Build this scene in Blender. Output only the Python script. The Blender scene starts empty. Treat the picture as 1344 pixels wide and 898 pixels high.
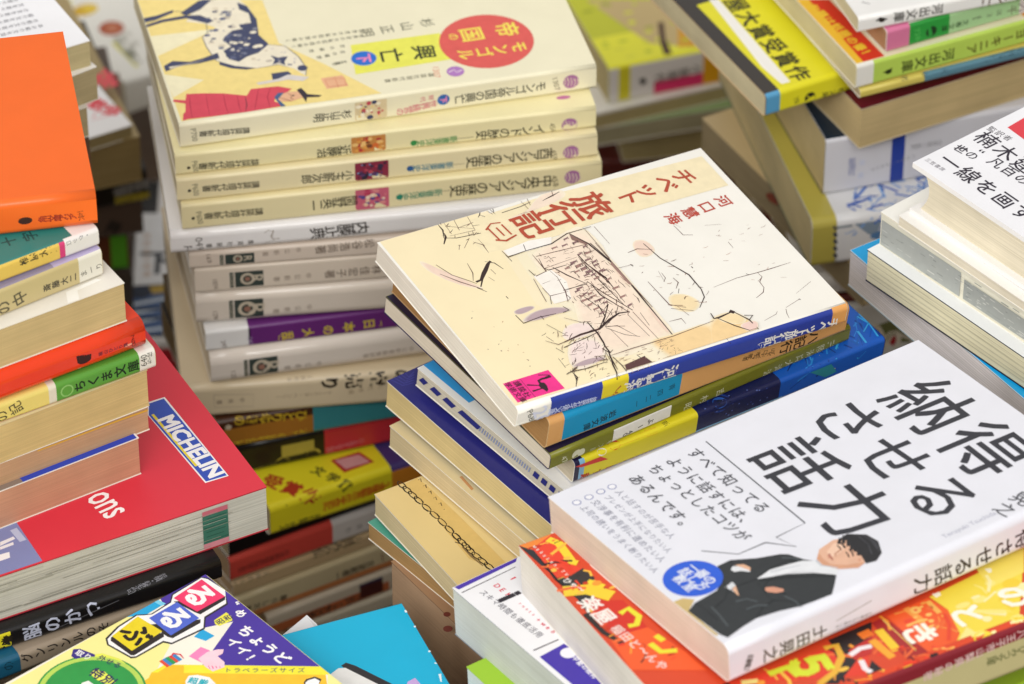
import bpy, bmesh, math, random
from mathutils import Matrix, Vector
MM = 0.001
scene = bpy.context.scene
# ------------------------------------------------------------------ camera
cam_data = bpy.data.cameras.new("camera")
cam = bpy.data.objects.new("camera", cam_data)
scene.collection.objects.link(cam)
scene.camera = cam
cam.location = (0, -1.40, 1.38)
cam.rotation_euler = (math.radians(90 - 38), 0, 0)
cam_data.sensor_width = 36.0
cam_data.lens = 6000 / 1344 * 36.0
cam_data.clip_start = 0.05
cam_data.clip_end = 50
cam_data.dof.use_dof = True
cam_data.dof.focus_distance = 1.735
cam_data.dof.aperture_fstop = 12
cam_data.dof.aperture_blades = 9
# ------------------------------------------------------------------ light of the hall, with added fill
world = bpy.data.worlds.new("World")
scene.world = world
world.use_nodes = True
world.node_tree.nodes["Background"].inputs[0].default_value = (1.0, 0.96, 0.91, 1)
world.node_tree.nodes["Background"].inputs[1].default_value = 0.52
def area(name, loc, target, sx, sy, power, col):
    l = bpy.data.lights.new(name, 'AREA'); l.shape = 'RECTANGLE'; l.size = sx; l.size_y = sy
    l.energy = power; l.color = col
    o = bpy.data.objects.new(name, l); scene.collection.objects.link(o)
    o.location = loc
    o.rotation_euler = (Vector(target) - Vector(loc)).to_track_quat('-Z', 'Y').to_euler()
    return o
area("ceiling_lamp", (-0.35, 0.55, 2.5), (0, 0, 0.3), 2.4, 0.5, 3, (0.96, 0.98, 1.0))
area("ceiling_lamp", (-0.1, -0.8, 2.4), (0, 0.05, 0.2), 2.2, 0.5, 3, (0.98, 0.99, 1.0))
area("front_fill", (-0.15, -2.6, 2.5), (0, 0, 0.2), 2.6, 1.0, 70, (1.0, 0.985, 0.96))  # added fill from behind the camera, brightens spines and the low gaps
area("side_fill", (-2.3, -1.5, 1.7), (0.1, 0.05, 0.25), 2.0, 1.0, 26, (1.0, 0.985, 0.96))  # added fill from the left, lifts the page faces of the right pile
scene.view_settings.view_transform = 'Standard'
scene.view_settings.look = 'None'
scene.view_settings.exposure = 0.06
scene.view_settings.gamma = 1.0
scene.cycles.use_denoising = True
scene.cycles.denoiser = 'OPENIMAGEDENOISE'
scene.cycles.max_bounces = 8
# ------------------------------------------------------------------ materials
def lin(h):
    if not isinstance(h, str): h = '%02x%02x%02x' % tuple(h)
    v = [int(h[i:i + 2], 16) / 255 for i in (0, 2, 4)]
    return tuple(c / 12.92 if c <= .04045 else ((c + .055) / 1.055) ** 2.4 for c in v)
MATS = {}
def mat(hexcol, kind='cover'):
    key = (hexcol, kind)
    if key in MATS: return MATS[key]
    m = bpy.data.materials.new(kind); m.use_nodes = True
    nt = m.node_tree; N = nt.nodes; b = N['Principled BSDF']; lk = nt.links.new
    c = lin(hexcol)
    tc = N.new('ShaderNodeTexCoord'); mp = N.new('ShaderNodeMapping'); lk(tc.outputs['Object'], mp.inputs[0])
    nz = N.new('ShaderNodeTexNoise'); lk(mp.outputs[0], nz.inputs[0])
    mx = N.new('ShaderNodeMix'); mx.data_type = 'RGBA'; lk(mx.outputs['Result'], b.inputs['Base Color'])
    if kind in ('page', 'pagelines'):
        strong = kind == 'pagelines'
        mp.inputs['Scale'].default_value = (9, 9, 1500)
        nz.inputs['Scale'].default_value = 1.0; nz.inputs['Detail'].default_value = 7; nz.inputs['Roughness'].default_value = .72; nz.inputs['Distortion'].default_value = .5
        rp = N.new('ShaderNodeValToRGB'); lk(nz.outputs['Fac'], rp.inputs[0])
        rp.color_ramp.elements[0].position = .34; rp.color_ramp.elements[1].position = .62
        lk(rp.outputs[0], mx.inputs['Factor'])
        k = .68 if strong else .84
        mx.inputs[6].default_value = (c[0] * k, c[1] * k, c[2] * k * .97, 1)
        mx.inputs[7].default_value = (min(1, c[0] * 1.06), min(1, c[1] * 1.06), min(1, c[2] * 1.06), 1)
        b.inputs['Roughness'].default_value = .85; b.inputs['Specular IOR Level'].default_value = .2
        bl = N.new('ShaderNodeTexNoise'); bl.inputs['Scale'].default_value = 38; bl.inputs['Detail'].default_value = 4; lk(tc.outputs['Object'], bl.inputs[0])
        mq = N.new('ShaderNodeMapRange'); lk(bl.outputs['Fac'], mq.inputs[0]); mq.inputs[1].default_value = .3; mq.inputs[2].default_value = .7; mq.inputs[3].default_value = .86; mq.inputs[4].default_value = 1.04
        mm = N.new('ShaderNodeMix'); mm.data_type = 'RGBA'; mm.blend_type = 'MULTIPLY'; mm.inputs['Factor'].default_value = 1
        lk(mx.outputs['Result'], mm.inputs[6]); lk(mq.outputs[0], mm.inputs[7]); lk(mm.outputs['Result'], b.inputs['Base Color'])
        bp = N.new('ShaderNodeBump'); bp.inputs['Strength'].default_value = .35; bp.inputs['Distance'].default_value = .0003
        lk(nz.outputs['Fac'], bp.inputs['Height']); lk(bp.outputs[0], b.inputs['Normal'])
    elif kind in ('cover', 'matte', 'gloss'):
        nz.inputs['Scale'].default_value = 55; nz.inputs['Detail'].default_value = 5
        lk(nz.outputs['Fac'], mx.inputs['Factor'])
        mx.inputs[6].default_value = (c[0] * .93, c[1] * .93, c[2] * .92, 1)
        mx.inputs[7].default_value = (min(1, c[0] * 1.05), min(1, c[1] * 1.05), min(1, c[2] * 1.05), 1)
        n2 = N.new('ShaderNodeTexNoise'); n2.inputs['Scale'].default_value = 140; n2.inputs['Detail'].default_value = 4
        lk(tc.outputs['Object'], n2.inputs[0])
        mr = N.new('ShaderNodeMapRange'); lk(n2.outputs['Fac'], mr.inputs[0])
        lo, hi = {'cover': (.26, .42), 'gloss': (.1, .24), 'matte': (.5, .65)}[kind]
        mr.inputs[3].default_value = lo; mr.inputs[4].default_value = hi; lk(mr.outputs[0], b.inputs['Roughness'])
        b.inputs['Specular IOR Level'].default_value = .45
        n3 = N.new('ShaderNodeTexNoise'); n3.inputs['Scale'].default_value = 22; n3.inputs['Detail'].default_value = 2
        lk(tc.outputs['Object'], n3.inputs[0])
        bp = N.new('ShaderNodeBump'); bp.inputs['Strength'].default_value = .22; bp.inputs['Distance'].default_value = .0016
        lk(n3.outputs['Fac'], bp.inputs['Height']); lk(bp.outputs[0], b.inputs['Normal'])
    elif kind == 'ink':
        nz.inputs['Scale'].default_value = 260; nz.inputs['Detail'].default_value = 3
        lk(nz.outputs['Fac'], mx.inputs['Factor'])
        mx.inputs[6].default_value = (c[0] * .9, c[1] * .9, c[2] * .9, 1)
        mx.inputs[7].default_value = (min(1, c[0] * 1.1 + .004), min(1, c[1] * 1.1 + .004), min(1, c[2] * 1.1 + .004), 1)
        b.inputs['Roughness'].default_value = .38; b.inputs['Specular IOR Level'].default_value = .4
    elif kind == 'board':
        nz.inputs['Scale'].default_value = 12; nz.inputs['Detail'].default_value = 8
        mp.inputs['Scale'].default_value = (1, 14, 1)
        lk(nz.outputs['Fac'], mx.inputs['Factor'])
        mx.inputs[6].default_value = (c[0] * .7, c[1] * .68, c[2] * .66, 1); mx.inputs[7].default_value = (*c, 1)
        b.inputs['Roughness'].default_value = .6
    MATS[key] = m
    return m
# ------------------------------------------------------------------ mesh helpers
def link_mesh(name, bm, parent, mats, smooth=False):
    me = bpy.data.meshes.new(name)
    bm.to_mesh(me); bm.free()
    for m in mats: me.materials.append(m)
    if smooth:
        for p in me.polygons: p.use_smooth = True
    o = bpy.data.objects.new(name, me); scene.collection.objects.link(o)
    if parent: o.parent = parent
    return o
GLYPH = {}
def text_mesh(s, bold=0.0):
    """flat outline of a string at size 1, as (points, faces)"""
    bold = 0.0; key = (s, bold)
    if key in GLYPH: return GLYPH[key]
    c = bpy.data.curves.new('lettering', 'FONT'); c.body = s; c.size = 1; c.resolution_u = 2; c.offset = bold * .6; c.fill_mode = 'FRONT'
    o = bpy.data.objects.new('lettering', c); scene.collection.objects.link(o)
    dg = bpy.context.evaluated_depsgraph_get(); dg.update()
    me = bpy.data.meshes.new_from_object(o.evaluated_get(dg))
    r = ([(v.co.x, v.co.y) for v in me.vertices], [tuple(p.vertices) for p in me.polygons])
    bpy.data.objects.remove(o); bpy.data.curves.remove(c); bpy.data.meshes.remove(me)
    GLYPH[key] = r
    return r
class Bk:
    """one book: a box L x W x t (mm), front edge along +x, depth along +y, top at z = 0"""
    def __init__(s, L, W, t, spine, r):
        s.L, s.W, s.t, s.spine, s.r = L, W, t, spine, r
    # canonical (a along the spine, b away from it) -> box
    def can(s, a, b, z):
        if s.spine == 'front': return (a, b, z)
        if s.spine == 'back': return (s.L - a, s.W - b, z)
        if s.spine == 'left': return (b, s.W - a, z)
        return (s.L - b, a, z)
    def dims(s):
        return (s.L, s.W) if s.spine in ('front', 'back') else (s.W, s.L)
    # printed surface: x along the front edge, v > 0 on the top cover, v < 0 down the front face
    def wrap(s, x, v, e):
        r = s.r if s.spine == 'front' else 0
        t = s.t
        if r == 0:
            if v >= 0: return (x, v, e)
            return (x, -e, v)
        r = min(r, t * .49)
        def arc(w):  # w in [-r, r] -> angle
            th = (w + r) / (2 * r) * math.pi / 2
            return th
        if v >= r: return (x, v, e)
        if v > -r:
            th = arc(v); return (x, r - (r + e) * math.cos(th), -r + (r + e) * math.sin(th))
        if v >= -t + r: return (x, -e, v)
        th = min(1, (-t + r - v) / (2 * r)) * math.pi / 2
        return (x, r - (r + e) * math.cos(th), -t + r - (r + e) * math.sin(th))
    def face(s, f, x, y, e):
        if f == 'l': return (-e, x, -s.t + y)
        return s.wrap(x, y, e)
def profile(W, t, r, c, n=6):
    """outline of a cover wrapped round the spine, inset by c: bottom sheet, spine, top sheet"""
    r0 = max(r - c, .05)
    p = [(W + (c + r0 - W) * k / n, -t + c) for k in range(n)]
    for k in range(7):
        th = k / 6 * math.pi / 2; p.append((c + r0 - r0 * math.sin(th), -t + c + r0 - r0 * math.cos(th)))
    for k in range(7):
        th = k / 6 * math.pi / 2; p.append((c + r0 - r0 * math.cos(th), -c - r0 + r0 * math.sin(th)))
    p += [(c + r0 + (W - c - r0) * k / n, -c) for k in range(1, n + 1)]
    return p
def build_book(key, spec):
    (name, label, spine, ccol, pcol, r, opt) = spec
    O, Mr, L, W, t = POSE[key]
    bk = Bk(L, W, t, spine, r)
    root = bpy.data.objects.new(name, None)
    root.empty_display_size = .02
    scene.collection.objects.link(root)
    R = Matrix(((Mr[0], Mr[1], Mr[2]), (Mr[3], Mr[4], Mr[5]), (Mr[6], Mr[7], Mr[8])))
    root.matrix_world = Matrix.Translation(Vector(O) * MM - R.col[2] * t * MM) @ R.to_4x4()
    root['label'] = label; root['category'] = opt.get('cat', 'book')
    if 'group' in opt: root['group'] = opt['group']
    Ls, Ws = bk.dims()
    # read paperbacks are never quite flat: covers lift towards the fore edge and sag along the spine
    rnd = random.Random(str(key))
    big = max([0] + [max(d[5][::2]) - min(d[5][::2]) for d in DECALS.get(key, ()) if d[0] == 'P'])
    amp = 0 if (big > 25 or key in ('E5', 'P1', 'B1')) else opt.get('bend', rnd.uniform(.35, .95))
    w1, w2, w3, w4 = rnd.uniform(-.3, .5), rnd.uniform(.3, 1), rnd.uniform(-.5, .6), rnd.uniform(0, 6.28)
    def V3(p):
        u, v, z = p
        if amp:
            a_, b_ = {'front': (u, v), 'back': (L - u, W - v), 'left': (W - v, u), 'right': (v, L - u)}[spine]
            fa, fb = a_ / Ls, max(0, b_ / Ws); top = (z + t) / t
            z += amp * (top * (w2 * fb ** 2 + .35 * w3 * math.sin(3 * fa + w4) * fb) - .25 * (1 - top) * fb ** 2 + w1 * .5 * (2 * fa - 1) ** 2)
        return Vector((u * MM, v * MM, (z + t) * MM))
    hard = opt.get('hard', 0)
    c = 2.2 if hard else opt.get('c', .35)
    ins = 3.0 if hard else .25
    rr = min(r, t * .49)
    # ---- cover
    bm = bmesh.new()
    po, pi_ = profile(Ws, t, rr, 0), profile(Ws, t, rr, c)
    n = len(po)
    def ring(prof, a): return [bm.verts.new(V3(bk.can(a, b, z))) for b, z in prof]
    NA = 8
    A = [Ls * k / NA for k in range(NA + 1)]
    ro = [ring(po, a) for a in A]; ri = [ring(pi_, a) for a in A]
    def quad(q, mi=0):
        f = bm.faces.new(q); f.material_index = mi; return f
    for i in range(n - 1):
        for s_ in range(NA):
            f = quad((ro[s_][i + 1], ro[s_][i], ro[s_ + 1][i], ro[s_ + 1][i + 1])); f.smooth = 6 <= i <= 18 and i != 12
            quad((ri[s_][i], ri[s_][i + 1], ri[s_ + 1][i + 1], ri[s_ + 1][i]), 1)
        quad((ro[0][i], ro[0][i + 1], ri[0][i + 1], ri[0][i]), 1)
        quad((ro[NA][i + 1], ro[NA][i], ri[NA][i], ri[NA][i + 1]), 1)
    for i in (0, n - 1):
        for s_ in range(NA):
            q = (ro[s_][i], ri[s_][i], ri[s_ + 1][i], ro[s_ + 1][i])
            quad(q if i == 0 else q[::-1], 1)
    bmesh.ops.recalc_face_normals(bm, faces=bm.faces)
    edge = opt.get('edge', 'eeeae0')
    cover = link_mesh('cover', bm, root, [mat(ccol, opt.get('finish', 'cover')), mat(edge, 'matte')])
    # ---- page block
    bm = bmesh.new()
    g = c + .02
    pp = profile(Ws - ins, t, rr, g)
    if hard or opt.get('concave', 0):
        d = opt.get('concave', 3.5)
        b0, z0 = pp[-1]; b1, z1 = pp[0]
        pp = pp[:-1] + [(b0, z0)] + [(b0 - d * math.sin(math.pi * k / 8) , z0 + (z1 - z0) * k / 8) for k in range(1, 8)]
    pr = [[bm.verts.new(V3(bk.can(ins + (Ls - 2 * ins) * k / NA, b, z))) for b, z in pp] for k in range(NA + 1)]
    m = len(pp)
    for s_ in range(NA):
        for i in range(m):
            j = (i + 1) % m
            bm.faces.new((pr[s_][j], pr[s_][i], pr[s_ + 1][i], pr[s_ + 1][j]))
    bm.faces.new(pr[0]); bm.faces.new(pr[NA][::-1])
    bmesh.ops.recalc_face_normals(bm, faces=bm.faces)
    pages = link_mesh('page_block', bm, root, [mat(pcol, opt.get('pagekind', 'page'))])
    # ---- everything printed on it, band or label: one mesh per kind of mark
    groups = {}
    marks = DECALS.get(key, ())
    def bounds(d):
        if d[0] == 'R': return d[5], d[7], d[6], d[8]
        if d[0] == 'E': return d[5] - d[7], d[6] - d[8], d[5] + d[7], d[6] + d[8]
        if d[0] == 'T':
            h = (d[11] if d[11] > 0 else 1.2 * math.dist(d[7:9], d[9:11]) / max(1, len(d[6]) - 1)) * .6
            return min(d[7], d[9]) - h, min(d[8], d[10]) - h, max(d[7], d[9]) + h, max(d[8], d[10]) + h
        q = d[5] if d[0] == 'P' else d[6]
        return min(q[::2]), min(q[1::2]), max(q[::2]), max(q[1::2])
    rank = {}; placed = []      # ink laid over ink, each print a hair above what it covers
    for d in sorted(marks, key=lambda d: d[4]):
        b1 = bounds(d); k = 0
        for d2, b2, k2 in placed:
            if d2[3] == d[3] and k2 >= k and not (d[0] == d2[0] == 'L' and d[2] == d2[2] and d[5] < 1) and b1[0] < b2[2] and b2[0] < b1[2] and b1[1] < b2[3] and b2[1] < b1[3]: k = k2 + 1
        rank[id(d)] = k; placed.append((d, b1, k))
    step = min(.02, .5 / (1 + max([0] + list(rank.values()))))
    def side(d):      # marks on the spine and on the top cover are separate pieces
        y = {'R': lambda: d[8] - .9, 'P': lambda: max(d[5][1::2]), 'E': lambda: d[6], 'L': lambda: max(d[6][1::2]), 'T': lambda: max(d[8], d[10])}[d[0]]()
        return y > 0
    for d in marks: groups.setdefault((d[1], d[3], side(d)), []).append(d)
    for (part, _f, _s), ds in groups.items():
        par = cover; nm = part
        if part[0] == '@': par = pages; nm = part[1:]
        if part == 'paper_band': par = root
        bm = bmesh.new(); mats = []; midx = {}
        def mi(col):
            if col not in midx: midx[col] = len(mats); mats.append(mat(col, 'cover' if part in ('cover_print', 'paper_band', 'spine_panel') else 'ink'))
            return midx[col]
        seen_e = {}
        for d in ds:
            kind, _, col, f, lay = d[:5]
            e = .05 + step * rank[id(d)]
            ix = mi(col)
            def put(pts2, faces, e=e):
                vs = [bm.verts.new(V3(bk.face(f, x, y, e))) for x, y in pts2]
                for fc in faces:
                    try: fa = bm.faces.new([vs[i] for i in fc]); fa.material_index = ix
                    except ValueError: pass
            if kind == 'R':
                u0, u1, v0, v1 = d[5:9]
                if f == 'w': u1 = min(u1, L - .1); v1 = min(v1, W - .1)
                if u1 <= u0 or v1 <= v0: continue
                ys = [v0]
                if f == 'w' and spine == 'front':
                    cuts = [rr * (k / 4 - 1) for k in range(9)] + [-t + rr * (1 - k / 4) for k in range(5)]
                    ys += sorted(y for y in cuts if v0 < y < v1)
                elif v0 < 0 < v1: ys.append(0)
                ys.append(v1)
                ys = sorted(set(ys + [v0 + (v1 - v0) * k / 6 for k in range(1, 6)] if v1 - v0 > 12 else ys))
                nx = max(1, int((u1 - u0) / 14)) if amp else 1
                xs_ = [u0 + (u1 - u0) * k / nx for k in range(nx + 1)]
                put([(x, y) for y in ys for x in xs_], [(a * (nx + 1) + b_, a * (nx + 1) + b_ + 1, (a + 1) * (nx + 1) + b_ + 1, (a + 1) * (nx + 1) + b_) for a in range(len(ys) - 1) for b_ in range(nx)])
            elif kind == 'P':
                q = d[5]; pts2 = list(zip(q[::2], q[1::2]))
                pts2 = [p for i, p in enumerate(pts2) if math.dist(p, pts2[i - 1]) > .05]
                if f == 'w' and spine == 'front':
                    top_ = sum(y for _, y in pts2) > 0
                    pts2 = [(x, max(y, rr) if top_ else min(y, -rr)) for x, y in pts2]
                if len(pts2) > 2: put(pts2, [tuple(range(len(pts2)))])
            elif kind == 'E':
                x, y, rx, ry = d[5:9]; k = 40 if rx > 3 else 16
                put([(x + rx * math.cos(2 * math.pi * i / k), y + ry * math.sin(2 * math.pi * i / k)) for i in range(k)], [tuple(range(k))])
            elif kind == 'L':
                w = d[5]; q = d[6]; p = list(zip(q[::2], q[1::2])); k = len(p); left = []; right = []
                rl = random.Random(str(q))
                for i in range(k):
                    a = p[max(i - 1, 0)]; b_ = p[min(i + 1, k - 1)]
                    dx, dy = b_[0] - a[0], b_[1] - a[1]; l = math.hypot(dx, dy) or 1
                    ww = w / 2 * (rl.uniform(.6, 1.25) if w < 1 else 1)
                    if part == 'picture' and w < 1 and i in (0, k - 1): ww *= .5
                    left.append((p[i][0] - dy / l * ww, p[i][1] + dx / l * ww)); right.append((p[i][0] + dy / l * ww, p[i][1] - dx / l * ww))
                put(left + right, [(i, k + i, k + i + 1, i + 1) for i in range(k - 1)])
            elif kind == 'T':
                mode, s, x1, y1, x2, y2, size, bold = d[5:13]
                dx, dy = x2 - x1, y2 - y1; l = math.hypot(dx, dy) or 1; ux, uy = dx / l, dy / l
                if mode == 'w':   # whole string, p1..p2 its two ends
                    v, fc = text_mesh(s, bold)
                    xs = [a for a, _ in v]; k = l / (max(xs) - min(xs)); x0 = min(xs)
                    ky = size / .7 if size else k
                    put([(x1 + ux * (a - x0) * k - uy * (b_ - .34) * ky, y1 + uy * (a - x0) * k + ux * (b_ - .34) * ky) for a, b_ in v], fc)
                    if bold:
                        w_ = bold * ky * .6
                        for q_, (sx, sy) in enumerate(((w_, w_), (-w_, w_), (w_, -w_), (-w_, -w_))):
                            put([(x1 + ux * (a - x0) * k - uy * (b_ - .34) * ky + sx, y1 + uy * (a - x0) * k + ux * (b_ - .34) * ky + sy) for a, b_ in v], fc, e + .004 * (q_ + 1))
                else:
                    nch = len(s); sp = l / max(nch - 1, 1); sz = size if size > 0 else sp * (-size or .93)
                    if mode == 'h': ax, ay = ux, uy
                    else: ax, ay = -uy, ux      # glyph right, when the text runs downwards
                    bx, by = -ay, ax            # glyph up
                    for i, ch in enumerate(s):
                        if ch in ' \u3000': continue
                        cx, cy = (x1 + ux * sp * i, y1 + uy * sp * i) if nch > 1 else (x1, y1)
                        v, fc = text_mesh(ch, bold)
                        half = .5 if ord(ch) > 0x2000 else .31
                        rot = mode == 'v' and ch in 'ー〜「」（）-'
                        o_ = []
                        for a, b_ in v:
                            a = (a - half) * sz; b_ = (b_ - .36) * sz
                            if rot: a, b_ = b_, -a
                            o_.append((cx + ax * a + bx * b_, cy + ay * a + by * b_))
                        put(o_, fc)
                        if bold:      # heavier type: the same letter again a hair to each side
                            w_ = bold * sz * .62
                            for q_, (sx, sy) in enumerate(((w_, w_), (-w_, w_), (w_, -w_), (-w_, -w_))):
                                put([(x + sx, y + sy) for x, y in o_], fc, e + .004 * (q_ + 1))
        bmesh.ops.recalc_face_normals(bm, faces=bm.faces)
        link_mesh(nm, bm, par, mats)
    return root
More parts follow.
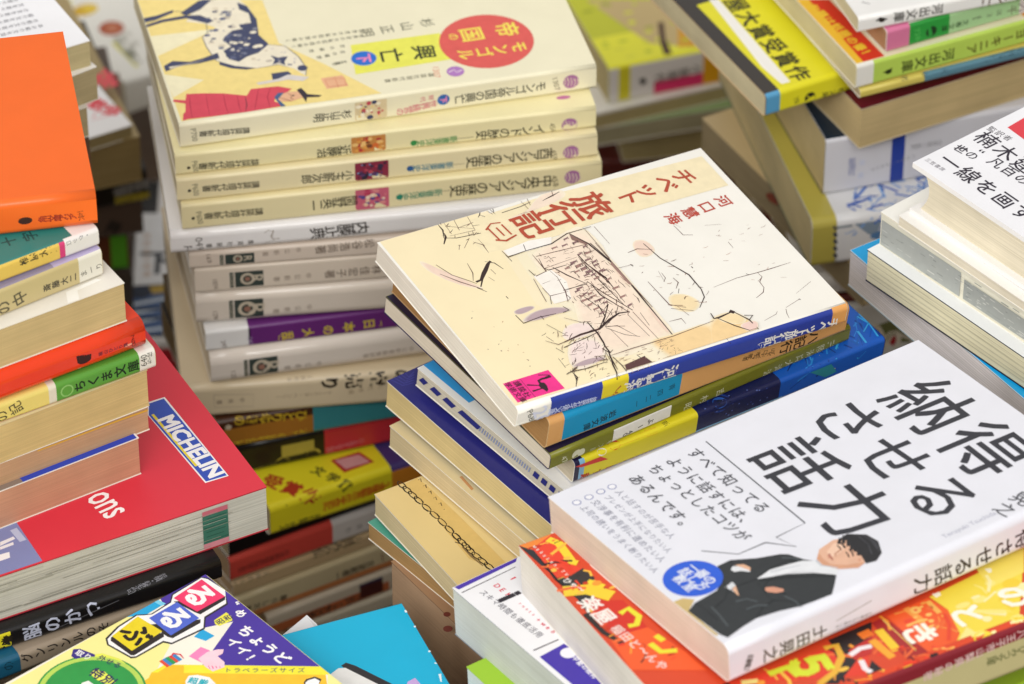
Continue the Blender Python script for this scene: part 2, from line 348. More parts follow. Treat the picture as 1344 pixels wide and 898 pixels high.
POSE = {
'D1': ((-134.08,105.12,314.95),(0.96992,-0.24344,0.0,0.24344,0.96992,0.0,0.0,0.0,1.0),174,106,11.69),
'D2': ((-136.22,101.03,302.97),(0.98106,-0.19371,0.0,0.19371,0.98106,0.0,0.0,0.0,1.0),174,106,10.35),
'D3': ((-135.92,98.68,292.32),(0.98313,-0.1829,0.0,0.1829,0.98313,0.0,0.0,0.0,1.0),174,106,11.17),
'D4': ((-134.32,96.65,280.85),(0.98441,-0.17588,0.0,0.17588,0.98441,0.0,0.0,0.0,1.0),174,106,12.5),
'D5': ((-139.32,94.8,268.05),(0.98851,-0.15119,0.0,0.15119,0.98851,0.0,0.0,0.0,1.0),173,106,11.22),
'D6': ((-132.25,96.73,256.53),(0.99172,-0.12844,0.0,0.12844,0.99172,0.0,0.0,0.0,1.0),174,106,8.21),
'D7': ((-130.38,97.13,248.03),(0.99135,-0.13122,0.0,0.13122,0.99135,0.0,0.0,0.0,1.0),174,106,12.6),
'D8': ((-130.5,96.47,235.12),(0.99229,-0.12394,0.0,0.12394,0.99229,0.0,0.0,0.0,1.0),174,106,16.27),
'D9': ((-126.92,93.06,218.55),(0.97931,-0.20238,0.0,0.20238,0.97931,0.0,0.0,0.0,1.0),174,106,10.42),
'D10': ((-125.19,90.03,207.84),(0.97609,-0.21739,0.0,0.21739,0.97609,0.0,0.0,0.0,1.0),174,106,15.75),
'D11': ((-137.39,89.36,191.79),(0.99177,-0.12805,0.0,0.12805,0.99177,0.0,0.0,0.0,1.0),182,128,17.12),
'D12': ((-123.85,88.67,174.37),(0.96211,-0.27265,0.0,0.27265,0.96211,0.0,0.0,0.0,1.0),152,106,15.64),
'D13': ((-120.37,90.05,158.42),(0.94719,-0.32068,0.0,0.32068,0.94719,0.0,0.0,0.0,1.0),152,106,15.48),
'D14': ((-102.04,70.08,142.65),(0.88581,-0.46404,0.0,0.46404,0.88581,0.0,0.0,0.0,1.0),152,106,15.84),
'D15': ((-119.86,69.6,126.51),(0.86311,-0.50502,0.0,0.50502,0.86311,0.0,0.0,0.0,1.0),152,106,10.99),
'D16': ((-119.87,68.94,115.22),(0.87076,-0.4917,0.0,0.4917,0.87076,0.0,0.0,0.0,1.0),152,106,12.81),
'D17': ((-118.85,67.81,102.11),(0.86437,-0.50286,0.0,0.50286,0.86437,0.0,0.0,0.0,1.0),152,106,7.31),
'D18': ((-117.77,67.15,94.5),(0.86816,-0.49629,0.0,0.49629,0.86816,0.0,0.0,0.0,1.0),152,106,14.25),
'D19': ((-105.1,72.39,79.95),(0.86019,-0.50997,0.0,0.50997,0.86019,0.0,0.0,0.0,1.0),152,106,12.24),
'D20': ((-95.8,77.68,67.4),(0.86621,-0.49969,0.0,0.49969,0.86621,0.0,0.0,0.0,1.0),152,106,8.82),
'E1': ((2.39,-93.03,327.27),(0.85181,-0.51225,0.10964,0.51886,0.85383,-0.04188,-0.07216,0.09256,0.99309),148,105,9.47),
'E2': ((14.05,-86.53,316.42),(0.81277,-0.57218,0.10964,0.57892,0.81431,-0.04188,-0.06532,0.09751,0.99309),143,103,14.21),
'E3': ((14.63,-88.37,301.68),(0.79075,-0.60224,0.10964,0.60902,0.79205,-0.04188,-0.06162,0.09989,0.99309),148,105,7.66),
'E4': ((23.69,-81.52,292.24),(0.81396,-0.57297,0.09578,0.57821,0.81499,-0.03839,-0.05606,0.08662,0.99466),150,105,10.38),
'E5': ((27.28,-93.24,280.71),(0.74808,-0.65666,0.09578,0.66198,0.74854,-0.03839,-0.04648,0.09212,0.99466),146,97,8.88),
'E6': ((16.53,-95.52,271.93),(0.77797,-0.62532,0.06104,0.62735,0.77845,-0.02094,-0.03442,0.05458,0.99792),150,104,11.82),
'E7': ((15.89,-102.43,259.18),(0.78236,-0.62184,0.0349,0.62254,0.78246,-0.01396,-0.01862,0.03265,0.99929),150,102,10.33),
'E8': ((10.93,-150.62,247.54),(0.84619,-0.5326,0.01745,0.53277,0.84623,-0.00698,-0.01105,0.01521,0.99982),150,120,9.69),
'E9': ((14.19,-136.05,237.59),(0.77212,-0.63548,0.0,0.63548,0.77212,0.0,0.0,0.0,1.0),160,110,8.09),
'E10': ((27.98,-171.22,229.19),(0.81874,-0.57416,0.0,0.57416,0.81874,0.0,0.0,0.0,1.0),188,130,40.0),
'E11': ((23.85,-159.93,188.89),(0.83091,-0.55641,0.0,0.55641,0.83091,0.0,0.0,0.0,1.0),188,130,30.0),
'F1': ((74.04,-231.33,334.1),(0.84149,-0.53579,-0.06949,0.54015,0.83704,0.08716,0.01147,-0.11088,0.99377),166,114,15.8),
'F2': ((63.68,-262.21,317.17),(0.8838,-0.46493,-0.05224,0.46752,0.88187,0.06105,0.01768,-0.07838,0.99677),188,132,22.23),
'F3': ((51.92,-246.73,292.5),(0.81589,-0.57656,-0.04356,0.57818,0.81423,0.05234,0.00529,-0.06789,0.99768),188,128,21.68),
'F4': ((55.43,-269.43,271.81),(0.82571,-0.56279,-0.03835,0.56406,0.82449,0.04536,0.00609,-0.05909,0.99823),182,128,15.0),
'A1': ((-300.27,-79.65,395.2),(0.98204,-0.18868,0.0,0.18868,0.98204,0.0,0.0,0.0,1.0),151,106,14.97),
'A2': ((-277.31,-136.2,379.93),(0.83139,-0.55569,0.0,0.55569,0.83139,0.0,0.0,0.0,1.0),151,106,7.69),
'A3': ((-274.37,-141.22,371.94),(0.81747,-0.57597,0.0,0.57597,0.81747,0.0,0.0,0.0,1.0),151,106,12.27),
'A4': ((-277.71,-144.59,359.37),(0.84302,-0.53788,0.0,0.53788,0.84302,0.0,0.0,0.0,1.0),160,110,17.48),
'A5': ((-263.42,-140.0,341.59),(0.84184,-0.53972,0.0,0.53972,0.84184,0.0,0.0,0.0,1.0),151,106,12.57),
'A6': ((-262.35,-136.52,328.73),(0.85654,-0.51607,0.0,0.51607,0.85654,0.0,0.0,0.0,1.0),151,106,9.04),
'A7': ((-263.25,-141.77,319.38),(0.84108,-0.54091,0.0,0.54091,0.84108,0.0,0.0,0.0,1.0),151,106,16.38),
'A8': ((-264.06,-141.9,302.71),(0.84304,-0.53786,0.0,0.53786,0.84304,0.0,0.0,0.0,1.0),151,106,11.05),
'A9': ((-267.88,-147.27,291.36),(0.84426,-0.53593,0.0,0.53593,0.84426,0.0,0.0,0.0,1.0),151,106,16.59),
'B1': ((-277.67,-173.02,274.46),(0.88132,-0.47252,0.0,0.47252,0.88132,0.0,0.0,0.0,1.0),210,130,21.13),
'B2': ((-287.97,-182.52,253.03),(0.89192,-0.45219,0.0,0.45219,0.89192,0.0,0.0,0.0,1.0),200,128,9.0),
'B3': ((-286.09,-197.57,243.73),(0.85411,-0.52009,0.0,0.52009,0.85411,0.0,0.0,0.0,1.0),200,128,9.0),
'B4': ((-301.0,-171.74,234.43),(0.92106,-0.38942,0.0,0.38942,0.92106,0.0,0.0,0.0,1.0),200,128,12.0),
'C1': ((-180.35,-401.96,257.0),(0.75467,-0.6561,0.0,0.6561,0.75467,0.0,0.0,0.0,1.0),245,182,6.0),
'C2': ((-180.23,-322.46,245.0),(0.92579,-0.37804,0.0,0.37804,0.92579,0.0,0.0,0.0,1.0),210,148,10.0),
'G1': ((153.59,23.1,355.0),(0.62779,0.77838,0.0,-0.77838,0.62779,0.0,0.0,0.0,1.0),133,194,23.26),
'G2': ((149.28,20.91,331.44),(0.62808,0.77815,0.0,-0.77815,0.62808,0.0,0.0,0.0,1.0),128,188,4.33),
'G3': ((143.14,29.75,326.81),(0.63882,0.76936,0.0,-0.76936,0.63882,0.0,0.0,0.0,1.0),128,188,15.93),
'G4': ((138.48,26.39,310.57),(0.63413,0.77322,0.0,-0.77322,0.63413,0.0,0.0,0.0,1.0),128,182,14.43),
'G5': ((133.5,46.12,295.85),(0.54347,0.83943,0.0,-0.83943,0.54347,0.0,0.0,0.0,1.0),150,210,17.01),
'K1': ((142.92,167.15,325.0),(0.94506,-0.3269,0.0,0.3269,0.94506,0.0,0.0,0.0,1.0),150,105,7.57),
'K2': ((155.11,169.23,317.13),(0.90142,-0.43294,0.0,0.43294,0.90142,0.0,0.0,0.0,1.0),150,105,11.0),
'K3': ((142.7,160.13,305.83),(0.90773,-0.41956,0.0,0.41956,0.90773,0.0,0.0,0.0,1.0),150,105,11.69),
'K4': ((144.65,159.75,293.84),(0.92006,-0.39177,0.0,0.39177,0.92006,0.0,0.0,0.0,1.0),150,105,4.23),
'K5': ((105.64,162.71,289.31),(0.88899,-0.45792,0.0,0.45792,0.88899,0.0,0.0,0.0,1.0),150,105,11.22),
'K6': ((146.3,168.5,277.8),(0.88784,-0.46016,0.0,0.46016,0.88784,0.0,0.0,0.0,1.0),188,128,19.9),
'K7': ((132.73,175.2,257.59),(0.96015,-0.2795,0.0,0.2795,0.96015,0.0,0.0,0.0,1.0),188,128,29.06),
'K8': ((127.23,156.39,228.24),(0.97296,-0.23096,0.0,0.23096,0.97296,0.0,0.0,0.0,1.0),210,148,25.09),
'K9': ((150.44,150.58,202.85),(0.87318,-0.4874,0.0,0.4874,0.87318,0.0,0.0,0.0,1.0),188,135,16.0),
'K10': ((126.9,170.8,186.55),(0.98007,-0.19867,0.0,0.19867,0.98007,0.0,0.0,0.0,1.0),188,128,11.0),
'K11': ((127.96,169.87,175.25),(0.96891,-0.2474,0.0,0.2474,0.96891,0.0,0.0,0.0,1.0),188,128,4.0),
'K12': ((127.45,169.51,170.95),(0.98007,-0.19867,0.0,0.19867,0.98007,0.0,0.0,0.0,1.0),188,128,34.0),
'M1': ((46.48,413.63,130.0),(0.94814,-0.31786,0.0,0.31786,0.94814,0.0,0.0,0.0,1.0),152,106,21.2),
'M2': ((37.9,404.73,108.5),(0.92933,-0.36925,0.0,0.36925,0.92933,0.0,0.0,0.0,1.0),188,128,9.0),
'M3': ((36.11,405.15,99.19),(0.9624,-0.27165,0.0,0.27165,0.9624,0.0,0.0,0.0,1.0),188,128,10.0),
'M4': ((54.32,424.17,88.89),(0.98727,-0.15906,0.0,0.15906,0.98727,0.0,0.0,0.0,1.0),152,106,22.0),
'M5': ((36.68,423.32,66.59),(0.98007,-0.19867,0.0,0.19867,0.98007,0.0,0.0,0.0,1.0),188,128,30.0),
'H1': ((-311.62,65.16,330.0),(0.87301,-0.4877,0.0,0.4877,0.87301,0.0,0.0,0.0,1.0),160,110,12.5),
'H2': ((-299.86,49.37,317.2),(0.81276,-0.5826,0.0,0.5826,0.81276,0.0,0.0,0.0,1.0),160,110,15.62),
'H3': ((-314.47,59.82,301.28),(0.87758,-0.47943,0.0,0.47943,0.87758,0.0,0.0,0.0,1.0),160,110,14.0),
'N1': ((-338.27,218.54,170.0),(0.87478,-0.48451,0.0,0.48451,0.87478,0.0,0.0,0.0,1.0),188,128,6.49),
'N2': ((-347.2,245.54,163.21),(0.93937,-0.3429,0.0,0.3429,0.93937,0.0,0.0,0.0,1.0),188,128,24.0),
'N3': ((-349.08,263.15,138.91),(0.95534,-0.29552,0.0,0.29552,0.95534,0.0,0.0,0.0,1.0),188,128,18.0),
'N4': ((-356.83,282.46,120.61),(0.98007,-0.19867,0.0,0.19867,0.98007,0.0,0.0,0.0,1.0),188,128,20.0),
'N5': ((-367.39,305.76,100.31),(0.995,-0.09983,0.0,0.09983,0.995,0.0,0.0,0.0,1.0),188,128,24.0),
'N0': ((-191.53,461.28,88.0),(0.83032,-0.55729,0.0,0.55729,0.83032,0.0,0.0,0.0,1.0),182,128,20.0),
'P1': ((-182.2,303.79,50.0),(0.99986,-0.01672,0.0,0.01672,0.99986,0.0,0.0,0.0,1.0),182,128,24.57),
1: ((-95.92,77.73,58.28),(0.86691,-0.49846,0.0,0.49846,0.86691,0.0,0.0,0.0,1.0),152,106,37.68),
2: ((28.69,-161.71,158.59),(0.80498,-0.5933,0.0,0.5933,0.80498,0.0,0.0,0.0,1.0),188,130,45.8),
3: ((22.74,-159.48,112.5),(0.83667,-0.54771,0.0,0.54771,0.83667,0.0,0.0,0.0,1.0),188,130,45.8),
4: ((22.85,-159.53,66.4),(0.83612,-0.54855,0.0,0.54855,0.83612,0.0,0.0,0.0,1.0),188,130,45.8),
5: ((60.86,-271.86,248.97),(0.79925,-0.601,0.0,0.601,0.79925,0.0,0.0,0.0,1.0),182,128,45.43),
6: ((52.44,-268.76,203.24),(0.84505,-0.53469,0.0,0.53469,0.84505,0.0,0.0,0.0,1.0),182,128,45.43),
7: ((51.29,-268.27,157.5),(0.851,-0.52516,0.0,0.52516,0.851,0.0,0.0,0.0,1.0),182,128,45.43),
8: ((50.83,-268.07,111.77),(0.8534,-0.52126,0.0,0.52126,0.8534,0.0,0.0,0.0,1.0),182,128,45.43),
9: ((60.82,-271.85,66.03),(0.79943,-0.60076,0.0,0.60076,0.79943,0.0,0.0,0.0,1.0),182,128,45.43),
10: ((-296.49,-174.69,222.13),(0.90243,-0.43084,0.0,0.43084,0.90243,0.0,0.0,0.0,1.0),200,128,40.07),
11: ((-296.98,-174.39,181.77),(0.9045,-0.42648,0.0,0.42648,0.9045,0.0,0.0,0.0,1.0),200,128,40.07),
12: ((-303.71,-169.83,141.4),(0.93159,-0.36351,0.0,0.36351,0.93159,0.0,0.0,0.0,1.0),200,128,40.07),
13: ((-298.73,-173.27,101.03),(0.91185,-0.41052,0.0,0.41052,0.91185,0.0,0.0,0.0,1.0),200,128,40.07),
14: ((-302.67,-170.58,60.67),(0.92761,-0.37356,0.0,0.37356,0.92761,0.0,0.0,0.0,1.0),200,128,40.07),
15: ((-179.58,-322.87,234.7),(0.92349,-0.38362,0.0,0.38362,0.92349,0.0,0.0,0.0,1.0),210,148,42.58),
16: ((-183.96,-319.98,191.82),(0.93839,-0.34557,0.0,0.34557,0.93839,0.0,0.0,0.0,1.0),210,148,42.58),
17: ((-181.96,-321.33,148.94),(0.93175,-0.36311,0.0,0.36311,0.93175,0.0,0.0,0.0,1.0),210,148,42.58),
18: ((-174.95,-325.66,106.06),(0.90653,-0.42213,0.0,0.42213,0.90653,0.0,0.0,0.0,1.0),210,148,42.58),
19: ((-176.8,-324.58,63.18),(0.91345,-0.40694,0.0,0.40694,0.91345,0.0,0.0,0.0,1.0),210,148,42.58),
20: ((228.73,65.61,278.54),(0.52063,0.85378,0.0,-0.85378,0.52063,0.0,0.0,0.0,1.0),112,120,42.74),
21: ((228.28,63.2,235.5),(0.54587,0.83787,0.0,-0.83787,0.54587,0.0,0.0,0.0,1.0),112,120,42.74),
22: ((228.34,63.54,192.46),(0.54237,0.84014,0.0,-0.84014,0.54237,0.0,0.0,0.0,1.0),112,120,42.74),
23: ((228.23,62.94,149.42),(0.54856,0.83611,0.0,-0.83611,0.54856,0.0,0.0,0.0,1.0),112,120,42.74),
24: ((228.47,64.28,106.38),(0.53461,0.8451,0.0,-0.8451,0.53461,0.0,0.0,0.0,1.0),112,120,42.74),
25: ((227.96,61.26,63.34),(0.56582,0.82453,0.0,-0.82453,0.56582,0.0,0.0,0.0,1.0),112,120,42.74),
26: ((123.91,173.12,136.65),(0.98794,-0.15484,0.0,0.15484,0.98794,0.0,0.0,0.0,1.0),188,128,38.48),
27: ((131.31,165.92,97.86),(0.96982,-0.24382,0.0,0.24382,0.96982,0.0,0.0,0.0,1.0),188,128,38.48),
28: ((123.31,173.77,59.08),(0.98911,-0.14717,0.0,0.14717,0.98911,0.0,0.0,0.0,1.0),188,128,38.48),
29: ((-315.09,60.13,286.98),(0.881,-0.47311,0.0,0.47311,0.881,0.0,0.0,0.0,1.0),160,110,44.15),
30: ((-315.67,60.43,242.53),(0.88416,-0.46719,0.0,0.46719,0.88416,0.0,0.0,0.0,1.0),160,110,44.15),
31: ((-311.57,58.41,198.08),(0.86117,-0.50832,0.0,0.50832,0.86117,0.0,0.0,0.0,1.0),160,110,44.15),
32: ((-316.43,60.84,153.64),(0.88828,-0.4593,0.0,0.4593,0.88828,0.0,0.0,0.0,1.0),160,110,44.15),
33: ((-312.27,58.74,109.19),(0.86523,-0.50138,0.0,0.50138,0.86523,0.0,0.0,0.0,1.0),160,110,44.15),
34: ((-317.28,61.3,64.75),(0.8928,-0.45045,0.0,0.45045,0.8928,0.0,0.0,0.0,1.0),160,110,44.15),
35: ((-366.96,305.25,76.01),(0.9944,-0.10565,0.0,0.10565,0.9944,0.0,0.0,0.0,1.0),188,128,55.41),
36: ((34.87,425.12,36.29),(0.98427,-0.17664,0.0,0.17664,0.98427,0.0,0.0,0.0,1.0),188,128,15.69),
}
DECALS = {
'D1': [
('P','picture','f3dc8c','w',1,[([0.1,93.8,50.7,80.7,50.9,47.5,66.1,27.9,84,2,57.3,2.1,28.3,2.7,1.4,2.4],)]),
('P','picture','f4ecc6','w',2,[([0.1,65.4,28.4,64.1,.3,50.2],),([0.5,36.8,15.8,28.9,1.4,19.6],)]),
('P','picture','efe6cf','w',3,[([25.5,87,41.3,83.1,44.1,76.3,45.2,65.5,44,55.4,46.6,47.4,52.8,44.7,56.7,35.8,58.1,27,56.6,21.9,53,28,47.4,32.3,42.4,32.1,38.3,31.7,31.4,34,27.2,37.4,23.2,41.3,21.3,52,21.1,59.4,24.3,61.9,27.9,65.1,23.6,69.2,16.8,72.4,20.8,79.5],)]),
('P','picture','3d4465','w',4,[([40.1,81.2,43.5,77.7,45.5,67,44,55.4,46.7,47.7,41.3,42.6,36.1,41,32.2,38.1,28.6,41.1,27.6,47.5,31.3,49.8,28.8,55.6,33.6,61,37.8,61.5,37.6,64.8,42.7,64.7,43.2,72,39.9,75.9],),([0.1,79.2,5.9,79.9,13.1,82.3,12.7,80.3,6.2,77.4,.1,75.8],),([0.1,73.8,6.8,76.1,16.9,76.9,23.2,75.6,28,70.2,25.2,68.8,17.3,74.7,7.3,74.2,.1,72.2],),([15.6,79,24.4,86.1,27,86.6,30.2,85.8,24.1,79.8,17.6,76.7],),([1.7,42.6,5.9,45.3,12.8,43,18.8,44.4,25,46.7,25,42.6,16.5,41.1,8.4,41.2,1.8,38.5],),([45.7,39.7,48.4,37,52.5,37.1,50.3,33.6,50.2,31,48,33.6,45.2,32.8,46.8,35.9],),([24.5,40.1,30.1,35.5,38.3,31.9,34.2,31.8,28.2,34.2,24,37.9],),([43.4,26.6,50.3,26.6,51.3,24.4,47.5,21.3,42.9,20.7],)]),
('P','picture','efe6cf','w',5,[([3.5,41.4,11.8,41.8,19.2,42.6,10.9,41.3,4,39.7],)]),
('E','picture','3d4465','w',4,[(56.6,27.4,2.1,2.1)]),
('P','picture','d9d3cf','w',4,[([49.8,24.2,57.9,20.4,55,18.2,49,20.6,36.7,19.9,36.2,21.6,45.3,22.2],)]),
('E','picture','efe6cf','w',5,[(32.3,61.2,1.4,1),(41,47.1,1.3,1),(35.5,69.5,.8,.7),(42.2,57.8,1.5,1),(26.6,67.8,.5,.3),(31.6,47.9,.7,.5),(41.6,47.8,.8,.7),(30.5,63.6,.5,.4),(42.8,47.3,1.4,1.2),(37.7,49.6,1.3,1),(32.2,52.4,1.2,1),(31.5,70,1.3,.7),(41.5,67.6,.8,.6),(32.5,60.5,1,.5),(35.1,51.9,.5,.4),(32.7,75.2,1.3,1.1),(33.2,51.8,1.3,1),(37.8,61.6,.7,.4),(30,66.4,1,1),(33.4,41.2,.8,.7),(33.7,65.7,.9,.7),(37.4,68.7,.9,.6)]),
('E','picture','3d4465','w',5,[(29.1,43.3,1.3,1),(33.7,64.3,.9,.7),(29.7,76.6,1.2,.7),(24,55.5,.7,.4),(37.6,76.6,.4,.3),(38.3,52,1.5,1.1),(42.3,53.2,1.2,1.1),(36.8,54.3,.4,.2),(35.5,58.2,.7,.5),(35.8,75,.7,.5),(25.3,57.1,1.1,.7),(36.6,47.6,1.2,.7),(33,40.9,1.3,.9)]),
('E','picture','5a6180','w',5,[(31.1,57.1,1.2,1),(32.5,58.4,1.2,.8),(30.8,42.6,.6,.3),(34.9,72.9,.6,.4),(27.4,63.1,1.2,1),(33.7,75.3,1.5,.9),(30.4,41.5,1.4,1.3),(31.8,70.6,1.4,1),(37.3,47.4,.9,.8),(38.8,60.2,.4,.3),(25.9,72.2,1.2,.6),(23.3,60.2,1.2,.8)]),
('E','picture','8a8c98','w',5,[(37.8,51.8,.7,.3),(34.7,43.9,.5,.4),(34.7,47.4,1.1,.6),(27.1,49.7,1.2,1.1),(31.6,43.8,.4,.3),(34.6,72.4,1.1,.7),(30.5,61.7,.5,.3),(25.6,63.2,1,.8),(32,73.9,.8,.5),(25.4,57.2,.4,.3),(36.1,56.9,1.1,1.1),(34.8,73.4,1.3,.9),(43.6,60.3,1.3,.8)]),
('E','picture','7a7f95','w',6,[(38,54.3,.6,.4),(35.6,53.1,.4,.2),(35.8,43.4,.9,.8),(32.2,51.7,.6,.3),(35.4,47.2,.4,.4),(29.6,54.2,.8,.5),(31.8,54.2,.7,.4),(35.8,53.3,.4,.3)]),
('E','picture','efe6cf','w',6,[(39.7,53.8,.5,.5),(36.1,51.6,.7,.7),(33.5,45.9,.7,.4)]),
('E','picture','c8c4c0','w',6,[(38.9,50,.4,.3),(34.5,57.5,.8,.6),(30.6,50.3,.3,.2),(31.6,46.8,.7,.6),(30.9,47,.7,.5)]),
('E','picture','d8d0c8','w',5,[(52.1,40.5,.4,.3),(54.5,33.4,.5,.4),(54.8,33.4,.3,.3),(55,34.9,.7,.6),(47.3,43.9,.8,.4),(49.9,37.4,.5,.4)]),
('E','picture','a8a4a8','w',5,[(51.6,40.1,.4,.3),(51.4,30.8,.4,.3),(48.5,34.3,.6,.6),(54.2,32.1,.5,.4)]),
('E','picture','6a7088','w',5,[(48.2,35.8,.7,.6),(52.4,30.9,.6,.5),(50.6,40.8,.3,.2),(51.6,31.3,.4,.4)]),
('E','picture','dcd0b8','w',3,[(47.3,37.2,1.2,.8),(38.9,55,1.3,1.2),(30.5,44,.6,.3),(41.3,52.6,1.3,1.3),(38.5,52.4,.8,.7),(44.7,43.3,.8,.7),(38.5,38.6,1.1,1),(48.7,37.1,.6,.5),(22.6,73.8,1.4,1),(23.9,54.5,1.5,.8),(34.5,77.9,1.1,.6),(30.4,78.9,1.4,1.1),(34.8,75.3,.6,.4),(27.6,51.2,1.6,1.2),(34.4,71.7,1.3,.9)]),
('E','picture','c9bfae','w',3,[(34.6,65.1,1,.7),(33.9,65.1,.9,.7),(21.6,82.9,1.2,.6),(44.4,35.8,1.6,.9),(29.9,68.9,1,.8),(43.8,45.9,.6,.6),(31.8,52.1,.9,.8),(50.5,37.3,.6,.5),(30.9,77.2,.5,.3),(40.3,37.5,.8,.5),(43.4,52.7,.6,.5),(41,64.4,1.4,1.2),(34.7,63.5,1.6,.8),(28.9,71.3,1,.9),(33.7,71.2,1.4,1.3)]),
('L','picture','5a5e74','w',6,[(.35,[23.3,84.6,31.8,85.4]),(.35,[24.5,69.3,23.9,62,21.1,59.4,21.3,52,23.2,41.3,27.2,37.4]),(.35,[46.6,47.4,52.8,44.7,56.7,35.8,58.1,27,56.8,21.8]),(.35,[38.3,31.7,43.2,31.9,47.4,32.3,50.9,29.5]),(.35,[0.1,74.4,6.2,77.4,12.8,80.9,20.7,79.5]),(.35,[2,39.6,8.4,41.2,16.5,41.1,25,42.6])]),
('P','picture','d8475a','w',4,[([6.9,20.6,13.9,19.4,21.6,17.4,30.5,13.5,33.1,17.7,39.4,17.3,44.2,16.9,49.2,13.9,46.7,11.7,42.1,10.6,40.5,7,43.8,2.9,28.2,2.3,13.8,2.6,4.3,3.1,2,2.5,3,7,4.2,8.4,5.3,14.1,.6,16.7,1.2,18,5.7,16.3],)]),
('P','picture','e7b58f','w',5,[([41.9,10,47.2,12.1,51.2,11.4,52.6,6.8,47.4,5.2,41.9,6.1],)]),
('P','picture','2d2533','w',6,[([51,12.6,53.1,13.5,54.6,8.6,60.2,6.3,58.8,5.5,54,6.4,53,3,52.3,7.2],)]),
('P','picture','44618c','w',5,[([41.1,9.7,43.2,12.3,45.6,12,42.3,7.9,44.4,2.5,42.4,2.5],)]),
('L','picture','5a2a36','w',5,[(.4,[29.7,12.5,29.2,7,27.9,2.8])]),
('P','picture','e9b38c','w',2,[([62.2,18.4,71.4,18.4,72.2,10.4,63.1,10.4],)]),
('L','picture','d98a6a','w',3,[(.5,[63.7,16.9,71.7,16.3,71.4,11.2,64.2,11.6,63.7,16.9]),(.5,[68,18,67.9,10.1])]),
('L','picture','b02c44','w',5,[(.35,[7.9,19.4,6.9,12.6,6,3.6]),(.35,[14.6,18.6,13.8,10.8,13.1,3.1]),(.35,[21.5,17.2,20.8,9.1,20.7,2.9]),(.35,[26.8,15,26.1,7.7,25.9,2.4]),(.35,[36.2,17.4,33.9,10.1,31.4,2.2]),(.35,[40.9,16.6,38.4,10.4,38,2.6])]),
('L','picture','7a3a30','w',7,[(.35,[47,11,48.2,9,47.5,7.4,48.4,6.1]),(.3,[42.6,9.3,46,6.3,47.4,5.2])]),
('E','picture','3a2420','w',7,[(48.8,8.9,.5,.5)]),
('E','title_roundel','dd5c56','w',2,[(134.4,28,19.6,19.6)]),
('T','title','f6e25c','w',4,[('v','帝国',144.6,34.4,129.6,34.3,10.5,.03),('v','の',121.9,34.4,119.5,34.1,5,.02),('v','モンゴル',146.4,20.9,123.8,20.7,7.5,.03)]),
('P','title_panel','e9e85c','w',1,[([79.3,38.9,116.9,38.6,118.4,18.8,76.7,17.7],)]),
('T','title','26301c','w',4,[('v','興亡',107.4,26.6,93.6,27.5,10.5,.02)]),
('E','volume_mark','1f6fd0','w',2,[(82.5,28.1,5.2,5.2)]),
('T','volume_mark','f28ab8','w',4,[('v','下',82.5,28.1,80.2,28.3,6.5,.05),('v','下',109.4,-6.1,108,-6.1,3.2,.05)]),
('T','author_name','5b5c48','w',4,[('v','杉山正明',113.5,47.2,87.9,46.2,6.2,0)]),
('T','blurb','55564a','w',4,[('v','世界史の大転回を読み解く',85.8,48.2,54.8,48.3,2.3,0),('v','世界史の大転回を読み解く',85,44.4,56.3,43.5,2.3,0),('v','史の構想',75.9,38.9,62.7,38.7,2.3,0),('v','史の構想',75,34.7,64.8,33.3,2.3,0),('v','史の構想',74.2,27.6,70,27.2,2.3,0)]),
('E','publisher_emblem','b07ac0','w',2,[(116.8,9.8,3.6,3.6)]),
('L','publisher_emblem','f0e6e4','w',3,[(.5,[114.1,9.7,116.5,11.2,117.2,9,119.6,10.1])]),
('T','series_number','e28a70','w',4,[('w','1307',109.6,14.8,108.7,7.3,2.6,0)]),
('T','publisher_name','6a6652','w',4,[('v','講談社現代新書',106.5,9.9,88.4,10.1,2.8,0)]),
('E','publisher_emblem','a9709f','w',2,[(163.2,-6.2,3.3,3.3)]),
('L','publisher_emblem','e8dcc0','w',3,[(.35,[160.2,-3.6,160.9,-6.2,160.3,-8]),(.35,[161.6,-4,162.3,-6.4,161.7,-8.3]),(.35,[163.1,-4.4,163.7,-6.7,163.1,-8.5]),(.35,[164.5,-4.9,165.2,-6.9,164.5,-8.8]),(.35,[165.9,-5.3,166.6,-7.2,165.9,-9])]),
('T','title','1c1c12','w',4,[('v','モンゴル帝国の興亡',150.4,-6.3,116.2,-7,-1.16,.01)]),
('T','author_name','26261c','w',4,[('v','杉山正明',68.8,-6.5,57,-6.2,-1.12,.01)]),
('T','subtitle','d0637a','w',4,[('v','世界経営の',104.8,-7.4,91.2,-9,-1.1,.01),('v','時代',104.1,-4.2,100.7,-4.4,2.6,0)]),
('T','series_number','6a6046','w',4,[('w','1307',156.3,-3.3,157.5,-9.5,2.2,0)]),
('T','publisher_name','22221c','w',4,[('v','講談社現代新書',27.2,-7.3,9.5,-5.9,-1.1,.01)]),
('T','price','77745e','w',4,[('w','P700',5.5,-2.7,6.2,-8.9,2.3,0)]),
('P','picture','d9c7a0','w',2,[([85.7,-2,85.6,-1.5,85.3,-1.1,84.9,-.8,84.4,-.7,73.7,-.7,73.2,-.8,72.8,-1.1,72.5,-1.5,72.4,-2,72.4,-9.6,72.5,-10.1,72.8,-10.5,73.2,-10.8,73.7,-10.9,84.4,-10.9,84.9,-10.8,85.3,-10.5,85.6,-10.1,85.7,-9.6],)]),
('E','picture','e3c98a','w',3,[(76.6,-4.4,1.1,.8),(77.1,-6.7,1.1,.8),(74.7,-6,.6,.4),(79.7,-4.4,.7,.5),(75.8,-5.4,1.2,.8),(75.3,-7.2,.9,.6),(75.6,-5.3,1,.9),(74.3,-8.5,.7,.6),(82.6,-9.3,.5,.5)]),
